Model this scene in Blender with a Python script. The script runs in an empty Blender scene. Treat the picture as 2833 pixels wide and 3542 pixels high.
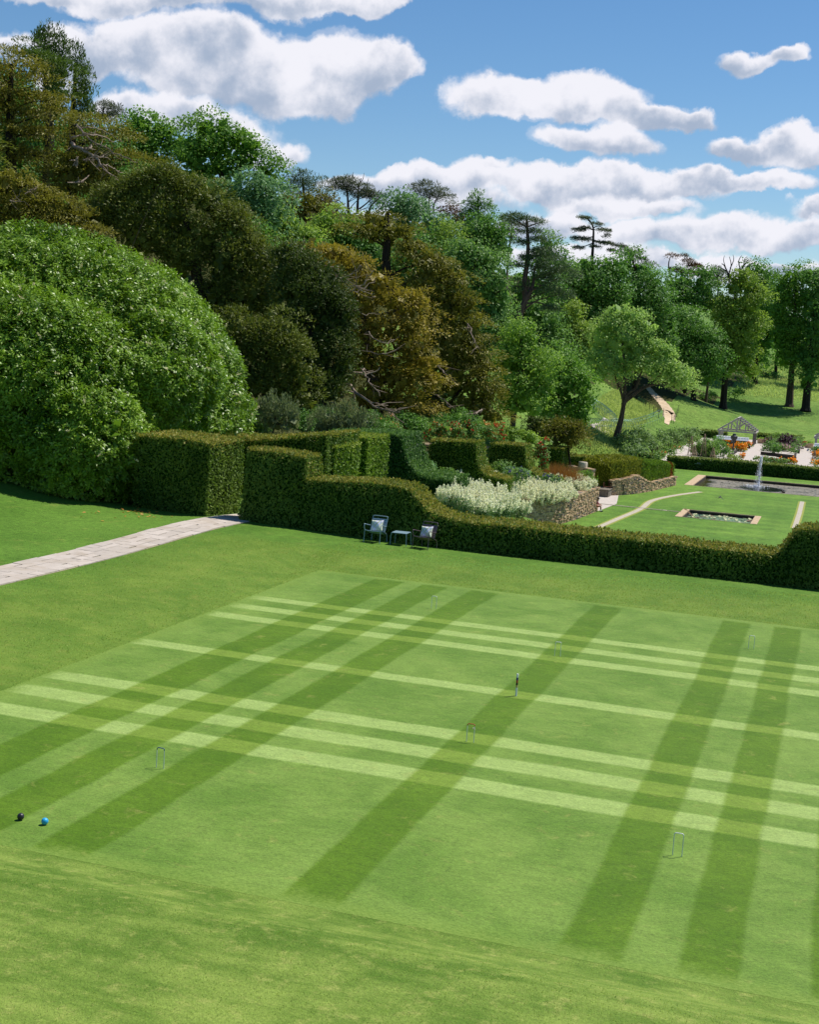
import bpy, bmesh, math, random
import numpy as np
from mathutils import Vector, Matrix

# ------------------------------------------------------------------ camera
SC = bpy.context.scene
COL = SC.collection
FPX, PITCH, ROLL, YAW = 4739.7, 0.1250, 0.0638, -0.3029
CAM = np.array([5.386, -24.945, 6.548])
PW, PH = 2833.0, 3542.0
S = 2833.0 / 1724.0


def _axes():
    cy, sy = math.cos(YAW), math.sin(YAW)
    f = np.array([sy * math.cos(PITCH), cy * math.cos(PITCH), -math.sin(PITCH)])
    r = np.array([cy, -sy, 0.0])
    u = np.cross(r, f)
    c, s = math.cos(ROLL), math.sin(ROLL)
    return r * c + u * s, u * c - r * s, f


AR, AU, AF = _axes()
cd = bpy.data.cameras.new('camera')
cam = bpy.data.objects.new('camera', cd)
COL.objects.link(cam)
cd.sensor_fit = 'VERTICAL'
cd.sensor_height = 36.0
cd.lens = 36.0 * FPX / PH
cd.clip_start = 0.1
cd.clip_end = 6000
m = Matrix.Identity(4)
for i in range(3):
    m[i][0], m[i][1], m[i][2], m[i][3] = AR[i], AU[i], -AF[i], CAM[i]
cam.matrix_world = m
SC.camera = cam

# ------------------------------------------------------------------ light
SUN_EL, SUN_AZ = math.radians(59), math.radians(41)      # azimuth clockwise from +Y
SC.view_settings.view_transform = 'Standard'
SC.view_settings.look = 'None'
SC.view_settings.gamma = 1.0
SC.view_settings.exposure = 0.4
sl = bpy.data.lights.new('sun', 'SUN')
sun = bpy.data.objects.new('sun', sl)
COL.objects.link(sun)
sl.energy = 4.3
sl.angle = math.radians(0.53)
sl.color = (1.0, 0.95, 0.86)
sd = Vector((math.sin(SUN_AZ) * math.cos(SUN_EL), math.cos(SUN_AZ) * math.cos(SUN_EL), math.sin(SUN_EL)))
sun.rotation_euler = sd.to_track_quat('Z', 'Y').to_euler()
sun.location = (40, 40, 120)
SC.cycles.max_bounces = 6
SC.cycles.diffuse_bounces = 3
SC.cycles.glossy_bounces = 2
SC.cycles.transmission_bounces = 3
SC.cycles.transparent_max_bounces = 8
SC.cycles.sample_clamp_indirect = 6.0


def lin(r, g, b):
    f = lambda c: (c / 255 / 12.92) if c / 255 <= 0.04045 else ((c / 255 + 0.055) / 1.055) ** 2.4
    return (f(r), f(g), f(b), 1.0)


class NT:
    """small helper for node trees"""
    def __init__(self, tree):
        self.t = tree
        tree.nodes.clear()

    def n(self, typ, **kw):
        nd = self.t.nodes.new(typ)
        for k, v in kw.items():
            if k == 'inp':
                for a, b in v.items():
                    self.set(nd.inputs[a], b)
            else:
                setattr(nd, k, v)
        return nd

    def set(self, sock, v):
        if isinstance(v, bpy.types.NodeSocket):
            self.t.links.new(v, sock)
        elif isinstance(v, bpy.types.Node):
            self.t.links.new(v.outputs[0], sock)
        else:
            sock.default_value = v

    def m(self, op, a, b=None, c=None, clamp=False):
        nd = self.t.nodes.new('ShaderNodeMath')
        nd.operation = op
        nd.use_clamp = clamp
        self.set(nd.inputs[0], a)
        if b is not None:
            self.set(nd.inputs[1], b)
        if c is not None:
            self.set(nd.inputs[2], c)
        return nd.outputs[0]

    def v(self, op, a, b=None):
        nd = self.t.nodes.new('ShaderNodeVectorMath')
        nd.operation = op
        self.set(nd.inputs[0], a)
        if b is not None:
            self.set(nd.inputs[1], b)
        return nd.outputs['Value'] if op in ('DOT_PRODUCT', 'LENGTH') else nd.outputs[0]

    def mix(self, fac, a, b, blend='MIX'):
        nd = self.t.nodes.new('ShaderNodeMix')
        nd.data_type = 'RGBA'
        nd.blend_type = blend
        self.set(nd.inputs[0], fac)
        self.set(nd.inputs[6], a)
        self.set(nd.inputs[7], b)
        return nd.outputs[2]

    def noise(self, vec, scale, detail=4.0, rough=0.55, dist=0.0, out=0):
        nd = self.n('ShaderNodeTexNoise')
        if vec is not None:
            self.set(nd.inputs['Vector'], vec)
        nd.inputs['Scale'].default_value = scale
        nd.inputs['Detail'].default_value = detail
        nd.inputs['Roughness'].default_value = rough
        nd.inputs['Distortion'].default_value = dist
        return nd.outputs[out]

    def sstep(self, x, a, b):
        nd = self.n('ShaderNodeMapRange', interpolation_type='SMOOTHSTEP')
        self.set(nd.inputs[0], x)
        nd.inputs[1].default_value = a
        nd.inputs[2].default_value = b
        nd.inputs[3].default_value = 0.0
        nd.inputs[4].default_value = 1.0
        return nd.outputs[0]

    def maprange(self, x, a, b, c, d):
        nd = self.n('ShaderNodeMapRange')
        self.set(nd.inputs[0], x)
        for i, q in enumerate((a, b, c, d)):
            nd.inputs[i + 1].default_value = q
        return nd.outputs[0]


# ------------------------------------------------------------------ sky with cumulus clouds
# each cloud is a cluster of puffs given as directions on the sky (tangent coordinates about one fixed heading)
PUFFS = [  # u, v, half width, half height, weight
    (300, 2, 190, 42, 1), (560, 0, 230, 44, 1), (760, 0, 110, 34, .9), (120, -10, 130, 26, .6),
    (280, 105, 170, 62, 1.0), (520, 145, 250, 82, 1.15), (720, 150, 150, 80, 1.1), (820, 150, 62, 60, .9), (410, 90, 150, 50, .8),
    (40, 100, 95, 34, .9), (150, 135, 80, 75, .9),
    (320, 235, 120, 42, .9), (460, 262, 120, 50, .9), (575, 300, 62, 42, .8),
    (1030, 215, 105, 50, 1), (1160, 218, 120, 50, 1), (1280, 205, 115, 56, 1.1), (1400, 242, 110, 34, .9), (1485, 246, 56, 22, .8),
    (1195, 302, 95, 40, .85), (1315, 305, 100, 44, 1),
    (720, 378, 80, 24, .6), (855, 385, 110, 36, .9), (960, 392, 115, 44, .9), (1040, 362, 34, 14, .5),
    (1140, 402, 110, 40, 1), (1275, 392, 130, 42, 1), (1410, 392, 140, 34, .9), (1570, 378, 160, 26, .9), (1310, 438, 160, 24, .8),
    (1575, 312, 75, 30, .9), (1690, 312, 100, 44, 1),
    (1602, 134, 52, 27, .9), (1668, 116, 42, 24, .9),
    (1705, 425, 75, 20, .6),
    (1150, 480, 110, 32, .8), (1350, 497, 120, 36, .8), (1520, 497, 125, 46, 1), (1685, 480, 110, 44, 1), (1660, 568, 130, 22, .8),
    (1450, 565, 220, 24, .7), (1200, 545, 200, 26, .7), (900, 440, 200, 30, .6),
]


def make_world():
    w = bpy.data.worlds.new('World')
    SC.world = w
    w.use_nodes = True
    T = NT(w.node_tree)
    sky = T.n('ShaderNodeTexSky', sky_type='NISHITA', sun_disc=False)
    sky.sun_elevation = SUN_EL
    sky.sun_rotation = SUN_AZ
    sky.altitude = 100
    sky.air_density = 1.0
    sky.dust_density = 0.0
    sky.ozone_density = 4.5
    d = T.n('ShaderNodeTexCoord').outputs['Generated']
    # break the outline of the puffs with billowing noise
    wob = T.noise(d, 22.0, 6.0, 0.6, 0.0, 1)
    wv = T.v('SUBTRACT', wob, (0.5, 0.5, 0.5))
    sc = T.n('ShaderNodeVectorMath', operation='SCALE')
    T.set(sc.inputs[0], wv)
    sc.inputs['Scale'].default_value = 0.034
    wob2 = T.noise(d, 9.0, 3.0, 0.5, 0.0, 1)
    sc2 = T.n('ShaderNodeVectorMath', operation='SCALE')
    T.set(sc2.inputs[0], T.v('SUBTRACT', wob2, (0.5, 0.5, 0.5)))
    sc2.inputs['Scale'].default_value = 0.05
    dd = T.v('ADD', T.v('ADD', d, sc.outputs[0]), sc2.outputs[0])
    zf = T.m('MAXIMUM', T.v('DOT_PRODUCT', dd, tuple(AF)), 0.05)
    X = T.m('DIVIDE', T.v('DOT_PRODUCT', dd, tuple(AR)), zf)
    Y = T.m('DIVIDE', T.v('DOT_PRODUCT', dd, tuple(AU)), zf)
    sw = ss = None
    for (u, v, rx, ry, wt) in PUFFS:
        cx, cy = (u * S - PW / 2) / FPX, -(v * S - PH / 2) / FPX
        rx, ry = rx * 1.12, ry * 1.18
        a = T.m('MULTIPLY_ADD', X, FPX / S / rx, -cx * FPX / S / rx)
        b = T.m('MULTIPLY_ADD', Y, FPX / S / ry, -cy * FPX / S / ry)
        # flatter undersides: the part below the middle is squeezed
        bb = T.m('MULTIPLY', b, T.m('MULTIPLY_ADD', T.m('LESS_THAN', b, 0.0), 0.25, 1.0))
        r2 = T.m('ADD', T.m('MULTIPLY', a, a), T.m('MULTIPLY', bb, bb))
        f = T.m('MAXIMUM', T.m('SUBTRACT', 1.15, r2), 0.0)
        g = T.m('MULTIPLY', T.m('MULTIPLY', f, f), wt)
        sw = g if sw is None else T.m('ADD', sw, g)
        gb = T.m('MULTIPLY', g, b)
        ss = gb if ss is None else T.m('ADD', ss, gb)
    n1 = T.noise(d, 38.0, 7.0, 0.58)
    n2 = T.noise(d, 14.0, 5.0, 0.55)
    dens = T.m('ADD', sw, T.m('MULTIPLY_ADD', n1, 1.1, -0.55))
    # gate so that noise alone makes no cloud in the clear parts
    gate = T.sstep(sw, 0.0, 0.06)
    mask = T.m('MULTIPLY', T.sstep(dens, -0.06, 0.42), gate)
    veil = T.m('MULTIPLY', T.sstep(T.m('ADD', sw, T.m('MULTIPLY_ADD', n2, 2.4, -1.28)), 0.0, 0.7), T.m('MULTIPLY', T.m('MULTIPLY', n1, 0.75), gate))
    mask = T.m('MAXIMUM', mask, veil)
    rel = T.m('DIVIDE', ss, T.m('MAXIMUM', sw, 0.02))
    thick = T.sstep(sw, 0.15, 1.1)
    lightness = T.m('ADD', T.m('MULTIPLY', rel, 0.75), T.m('MULTIPLY_ADD', n1, 1.9, -0.95))
    lightness = T.m('ADD', lightness, T.m('MULTIPLY_ADD', n2, 2.2, -1.1))
    lightness = T.m('ADD', lightness, T.m('MULTIPLY_ADD', thick, -0.28, 0.36))
    lt = T.sstep(lightness, -0.55, 0.55)
    ccol = T.mix(lt, lin(162, 177, 200), lin(237, 237, 245))
    skyc = T.n('ShaderNodeHueSaturation')
    skyc.inputs['Saturation'].default_value = SKY_SAT
    skyc.inputs['Value'].default_value = 0.80
    T.set(skyc.inputs['Color'], sky)
    bg1 = T.n('ShaderNodeBackground')
    T.set(bg1.inputs[0], skyc)
    bg1.inputs[1].default_value = 0.098
    bg2 = T.n('ShaderNodeBackground')
    T.set(bg2.inputs[0], ccol)
    bg2.inputs[1].default_value = 0.80
    mx = T.n('ShaderNodeMixShader')
    T.set(mx.inputs[0], mask)
    T.set(mx.inputs[1], bg1)
    T.set(mx.inputs[2], bg2)
    out = T.n('ShaderNodeOutputWorld')
    T.set(out.inputs[0], mx)


SKY_SAT = 1.17
make_world()

# ------------------------------------------------------------------ view helpers (pixels of the 1724 wide photo -> world)
def ray(u, v):
    return AF + AR * ((u * S - PW / 2) / FPX) - AU * ((v * S - PH / 2) / FPX)


def at_z(u, v, z):
    d = ray(u, v)
    return CAM + d * ((z - CAM[2]) / d[2])


def at_t(u, v, t):
    return CAM + ray(u, v) * t


def at_y(u, v, y):
    d = ray(u, v)
    return CAM + d * ((y - CAM[1]) / d[1])


# ------------------------------------------------------------------ terrain height
LAWN_Z = -4.6                      # the lower garden


def _ctrl():
    c = []
    for x in (-19, -13, -6, 0, 6, 14, 24):
        for y in (12.5, 16.5):
            c.append((x, y, 0.12 if x > -12 else 0.28))
    for x in (-14, -6, 4, 14):
        c.append((x, -17, .7))
    c += [(-15, 5, .28), (-14, -4, .3), (-14, -12, .4), (14, 0, .2), (22, 0, .2), (30, -20, .6), (-30, -20, 2)]
    c += [(-60, -20, 9), (-90, 10, 16), (60, -20, 0), (90, 0, -1)]
    # hollow that hides behind the tall and low yew hedge
    c += [(-8, 24, -.6), (0, 24, -1.2), (8, 24, -1.5), (-4, 40, -3.4), (6, 40, -3.8), (20, 40, -4.2), (30, 20, -1), (40, 60, -4.8)]
    px = [  # u, v, depth
        (0, 1010, 46), (200, 1062, 44), (312, 1074, 45.5), (0, 930, 56), (450, 880, 75), (0, 700, 85), (0, 480, 120), (235, 300, 175), (490, 500, 140),
        (560, 872, 72), (700, 882, 80), (900, 900, 92), (1060, 915, 100), (1078, 924, 101), (1170, 941, 106), (1100, 905, 112),
        (1200, 950, 116), (1297, 931, 141), (1280, 890, 165), (1405, 880, 195), (1380, 840, 215), (1280, 835, 215), (1500, 850, 245),
        (1600, 880, 236), (1690, 857, 250), (1724, 900, 228), (1600, 790, 290), (1640, 735, 335), (1450, 900, 205),
        (640, 470, 200), (760, 480, 200), (900, 480, 215), (1010, 560, 200), (1100, 740, 160), (1240, 720, 250), (1300, 760, 230), (1500, 790, 262),
        (860, 560, 330), (1300, 640, 360), (1700, 700, 380),
    ]
    for q in px:
        c.append(tuple(at_t(*q)))
    # yew garden terraces stepping down towards the lower lawn
    c += [(-18, 24, .15), (-17, 30, .1), (-20, 38, 0.0), (-15, 36, -.4), (-19, 50, -1.1), (-13.5, 50, -2.2), (-19, 60, -1.9), (-14, 60, -3.1), (-18, 68, -2.6), (-13, 68, -3.3), (-22, 80, -3.2)]
    c += [(-13, 78, -4.9), (-14, 86, -4.9), (-15, 95, -4.9), (-17, 105, -4.8)]
    # kitchen garden level
    for x in (-12, -4, 4, 14, 30):
        for y in (115, 135, 155, 178):
            c.append((x, y, -4.55))
    for x in (20, 34):
        for y in (70, 95):
            c.append((x, y, -4.7))
    c += [(60, 150, -4), (60, 250, 0), (120, 200, 0), (-120, 120, 30), (-150, 250, 35), (-40, 330, 16), (40, 380, 12), (120, 380, 10), (-10, 450, 16)]
    return np.array(c, float)


_CT = _ctrl()
_C0, _CS = np.array([0.0, 60.0]), 60.0


def _tps():
    P = (_CT[:, :2] - _C0) / _CS
    n = len(P)
    r = np.linalg.norm(P[:, None] - P[None], axis=2)
    K = np.sqrt(r * r + 0.01) * -1.0
    Q = np.hstack([np.ones((n, 1)), P])
    A = np.zeros((n + 3, n + 3))
    A[:n, :n] = K + np.eye(n) * 0.004
    A[:n, n:] = Q
    A[n:, :n] = Q.T
    b = np.zeros(n + 3)
    b[:n] = _CT[:, 2]
    w = np.linalg.solve(A, b)
    return P, w


_TP, _TW = _tps()


def _ss(x):
    x = np.clip(x, 0, 1)
    return x * x * (3 - 2 * x)


CX0, CX1, CY0, CY1 = -8.22, 8.22, -10.78, 10.42          # the croquet court


def ground(x, y):
    x = np.atleast_1d(np.asarray(x, float))
    y = np.atleast_1d(np.asarray(y, float))
    p = (np.stack([x, y], -1) - _C0) / _CS
    out = np.zeros(len(p))
    n = len(_TP)
    for i in range(0, len(p), 4000):
        q = p[i:i + 4000]
        r = np.linalg.norm(q[:, None] - _TP[None], axis=2)
        out[i:i + 4000] = -np.sqrt(r * r + 0.01) @ _TW[:n] + _TW[n] + q @ _TW[n + 1:]
    out = np.clip(out, -5.2, 60)
    # flat croquet court with a short bank round it
    dx = np.maximum(np.maximum(CX0 - x, x - CX1), 0)
    dy = np.maximum(np.maximum(CY0 - y, y - CY1), 0)
    k = _ss(np.hypot(dx, dy) / 2.0)
    out = out * k + (1 - k) * 0.0
    # flat lower lawn (its own sheet lies just above), the ground under it is kept lower
    xw = np.interp(y, [46, 55.5, 57.9, 60.2, 62.4, 66.5, 70.9, 71.4], [-18.5, -14.6, -13.2, -11.9, -11.25, -10.85, -10.66, -11.0])
    inl = _ss((x - (xw - .6)) / .7) * _ss((y - 46) / 10) * _ss((114.5 - y) / 2.0) * _ss((60 - x) / 10)
    out = out * (1 - inl) + inl * (LAWN_Z - 0.75)
    ki = _ss((x + 15.0 - .0 * y) / 2.0) * _ss((y - 114.0) / .8) * _ss((180 - y) / 3) * _ss((70 - x) / 10)
    out = out * (1 - ki) + ki * (-4.72)
    gc = _ss((x + 15.5 + (y - 71) * .12) / 1.2) * _ss((y - 71.2) / .8) * _ss((113 - y) / 4) * _ss((-10.4 - x) / .8)
    out = np.where(gc > 0, np.minimum(out, out * (1 - gc) + gc * (-4.85)), out)
    return out


def g1(x, y):
    return float(ground([x], [y])[0])


def at_g(u, v, t0=12.0, t1=420.0):
    """where the sight line of a photo pixel meets the ground"""
    d = ray(u, v)
    t = np.linspace(t0, t1, 2400)
    P = CAM[None] + d[None] * t[:, None]
    h = P[:, 2] - ground(P[:, 0], P[:, 1])
    i = np.argmax(h < 0)
    return P[i] if h[i] < 0 else P[-1]


# ------------------------------------------------------------------ mesh helpers
class MB:
    """collects shapes and links them as ONE mesh object"""
    def __init__(self):
        self.V, self.F, self.M, self.nv = [], [], [], 0

    def add(self, verts, faces, mi=0):
        verts = np.asarray(verts, float).reshape(-1, 3)
        self.V.append(verts)
        for f in faces:
            self.F.append([i + self.nv for i in f])
        self.M += [mi] * len(faces)
        self.nv += len(verts)

    def box(self, x0, x1, y0, y1, z0, z1, mi=0, M=None, bev=0.0):
        if bev > 0:
            bm = bmesh.new()
            bmesh.ops.create_cube(bm, size=1)
            for v in bm.verts:
                v.co = Vector(((x0 + x1) / 2 + v.co.x * (x1 - x0), (y0 + y1) / 2 + v.co.y * (y1 - y0), (z0 + z1) / 2 + v.co.z * (z1 - z0)))
            bmesh.ops.bevel(bm, geom=bm.edges[:], offset=bev, segments=2, affect='EDGES')
            bm.verts.index_update()
            vs = np.array([v.co[:] for v in bm.verts])
            fs = [[v.index for v in f.verts] for f in bm.faces]
            bm.free()
        else:
            vs = np.array([[x, y, z] for z in (z0, z1) for y in (y0, y1) for x in (x0, x1)], float)
            fs = [(0, 2, 3, 1), (4, 5, 7, 6), (0, 1, 5, 4), (2, 6, 7, 3), (0, 4, 6, 2), (1, 3, 7, 5)]
        if M is not None:
            M = np.array(M)
            vs = vs @ M[:3, :3].T + M[:3, 3]
        self.add(vs, fs, mi)

    def tube(self, pts, rad, n=6, mi=0, cap=True):
        P = np.asarray(pts, float)
        k = len(P)
        R = np.full(k, rad, float) if np.isscalar(rad) else np.asarray(rad, float)
        T = np.gradient(P, axis=0)
        T /= np.linalg.norm(T, axis=1)[:, None] + 1e-12
        ref = np.array([0, 0, 1.0]) if abs(T[0][2]) < 0.9 else np.array([1.0, 0, 0])
        vs = []
        for i in range(k):
            a = np.cross(T[i], ref)
            if np.linalg.norm(a) < 1e-6:
                a = np.cross(T[i], np.array([0.3, 0.9, 0.1]))
            a /= np.linalg.norm(a)
            b = np.cross(T[i], a)
            ref = np.cross(a, T[i])
            th = np.arange(n) * 2 * math.pi / n
            vs.append(P[i] + R[i] * (np.cos(th)[:, None] * a + np.sin(th)[:, None] * b))
        fs = []
        for i in range(k - 1):
            for j in range(n):
                j2 = (j + 1) % n
                fs.append((i * n + j, i * n + j2, (i + 1) * n + j2, (i + 1) * n + j))
        if cap:
            fs.append(tuple(range(n))[::-1])
            fs.append(tuple((k - 1) * n + j for j in range(n)))
        self.add(np.vstack(vs), fs, mi)

    def lathe(self, prof, c=(0, 0, 0), n=20, mi=0):
        vs, fs = [], []
        for (r, z) in prof:
            for j in range(n):
                a = 2 * math.pi * j / n
                vs.append((c[0] + r * math.cos(a), c[1] + r * math.sin(a), c[2] + z))
        for i in range(len(prof) - 1):
            for j in range(n):
                j2 = (j + 1) % n
                fs.append((i * n + j, i * n + j2, (i + 1) * n + j2, (i + 1) * n + j))
        fs.append(tuple(range(n))[::-1])
        fs.append(tuple((len(prof) - 1) * n + j for j in range(n)))
        self.add(vs, fs, mi)

    def leaves(self, P, D, N, L, W, mi=0, sag=0.12):
        """diamond leaves: foot P, axis D, face normal N"""
        k = len(P)
        if k == 0:
            return
        D = D / (np.linalg.norm(D, axis=1)[:, None] + 1e-9)
        sd_ = np.cross(D, N)
        sd_ /= np.linalg.norm(sd_, axis=1)[:, None] + 1e-9
        N2 = np.cross(sd_, D)
        L = np.broadcast_to(np.asarray(L, float), (k,))[:, None]
        W = np.broadcast_to(np.asarray(W, float), (k,))[:, None]
        q = np.empty((k, 4, 3))
        q[:, 0] = P
        q[:, 1] = P + D * L * .48 + sd_ * W * .5
        q[:, 2] = P + D * L - N2 * L * sag
        q[:, 3] = P + D * L * .48 - sd_ * W * .5
        self.V.append(q.reshape(-1, 3))
        self.F.append(('Q', self.nv, k))
        self.M.append(('Q', mi, k))
        self.nv += 4 * k

    def mesh(self, name, mats, smooth=False):
        V = np.vstack(self.V) if self.V else np.zeros((0, 3))
        loops, starts, totals, mis = [], [], [], []
        ls = 0
        Mi = iter(self.M)
        for f in self.F:
            mi = next(Mi)
            if isinstance(f, tuple) and len(f) and f[0] == 'Q':
                _, s0, k = f
                loops.append(np.arange(s0, s0 + 4 * k))
                starts.append(ls + 4 * np.arange(k))
                totals.append(np.full(k, 4))
                mis.append(np.full(k, mi[1]))
                ls += 4 * k
            else:
                loops.append(np.array(f))
                starts.append(np.array([ls]))
                totals.append(np.array([len(f)]))
                mis.append(np.array([mi]))
                ls += len(f)
        me = bpy.data.meshes.new(name)
        me.vertices.add(len(V))
        me.vertices.foreach_set('co', V.astype(np.float32).ravel())
        lp = np.concatenate(loops).astype(np.int32)
        st = np.concatenate(starts).astype(np.int32)
        me.loops.add(len(lp))
        me.loops.foreach_set('vertex_index', lp)
        me.polygons.add(len(st))
        me.polygons.foreach_set('loop_start', st)
        me.polygons.foreach_set('material_index', np.concatenate(mis).astype(np.int32))
        if smooth:
            me.polygons.foreach_set('use_smooth', np.ones(len(st), bool))
        for mt in mats:
            me.materials.append(mt)
        me.update(calc_edges=True)
        if not smooth and len(V) < 40000 and not any(isinstance(f, tuple) and len(f) and f[0] == 'Q' for f in self.F):
            me.polygons.foreach_set('use_smooth', np.ones(len(st), bool))
            me.set_sharp_from_angle(angle=math.radians(38))
        return me

    def build(self, name, mats, parent=None, smooth=False, origin=None):
        mats = mats if isinstance(mats, (list, tuple)) else [mats]
        if origin is not None:
            o_ = np.array(origin, float)
            self.V = [v - o_ for v in self.V]
        o = bpy.data.objects.new(name, self.mesh(name, mats, smooth))
        COL.objects.link(o)
        if origin is not None:
            o.location = tuple(origin)
        if parent is not None:
            o.parent = parent
        return o


def tag(o, label=None, cat=None, group=None, kind=None):
    if label:
        o['label'] = label
    if cat:
        o['category'] = cat
    if group:
        o['group'] = group
    if kind:
        o['kind'] = kind
    return o


def empty(name, loc, label, cat, group=None, rz=0.0):
    o = bpy.data.objects.new(name, None)
    COL.objects.link(o)
    o.empty_display_size = 0.2
    o.location = tuple(loc)
    o.rotation_euler = (0, 0, rz)
    return tag(o, label, cat, group)


def kids(o):
    return [c for c in bpy.data.objects if c.parent == o]


def copy_tree(o, parent=None):
    c = o.copy()
    COL.objects.link(c)
    c.parent = parent
    for ch in kids(o):
        copy_tree(ch, c)
    return c


# ------------------------------------------------------------------ materials
def mat(name):
    mm = bpy.data.materials.new(name)
    mm.use_nodes = True
    return mm, NT(mm.node_tree)


def finish(T, shader):
    o = T.n('ShaderNodeOutputMaterial')
    T.set(o.inputs[0], shader)


def principled(T, col, rough=0.6, spec=0.3, metal=0.0, bump=None):
    p = T.n('ShaderNodeBsdfPrincipled')
    T.set(p.inputs['Base Color'], col)
    T.set(p.inputs['Roughness'], rough)
    p.inputs['Specular IOR Level'].default_value = spec
    p.inputs['Metallic'].default_value = metal
    if bump is not None:
        b = T.n('ShaderNodeBump')
        b.inputs['Strength'].default_value = bump[1]
        b.inputs['Distance'].default_value = bump[2]
        T.set(b.inputs['Height'], bump[0])
        T.set(p.inputs['Normal'], b)
    return p


def simple(name, col, rough=0.6, spec=0.3, metal=0.0, var=0.15, scale=8.0, bump=0.0):
    mm, T = mat(name)
    c = T.n('ShaderNodeTexCoord').outputs['Object']
    n = T.noise(c, scale, 5, .6)
    dark = tuple(x * (1 - var) for x in col[:3]) + (1,)
    lite = tuple(min(1, x * (1 + var)) for x in col[:3]) + (1,)
    cc = T.mix(n, dark, lite)
    finish(T, principled(T, cc, rough, spec, metal, (n, bump, 0.01) if bump else None))
    return mm


def leafmat(name, c1, c2, trans=0.3, rough=0.55, spec=0.25, third=None):
    """every leaf gets a colour of its own between c1 and c2"""
    mm, T = mat(name)
    g = T.n('ShaderNodeNewGeometry')
    rnd = g.outputs['Random Per Island']
    pos = g.outputs['Position']
    big = T.noise(pos, 0.45, 3, .6)
    f = T.m('ADD', T.m('MULTIPLY', rnd, 0.42), T.m('MULTIPLY_ADD', big, 1.5, -0.46), clamp=True)
    c = T.mix(f, c1, c2)
    if third is not None:
        c = T.mix(T.m('GREATER_THAN', T.m('FRACT', T.m('MULTIPLY', rnd, 37.0)), third[1]), c, third[0])
    p = principled(T, c, rough, spec)
    tr = T.n('ShaderNodeBsdfTranslucent')
    ct = T.mix(0.5, c, (c2[0] * 1.1, c2[1] * 1.25, c2[2] * 0.7, 1))
    T.set(tr.inputs[0], ct)
    mx = T.n('ShaderNodeMixShader')
    mx.inputs[0].default_value = trans
    T.set(mx.inputs[1], p)
    T.set(mx.inputs[2], tr)
    finish(T, mx)
    return mm


def barkmat(name, c1, c2):
    mm, T = mat(name)
    c = T.n('ShaderNodeTexCoord').outputs['Object']
    mp = T.n('ShaderNodeMapping')
    mp.inputs['Scale'].default_value = (3, 3, .6)
    T.set(mp.inputs[0], c)
    n = T.noise(mp.outputs[0], 2.2, 6, .65)
    cc = T.mix(T.sstep(n, .3, .7), c1, c2)
    finish(T, principled(T, cc, .85, .15, 0, (n, .8, .03)))
    return mm

# ------------------------------------------------------------------ ground
GK = .86
def gl(r, g, b):
    c = lin(r, g, b)
    return (c[0] * GK, c[1] * GK, c[2] * GK, 1)


def grass_nodes(T, c_dark, c_lite, c_dry, patch=0.35, fine=30.0, streak=(1, 1, 1), dry=0.6):
    pos = T.n('ShaderNodeNewGeometry').outputs['Position']
    mp = T.n('ShaderNodeMapping')
    mp.inputs['Scale'].default_value = streak
    T.set(mp.inputs[0], pos)
    p2 = mp.outputs[0]
    a = T.noise(p2, patch, 5, .6, .3)
    b = T.noise(p2, fine, 4, .7)
    c = T.noise(pos, fine * 3.1, 2, .6)
    e = T.noise(p2, patch * 6.0, 4, .65)
    col = T.mix(T.sstep(a, .3, .7), c_dark, c_lite)
    col = T.mix(T.m('MULTIPLY', T.sstep(e, .54, .78), dry), col, c_dry)
    m_ = T.noise(pos, fine * .28, 5, .75)
    v = T.m('ADD', T.m('MULTIPLY', b, 0.6), T.m('ADD', T.m('MULTIPLY', c, 0.35), T.m('MULTIPLY', m_, .6)))
    v = T.maprange(v, .58, .97, .56, 1.44)
    cv = T.n('ShaderNodeCombineXYZ', inp={0: v, 1: v, 2: v})
    col = T.mix(1.0, col, cv.outputs[0], 'MULTIPLY')
    h = T.m('ADD', b, T.m('MULTIPLY', c, .6))
    return pos, col, h, p2


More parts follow.
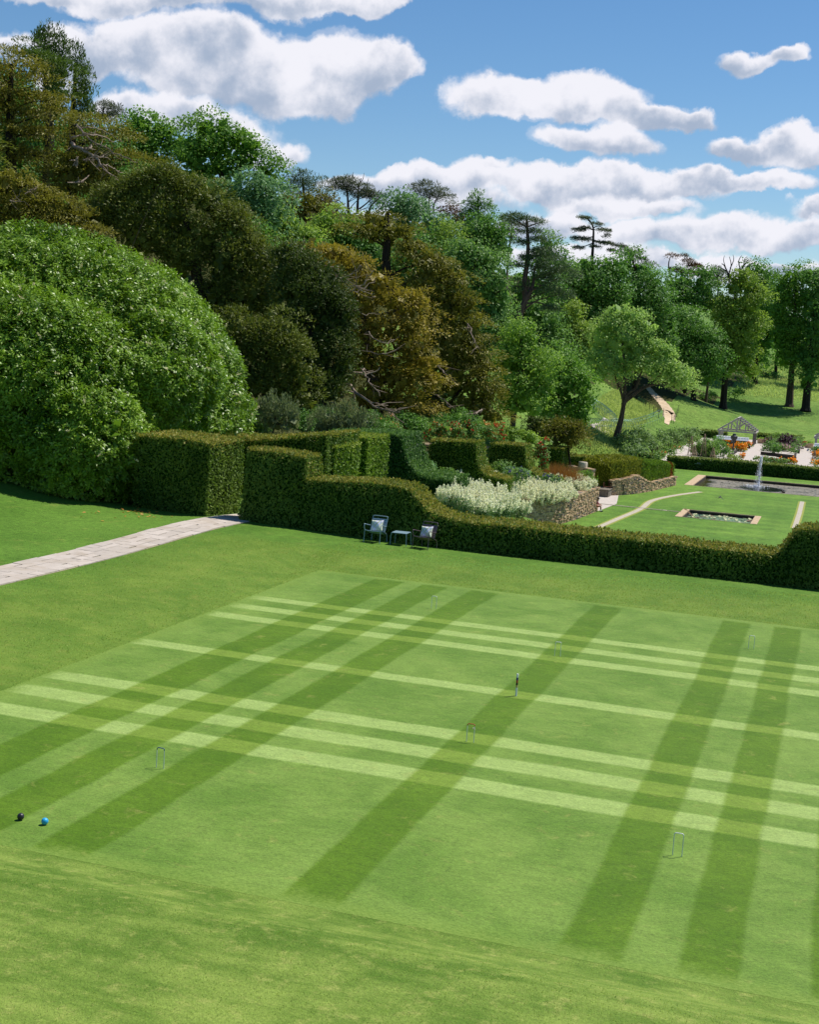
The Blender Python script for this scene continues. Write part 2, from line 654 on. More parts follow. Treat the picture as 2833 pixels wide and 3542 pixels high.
def ground_mats():
    mm, T = mat('lawn_grass')
    pos, col, h, p2 = grass_nodes(T, gl(78, 116, 32), gl(98, 135, 46), gl(134, 147, 64), .28, 22, (1, 1, 1), .55)
    # sunny lush part beyond the path, olive on the bank round the court
    sx = T.n('ShaderNodeSeparateXYZ', inp={0: pos})
    wb = T.m('MULTIPLY_ADD', T.noise(pos, .9, 4, .6), 1.6, -.8)
    wv = T.m('ADD', sx.outputs[0], wb)
    wy = T.m('ADD', sx.outputs[1], wb)
    bank = T.m('MULTIPLY', T.sstep(wv, -14.0, -11.0), T.m('SUBTRACT', 1.0, T.sstep(wy, 12.0, 13.8)))
    oliv = T.mix(T.sstep(T.noise(p2, .8, 6, .7, .3), .35, .66), lin(92, 122, 36), lin(124, 146, 56))
    oliv = T.mix(T.m('MULTIPLY', T.sstep(T.noise(pos, 3.0, 4, .7), .5, .75), .5), oliv, lin(150, 148, 72))
    oliv = T.mix(T.maprange(T.noise(pos, 26, 4, .7), .3, .75, .35, 0), oliv, lin(60, 85, 25))
    col = T.mix(T.m('MULTIPLY', bank, .75), col, oliv)
    # the near bank carries pale mower streaks along it
    near = T.m('SUBTRACT', 1.0, T.sstep(wy, -10.9, -10.2))
    mp = T.n('ShaderNodeMapping')
    mp.inputs['Scale'].default_value = (.5, 1.8, 1)
    mp.inputs['Rotation'].default_value = (0, 0, .06)
    T.set(mp.inputs[0], pos)
    st = T.noise(mp.outputs[0], 1.3, 4, .6, .2)
    st = T.m('ADD', T.m('MULTIPLY', st, .55), T.m('MULTIPLY', T.noise(pos, 1.1, 6, .7), .45))
    nb = T.mix(T.sstep(st, .38, .64), gl(88, 120, 36), gl(134, 156, 68))
    nb = T.mix(T.m('MULTIPLY', T.sstep(T.noise(pos, 4.5, 5, .75), .5, .72), .5), nb, lin(164, 166, 92))
    nb = T.mix(1.0, nb, T.n('ShaderNodeCombineXYZ', inp={i: T.maprange(T.noise(pos, 34, 4, .75), .25, .75, .62, 1.38) for i in range(3)}).outputs[0], 'MULTIPLY')
    col = T.mix(near, col, nb)
    finish(T, principled(T, col, .75, .15, 0, (h, .55, .04)))
    lawn = mm

    mm, T = mat('meadow_grass')
    pos, col, h, p2 = grass_nodes(T, lin(90, 124, 46), lin(122, 150, 66), lin(148, 156, 84), .05, 3.0, (1, 1, 1), .6)
    e = T.noise(pos, .9, 5, .7)
    col = T.mix(T.m('MULTIPLY', T.sstep(e, .45, .75), .55), col, lin(52, 84, 28))
    finish(T, principled(T, col, .8, .12, 0, (T.m('ADD', h, T.m('MULTIPLY', e, 2.0)), .8, .25)))
    meadow = mm
    return lawn, meadow


LAWN, MEADOW = ground_mats()


def axis(fine0, fine1, step, lo, hi):
    a = list(np.arange(fine0, fine1 + 1e-6, step))
    s, x = step, fine0
    left = []
    while x > lo:
        s *= 1.22
        x -= s
        left.append(x)
    s, x = step, fine1
    right = []
    while x < hi:
        s *= 1.22
        x += s
        right.append(x)
    return np.array(left[::-1] + a + right)


def build_ground():
    xs = axis(-46, 40, 0.9, -1500, 1500)
    ys = axis(-18, 300, 1.1, -200, 2500)
    # extra lines round the court so that the bank reads
    xs = np.unique(np.concatenate([xs, np.arange(-11, -7.6, .25), np.arange(7.6, 11, .25), [CX0, CX1]]))
    ys = np.unique(np.concatenate([ys, np.arange(-13.6, -10.2, .22), np.arange(9.8, 13.2, .25), [CY0, CY1], np.arange(111, 116, .35)]))
    X, Y = np.meshgrid(xs, ys)
    Z = ground(X.ravel(), Y.ravel()).reshape(X.shape)
    # the sheet dips just under the court
    inside = (X > CX0 + .05) & (X < CX1 - .05) & (Y > CY0 + .05) & (Y < CY1 - .05)
    Z = np.where(inside, -.03, Z)
    V = np.stack([X, Y, Z], -1).reshape(-1, 3)
    nx, ny = len(xs), len(ys)
    i = np.arange(nx * ny).reshape(ny, nx)
    q = np.stack([i[:-1, :-1], i[:-1, 1:], i[1:, 1:], i[1:, :-1]], -1).reshape(-1, 4)
    me = bpy.data.meshes.new('ground')
    me.vertices.add(len(V))
    me.vertices.foreach_set('co', V.astype(np.float32).ravel())
    me.loops.add(q.size)
    me.loops.foreach_set('vertex_index', q.astype(np.int32).ravel())
    me.polygons.add(len(q))
    me.polygons.foreach_set('loop_start', (np.arange(len(q)) * 4).astype(np.int32))
    cy = Y[:-1, :-1].ravel()
    me.polygons.foreach_set('material_index', (cy > 44).astype(np.int32))
    me.polygons.foreach_set('use_smooth', np.ones(len(q), bool))
    me.materials.append(LAWN)
    me.materials.append(MEADOW)
    me.update(calc_edges=True)
    o = bpy.data.objects.new('ground', me)
    COL.objects.link(o)
    tag(o, kind='structure')


build_ground()


def sheet(name, poly, z, material, kind='structure', cut=None):
    """a flat or draped sheet; z None follows the ground"""
    mb = MB()
    P = np.array([(p[0], p[1], (z if z is not None else g1(p[0], p[1]) + .012)) for p in poly])
    mb.add(P, [tuple(range(len(P)))])
    return tag(mb.build(name, material), kind=kind)


DARK = [(-6.03, .86), (-4.71, .72), (-3.33, .76), (0.0, .73), (3.29, .70), (4.54, .64), (5.95, .68)]
LITE = [(5.72, .48), (4.55, .52), (3.38, .52), (-.02, .50), (-3.26, .58), (-4.40, .60), (-5.62, .62)]


def court_mat():
    mm, T = mat('court_turf')
    pos = T.n('ShaderNodeNewGeometry').outputs['Position']
    sx = T.n('ShaderNodeSeparateXYZ', inp={0: pos})
    jx = T.m('MULTIPLY_ADD', T.noise(pos, 14.0, 4, .7), .10, -.05)
    jw = T.m('MULTIPLY_ADD', T.noise(pos, .45, 2, .5), .16, -.08)
    x = T.m('ADD', T.m('ADD', sx.outputs[0], jx), jw)
    y = T.m('ADD', T.m('ADD', sx.outputs[1], jx), jw)

    def band(c, lst, lo, hi, other):
        tot = None
        for ctr, w in lst:
            d = T.m('ABSOLUTE', T.m('SUBTRACT', c, ctr))
            b = T.m('SUBTRACT', 1.0, T.sstep(d, w / 2 - .05, w / 2 + .05))
            tot = b if tot is None else T.m('MAXIMUM', tot, b)
        end = T.m('MULTIPLY', T.sstep(other, lo - .05, lo + .12), T.m('SUBTRACT', 1.0, T.sstep(other, hi - .12, hi + .05)))
        return T.m('MULTIPLY', tot, end)

    dk = band(x, DARK, CY0 + .06, CY1 - .25, y)
    lt = band(y, LITE, CX0 + .05, CX1, x)
    # the turf: fine streaky grain, soft worn patches, dry specks
    a = T.noise(pos, .55, 5, .62, .4)
    base = T.mix(T.sstep(a, .32, .68), gl(95, 128, 45), gl(120, 148, 64))
    col = T.mix(T.m('MULTIPLY', dk, T.maprange(T.noise(pos, 1.2, 4, .6), .3, .7, .88, 1.0)), base, T.mix(T.sstep(a, .3, .7), gl(76, 110, 16), gl(91, 123, 24)))
    lcol = T.mix(dk, gl(157, 180, 101), gl(122, 148, 54))
    col = T.mix(T.m('MULTIPLY', lt, T.maprange(T.noise(pos, 1.6, 4, .6), .3, .7, .68, .95)), col, lcol)
    e = T.noise(pos, 2.6, 5, .7, .6)
    col = T.mix(T.m('MULTIPLY', T.sstep(e, .56, .80), .42), col, gl(176, 170, 96))
    mp = T.n('ShaderNodeMapping')
    mp.inputs['Scale'].default_value = (.5, 1.0, 1)
    T.set(mp.inputs[0], pos)
    f1 = T.noise(mp.outputs[0], 34, 4, .75)
    f2 = T.noise(mp.outputs[0], 95, 3, .7)
    f3 = T.noise(mp.outputs[0], 7, 4, .65)
    g = T.m('ADD', T.m('ADD', T.m('MULTIPLY', f1, .8), T.m('MULTIPLY', f2, .6)), T.m('MULTIPLY', f3, .35))
    v = T.maprange(g, .68, 1.07, .60, 1.40)
    col = T.mix(1.0, col, T.n('ShaderNodeCombineXYZ', inp={0: v, 1: v, 2: v}).outputs[0], 'MULTIPLY')
    ed = T.m('MINIMUM', T.m('SUBTRACT', sx.outputs[1], CY0), T.m('MINIMUM', T.m('SUBTRACT', CY1, sx.outputs[1]), T.m('SUBTRACT', sx.outputs[0], CX0)))
    ed = T.m('ADD', ed, T.m('MULTIPLY_ADD', T.noise(pos, 2.2, 6, .75), 1.5, -.85))
    edge = T.m('SUBTRACT', 1.0, T.sstep(ed, -.15, .40))
    ecol = T.mix(T.sstep(f1, .3, .7), gl(96, 130, 40), gl(136, 158, 72))
    col = T.mix(T.m('MULTIPLY', edge, .8), col, ecol)
    finish(T, principled(T, col, .72, .15, 0, (T.m('ADD', f1, f2), .35, .015)))
    return mm


COURT = court_mat()
sheet('croquet_lawn', [(CX0, CY0), (CX1, CY0), (CX1, CY1), (CX0, CY1)], 0.0015, COURT)


# ------------------------------------------------------------------ lower garden: lawn sheet, ponds, rills, gravel
def lower_lawn_mat():
    mm, T = mat('lower_lawn_grass')
    pos, col, h, p2 = grass_nodes(T, gl(84, 122, 36), gl(108, 143, 50), gl(134, 154, 70), .14, 9, (1, 1, 1), .4)
    sx = T.n('ShaderNodeSeparateXYZ', inp={0: pos})
    # faint mowing lines across the garden
    w = T.m('SINE', T.m('ADD', T.m('MULTIPLY', sx.outputs[1], 2.4), T.m('MULTIPLY', T.noise(pos, .2, 2), 2.0)))
    w2 = T.m('SINE', T.m('MULTIPLY', sx.outputs[0], 3.6))
    k = T.maprange(T.m('ADD', w, T.m('MULTIPLY', w2, .6)), -1.6, 1.6, .9, 1.1)
    col = T.mix(1.0, col, T.n('ShaderNodeCombineXYZ', inp={0: k, 1: k, 2: k}).outputs[0], 'MULTIPLY')
    finish(T, principled(T, col, .75, .15, 0, (h, .5, .06)))
    return mm


LOWLAWN = lower_lawn_mat()
SMALL = (-5.38, 0.27, 72.1, 77.4)       # outer edge of the little pool
BIG = (-7.58, 9.0, 97.1, 108.9)         # the fountain pool


def lawn_with_holes():
    mb = MB()
    # the bed's retaining wall bounds it on the left (x -11.5 .. -10.6), the long hedge at the back
    xs = [-19, SMALL[0], SMALL[1], BIG[1], 60]
    ys = [46, SMALL[2], SMALL[3], BIG[2], BIG[3], 118]
    xs = sorted(set(xs + [BIG[0]]))
    for i in range(len(xs) - 1):
        for j in range(len(ys) - 1):
            x0, x1, y0, y1 = xs[i], xs[i + 1], ys[j], ys[j + 1]
            inside = lambda r: x0 >= r[0] - 1e-6 and x1 <= r[1] + 1e-6 and y0 >= r[2] - 1e-6 and y1 <= r[3] + 1e-6
            if inside(SMALL) or inside(BIG):
                continue
            mb.add([(x0, y0, LAWN_Z), (x1, y0, LAWN_Z), (x1, y1, LAWN_Z), (x0, y1, LAWN_Z)], [(0, 1, 2, 3)])
    tag(mb.build('lower_lawn', LOWLAWN), kind='structure')


lawn_with_holes()


def stone_mat(name, c1, c2, c3, scale=5.0, rough=.8):
    mm, T = mat(name)
    pos = T.n('ShaderNodeNewGeometry').outputs['Position']
    a = T.noise(pos, scale, 6, .65)
    b = T.noise(pos, scale * 6, 4, .7)
    col = T.mix(T.sstep(a, .35, .65), c1, c2)
    col = T.mix(T.m('MULTIPLY', T.sstep(b, .5, .75), .5), col, c3)
    finish(T, principled(T, col, rough, .25, 0, (b, .4, .01)))
    return mm


COPING = stone_mat('pond_coping_stone', lin(176, 150, 120), lin(196, 172, 142), lin(140, 118, 92))
RILL = stone_mat('rill_stone', lin(164, 156, 140), lin(188, 178, 160), lin(136, 128, 112))
GRAVEL = stone_mat('pale_gravel', lin(176, 166, 158), lin(196, 186, 178), lin(140, 132, 126), 9.0, .95)
SANDPATH = stone_mat('sandy_track', lin(190, 166, 136), lin(206, 184, 156), lin(166, 144, 116), 1.2, .95)
DARKSTONE = stone_mat('dark_wet_stone', lin(52, 46, 40), lin(70, 62, 52), lin(40, 38, 34))


def water_mat(name, base, lit, scum):
    mm, T = mat(name)
    pos = T.n('ShaderNodeNewGeometry').outputs['Position']
    n = T.noise(pos, .55, 5, .65, .4)
    n2 = T.noise(pos, 4.5, 5, .75, .6)
    sx = T.n('ShaderNodeSeparateXYZ', inp={0: pos})
    col = base
    rough = 0.08
    if scum:
        # pale floating weed over most of the pool, open water at the left end and about the jet
        d = T.v('DISTANCE', pos, (-1.56, 103.2, LAWN_Z))if False else T.m('SQRT', T.m('ADD', T.m('POWER', T.m('SUBTRACT', sx.outputs[0], -1.2), 2), T.m('POWER', T.m('MULTIPLY', T.m('SUBTRACT', sx.outputs[1], 103.0), .75), 2)))
        openj = T.m('SUBTRACT', 1.0, T.sstep(T.m('ADD', d, T.m('MULTIPLY_ADD', n2, 1.6, -.8)), 1.6, 2.4))
        leftw = T.m('SUBTRACT', 1.0, T.sstep(T.m('ADD', sx.outputs[0], T.m('MULTIPLY_ADD', n, 3, -1.5)), -6.6, -5.2))
        weed = T.m('MULTIPLY', T.sstep(T.m('ADD', n2, T.m('MULTIPLY', n, .35)), .54, .72), T.m('MULTIPLY', T.m('SUBTRACT', 1.0, openj), T.m('SUBTRACT', 1.0, leftw)))
        col = T.mix(weed, base, T.mix(T.noise(pos, 14, 3, .7), lin(88, 82, 66), lin(160, 150, 130)))
        rough = T.m('MULTIPLY_ADD', weed, .6, .05)
        col = T.mix(T.m('MULTIPLY', leftw, .6), col, lin(86, 84, 34))
        rip = T.m('MULTIPLY', openj, .5)
        p = principled(T, col, rough, .5, 0, (T.noise(pos, 5, 3, .6), .25, .04))
        finish(T, p)
    else:
        col = T.mix(T.m('MULTIPLY', T.sstep(n2, .5, .7), .35), base, lin(70, 76, 44))
        finish(T, principled(T, col, .06, .5, 0, (n2, .06, .02)))
    return mm


def pool(name, label, rect, wall, rim, depth_water, wmat):
    """stone coping round a sunk basin with water in it"""
    x0, x1, y0, y1 = rect
    root = empty(name, ((x0 + x1) / 2, (y0 + y1) / 2, LAWN_Z), label, 'pool')
    ox, oy, oz = root.location
    z = .02
    c = MB()
    L, R_, F_, B_ = rim
    for (a, b, cc, d) in ((x0, x0 + L, y0, y1), (x1 - R_, x1, y0, y1), (x0 + L + .003, x1 - R_ - .003, y0, y0 + F_), (x0 + L + .003, x1 - R_ - .003, y1 - B_, y1)):
        c.box(a - ox, b - ox, cc - oy, d - oy, -.9, z, bev=.012)
    c.build('coping', COPING, root)
    bsn = MB()
    ix0, ix1, iy0, iy1 = x0 + L - ox, x1 - R_ - ox, y0 + F_ - oy, y1 - B_ - oy
    e = .004
    t = .05
    zt = -.05
    bsn.box(ix0 + e, ix0 + t, iy0 + e, iy1 - e, -.8, zt)
    bsn.box(ix1 - t, ix1 - e, iy0 + e, iy1 - e, -.8, zt)
    bsn.box(ix0 + t + e, ix1 - t - e, iy1 - t, iy1 - e, -.8, zt)
    bsn.box(ix0 + t + e, ix1 - t - e, iy0 + e, iy0 + t, -.8, zt)
    bsn.build('basin_wall', DARKSTONE, root)
    w = MB()
    w.box(ix0 + t + .002, ix1 - t - .002, iy0 + t + .002, iy1 - t - .002, -.88, -depth_water)
    w.build('water', wmat, root)
    return root


W_SMALL = water_mat('pool_water', lin(70, 84, 84), None, False)
W_BIG = water_mat('fountain_pool_water', lin(28, 36, 38), None, True)
pool('lily_pool', 'small rectangular lily pool with stone coping set in the lower lawn', SMALL, .4, (.48, .45, .06, .10), .24, W_SMALL)
pool('fountain_pool', 'large rectangular fountain pool with floating weed below the long hedge', BIG, .4, (.75, .5, .07, .12), .26, W_BIG)


def ribbon(name, pts, widths, z, material, kind='structure', lift=0.0, cols=2):
    """a ribbon along a line, level at z or lying on the ground"""
    P = np.array(pts, float)
    T_ = np.gradient(P[:, :2], axis=0)
    T_ /= np.linalg.norm(T_, axis=1)[:, None]
    Nn = np.stack([-T_[:, 1], T_[:, 0]], 1)
    mb = MB()
    w = np.broadcast_to(np.asarray(widths, float), (len(P),))
    vs = []
    for i in range(len(P)):
        for s_ in np.linspace(-.5, .5, cols):
            q = P[i, :2] + Nn[i] * w[i] * s_
            vs.append((q[0], q[1], (z if z is not None else g1(q[0], q[1]) + lift)))
    c = cols
    mb.add(vs, [(c * i + j, c * i + j + 1, c * i + c + j + 1, c * i + c + j) for i in range(len(P) - 1) for j in range(c - 1)])
    return tag(mb.build(name, material), kind=kind)


def spline(pts, n=24):
    P = np.array(pts, float)
    t = np.linspace(0, len(P) - 1, n)
    out = []
    for q in t:
        i = min(int(q), len(P) - 2)
        f = q - i
        p0, p1, p2, p3 = P[max(i - 1, 0)], P[i], P[i + 1], P[min(i + 2, len(P) - 1)]
        out.append(.5 * ((2 * p1) + (-p0 + p2) * f + (2 * p0 - 5 * p1 + 4 * p2 - p3) * f * f + (-p0 + 3 * p1 - 3 * p2 + p3) * f ** 3))
    return np.array(out)


# the curved stepping strip, its dry grass edges, the straight rill and the strip by the hedge
curve = spline([(-9.15, 58), (-9.02, 61.1), (-8.65, 67), (-8.15, 74.5), (-8.2, 81.06), (-7.2, 86.6), (-5.6, 91.9)], 40)
DRYEDGE = simple('dry_grass_edge', lin(140, 146, 72), .9, .1, 0, .3, 6)
ribbon('path_edge', [(x, y, 0) for x, y in curve], .70, LAWN_Z + .004, DRYEDGE)
ribbon('stone_path', [(x, y, 0) for x, y in curve], np.linspace(.36, .44, 40), LAWN_Z + .012, RILL)
ribbon('rill', [(-11.6, 75.45, 0), (-8.5, 75.3, 0), (-5.3, 75.2, 0)], .34, LAWN_Z + .020, RILL)
ribbon('rill_water', [(-11.4, 75.42, 0), (-9, 75.32, 0), (-6.6, 75.24, 0)], .09, LAWN_Z + .026, DARKSTONE)
ribbon('rill_water', [(-6.3, 75.24, 0), (-5.36, 75.2, 0)], .14, LAWN_Z + .026, DARKSTONE)
ribbon('path_edge', [(2.8, 72, 0), (2.78, 82, 0), (2.68, 91.6, 0)], .62, LAWN_Z + .004, DRYEDGE)
ribbon('stone_path', [(2.8, 72, 0), (2.78, 82, 0), (2.68, 91.6, 0)], .34, LAWN_Z + .012, RILL)
tb = MB()
q0, q1 = at_z(1442, 1765 / S, -4.55), None
a0, a1 = np.array([-5.2, 77.0, -4.55]), np.array([-4.1, 74.3, -4.88])
tb.tube([a0, a1], .07, 4)
tag(tb.build('plank', simple('weathered_plank', lin(170, 140, 108), .8)), 'weathered wooden plank leaning from the coping into the lily pool', 'plank')
# gravel court by the benches (beyond the stone wall) and the kitchen garden floor
sheet('gravel_court', [(-17, 70.9), (-10.55, 70.9), (-10.2, 76.5), (-11.1, 83.0), (-12.4, 100), (-14.5, 112), (-22, 112), (-20, 80)], LAWN_Z + .008, GRAVEL)
sheet('gravel_court_floor', [(-20, 115.5), (34, 115.5), (34, 176), (-20, 176)], -4.51, GRAVEL)


# ------------------------------------------------------------------ the flagged path beside the croquet lawn
def flag_mat():
    mm, T = mat('path_flagstone')
    g = T.n('ShaderNodeNewGeometry')
    rnd = g.outputs['Random Per Island']
    n = T.noise(g.outputs['Position'], 4, 6, .65)
    col = T.mix(rnd, lin(174, 164, 154), lin(192, 181, 171))
    col = T.mix(T.m('MULTIPLY', T.sstep(T.noise(g.outputs['Position'], 1.1, 5, .7), .45, .7), .5), col, lin(164, 148, 128))
    col = T.mix(T.m('MULTIPLY', T.sstep(n, .45, .75), .5), col, lin(150, 138, 122))
    finish(T, principled(T, col, .85, .2, 0, (n, .5, .015)))
    return mm


FLAG = flag_mat()


def flag_path():
    rng = random.Random(5)
    p0, p1 = at_g(-40, 1222), at_g(508, 1091)      # along the middle
    d = (p1 - p0)[:2]
    Ln = float(np.hypot(*d))
    d /= Ln
    nrm = np.array([-d[1], d[0]])
    bed = MB()
    pts = [p0[:2] + d * s_ for s_ in np.linspace(-22, Ln + 12, 120)]
    ribbon('path', [(p[0], p[1], 0) for p in pts], 1.42, None, simple('path_joint_soil', lin(150, 144, 116), .95, .1, 0, .3, 5), lift=.006, cols=9)
    mb = MB()
    cuts = [-.68, -.32, .05, .36, .68]
    for ci in range(4):
        s_ = -22.0 - rng.uniform(0, .6)
        while s_ < Ln + 5.4:
            ln = rng.uniform(.42, 1.15)
            a, b = cuts[ci], cuts[ci + 1]
            jo = [  .05 * math.sin(1.7 * (s_ if 1 else 0) + 2.1 * ci),   .05 * math.sin(1.7 * s_ + 2.1 * (ci + 1))]
            if ci == 0: jo[0] = rng.uniform(-.03, .03)
            if ci == 3: jo[1] = rng.uniform(-.03, .03)
            split = rng.random() < .22 and ln > .7
            for (sa, sb) in ([(s_, s_ + ln)] if not split else [(s_, s_ + ln * .45), (s_ + ln * .45, s_ + ln)]):
                q = []
                for (u_, v_) in ((sa, a + jo[0]), (sb - .011, a + jo[0]), (sb - .011, b + jo[1] - .011), (sa, b + jo[1] - .011)):
                    xy = p0[:2] + d * (u_ + rng.uniform(-.02, .02)) + nrm * (v_ + rng.uniform(-.008, .008))
                    q.append(xy)
                dz = .026 + rng.uniform(0, .006)
                zz = [g1(*c) + dz for c in q]
                vs = [(c[0], c[1], z) for c, z in zip(q, zz)] + [(c[0], c[1], z - .12) for c, z in zip(q, zz)]
                mb.add(vs, [(0, 1, 2, 3), (0, 4, 5, 1), (1, 5, 6, 2), (2, 6, 7, 3), (3, 7, 4, 0)])
            s_ += ln
    tag(mb.build('flagstone_path', FLAG), kind='structure')


flag_path()

# ------------------------------------------------------------------ clipped hedges
def hedge_mats(name, c1, c2, t1, t2):
    body = leafmat(name + '_leaf', c1, c2, .28, .6, .2)
    top = leafmat(name + '_new_growth', t1, t2, .3, .6, .2)
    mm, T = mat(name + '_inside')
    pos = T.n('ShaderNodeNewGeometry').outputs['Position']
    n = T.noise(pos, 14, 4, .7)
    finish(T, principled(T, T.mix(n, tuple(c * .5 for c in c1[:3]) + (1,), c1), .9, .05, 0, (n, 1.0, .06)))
    return [mm, body, top]


YEW = hedge_mats('yew', lin(40, 74, 16), lin(126, 150, 58), lin(112, 128, 48), lin(166, 152, 72))
YEW_FRESH = hedge_mats('fresh_yew', lin(46, 82, 16), lin(130, 158, 52), lin(124, 150, 52), lin(156, 164, 70))
YEW_BLUE = hedge_mats('blue_yew', lin(38, 72, 30), lin(86, 122, 58), lin(80, 118, 56), lin(110, 142, 70))
YEW_GOLD = hedge_mats('golden_yew', lin(96, 104, 26), lin(152, 154, 52), lin(120, 118, 42), lin(150, 140, 58))
BEECH = hedge_mats('beech', lin(38, 66, 20), lin(90, 118, 46), lin(110, 128, 52), lin(150, 158, 80))
PRIVET = hedge_mats('privet', lin(92, 108, 44), lin(140, 152, 74), lin(150, 158, 80), lin(176, 178, 104))


def wobble(P, amp, k, seed):
    """smooth irregularity of a clipped surface"""
    r = np.random.RandomState(seed)
    out = np.zeros(len(P))
    for i in range(5):
        f = r.normal(size=3) * k * (1.0 + .8 * i)
        out += np.sin(P @ f + r.uniform(0, 6.28)) / (1 + .7 * i)
    return out * amp / 2.0


def resample(prof, step):
    out = []
    for (a, b) in zip(prof[:-1], prof[1:]):
        a, b = np.array(a, float), np.array(b, float)
        k = max(1, int(math.ceil(np.linalg.norm(b - a) / step)))
        out += [a + (b - a) * i / k for i in range(k)]
    out.append(np.array(prof[-1], float))
    return np.array(out)


def hedge(name, label, cat, prof, y0, y1, zb, mats, dens=170, L=.10, W=.05, seed=1, group=None, axisY=False, back=.35, rz=0.0, piv=None, amp=.035, batter=0.0):
    """prof: top outline as (x, z); the hedge runs y0..y1 in depth, down to zb.  dens: sprigs per square metre"""
    rng = np.random.RandomState(seed)
    pr_ = resample(prof, .35)
    mb = MB()
    # core, a little inside the leaf skin
    ins = .10
    n = len(pr_)
    tg = np.gradient(pr_, axis=0)
    tg /= np.linalg.norm(tg, axis=1)[:, None] + 1e-9
    xs, zs = pr_[:, 0] + tg[:, 1] * ins, pr_[:, 1] - tg[:, 0] * ins
    xs[0], xs[-1] = pr_[0, 0] + ins, pr_[-1, 0] - ins
    xs = np.clip(np.maximum.accumulate(xs), xs[0], xs[-1])
    ysub = np.linspace(y0 + ins, y1 - ins, max(2, int((y1 - y0) / .5) + 1))
    V, F = [], []
    for yy in ysub:
        for i in range(n):
            V.append((xs[i], yy, zs[i]))
    k = len(ysub)
    for a in range(k - 1):
        for i in range(n - 1):
            F.append((a * n + i, a * n + i + 1, (a + 1) * n + i + 1, (a + 1) * n + i))
    V = np.array(V)
    V[:, 2] += wobble(V, amp, 1.3, seed)
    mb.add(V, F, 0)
    # front, back and end faces as quads down to the foot
    V2, F2 = [], []
    for i in range(n):
        for yy in (ysub[0], ysub[-1]):
            V2.append((xs[i], yy, zs[i]))
            V2.append((xs[i], yy, zb))
    for i in range(n - 1):
        b = 4 * i
        F2 += [(b, b + 1, b + 5, b + 4), (b + 2, b + 6, b + 7, b + 3)]
    F2 += [(0, 2, 3, 1), (4 * (n - 1), 4 * (n - 1) + 1, 4 * (n - 1) + 3, 4 * (n - 1) + 2)]
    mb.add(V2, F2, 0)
    # sprigs
    def scatter(P, Nn, mi, up, L_=L, W_=W):
        m_ = len(P)
        if m_ == 0:
            return
        off = wobble(P, amp, 1.6, seed + 3) + rng.normal(0, .016, m_)
        P = P + Nn * off[:, None]
        r = rng.normal(size=(m_, 3))
        D = Nn * .06 + np.array([0, 0, up]) + r * np.where(np.abs(Nn) > .7, .34, .6)
        N2 = Nn * .75 + np.array([0, 0, .42]) + rng.normal(size=(m_, 3)) * .46
        s_ = rng.uniform(.65, 1.35, m_)
        mb.leaves(P - Nn * .03, D, N2, L_ * s_, W_ * s_ * rng.uniform(.8, 1.2, m_), mi)
    xr, zr = pr_[:, 0], pr_[:, 1]
    Lx = xr[-1] - xr[0]
    for (yy, sgn, kd) in ((y0, -1, 1.0), (y1, 1, back)):
        area = np.trapezoid(zr - zb, xr) if hasattr(np, 'trapezoid') else np.trapz(zr - zb, xr)
        m_ = int(abs(area) * dens * kd)
        # rejection sampling under the profile
        x = rng.uniform(xr[0], xr[-1], m_ * 3)
        zt = np.interp(x, xr, zr)
        z = rng.uniform(zb, zr.max(), m_ * 3)
        ok = z < zt + .01
        x, z = x[ok][:m_], z[ok][:m_]
        P = np.stack([x, np.full(len(x), yy), z], 1)
        mi = np.where(np.interp(x, xr, zr) - z < rng.exponential(.07, len(x)), 2, 1)
        for q in (1, 2):
            scatter(P[mi == q], np.tile([0., sgn, 0.], (int((mi == q).sum()), 1)), q, .35)
    # top following the profile
    seg = np.diff(pr_, axis=0)
    sl_ = np.linalg.norm(seg, axis=1)
    for i in range(n - 1):
        m_ = rng.poisson(sl_[i] * (y1 - y0) * dens * 1.0)
        f = rng.uniform(0, 1, m_)
        nx_, nz_ = -seg[i, 1] / sl_[i], seg[i, 0] / sl_[i]
        P = np.stack([pr_[i, 0] + seg[i, 0] * f, rng.uniform(y0, y1, m_), pr_[i, 1] + seg[i, 1] * f], 1)
        steep = nz_ < .5
        mi = (rng.uniform(size=m_) < (.15 if steep else .8)).astype(int) + 1
        for q in (1, 2):
            scatter(P[mi == q], np.tile([nx_, 0., nz_], (int((mi == q).sum()), 1)), q, .5)
    for (xx, sgn, zt) in ((xr[0], -1, zr[0]), (xr[-1], 1, zr[-1])):
        m_ = int(max(0, zt - zb) * (y1 - y0) * dens)
        P = np.stack([np.full(m_, xx), rng.uniform(y0, y1, m_), rng.uniform(zb, zt, m_)], 1)
        mi = (zt - P[:, 2] < rng.exponential(.10, m_)).astype(int) + 1
        for q in (1, 2):
            scatter(P[mi == q], np.tile([float(sgn), 0., 0.], (int((mi == q).sum()), 1)), q, .35)
    if batter:
        for v in mb.V:
            v[:, 1] += batter * np.clip((v[:, 2] - zb) / 2.5, 0, 1.3) * np.clip((y1 - v[:, 1]) / (y1 - y0), 0, 1)
    if rz:
        c_, s_ = math.cos(rz), math.sin(rz)
        for v in mb.V:
            d_ = v[:, :2] - np.array(piv)
            v[:, 0] = piv[0] + d_[:, 0] * c_ - d_[:, 1] * s_
            v[:, 1] = piv[1] + d_[:, 0] * s_ + d_[:, 1] * c_
    cx, cy = (prof[0][0] + prof[-1][0]) / 2, (y0 + y1) / 2
    return tag(mb.build(name, mats, origin=(cx, cy, zb + .25)), label, cat, group)


def prof_y(pts, y):
    out = []
    for (u, v) in pts:
        p = at_y(u, v, y)
        out.append((p[0], p[2]))
    return out


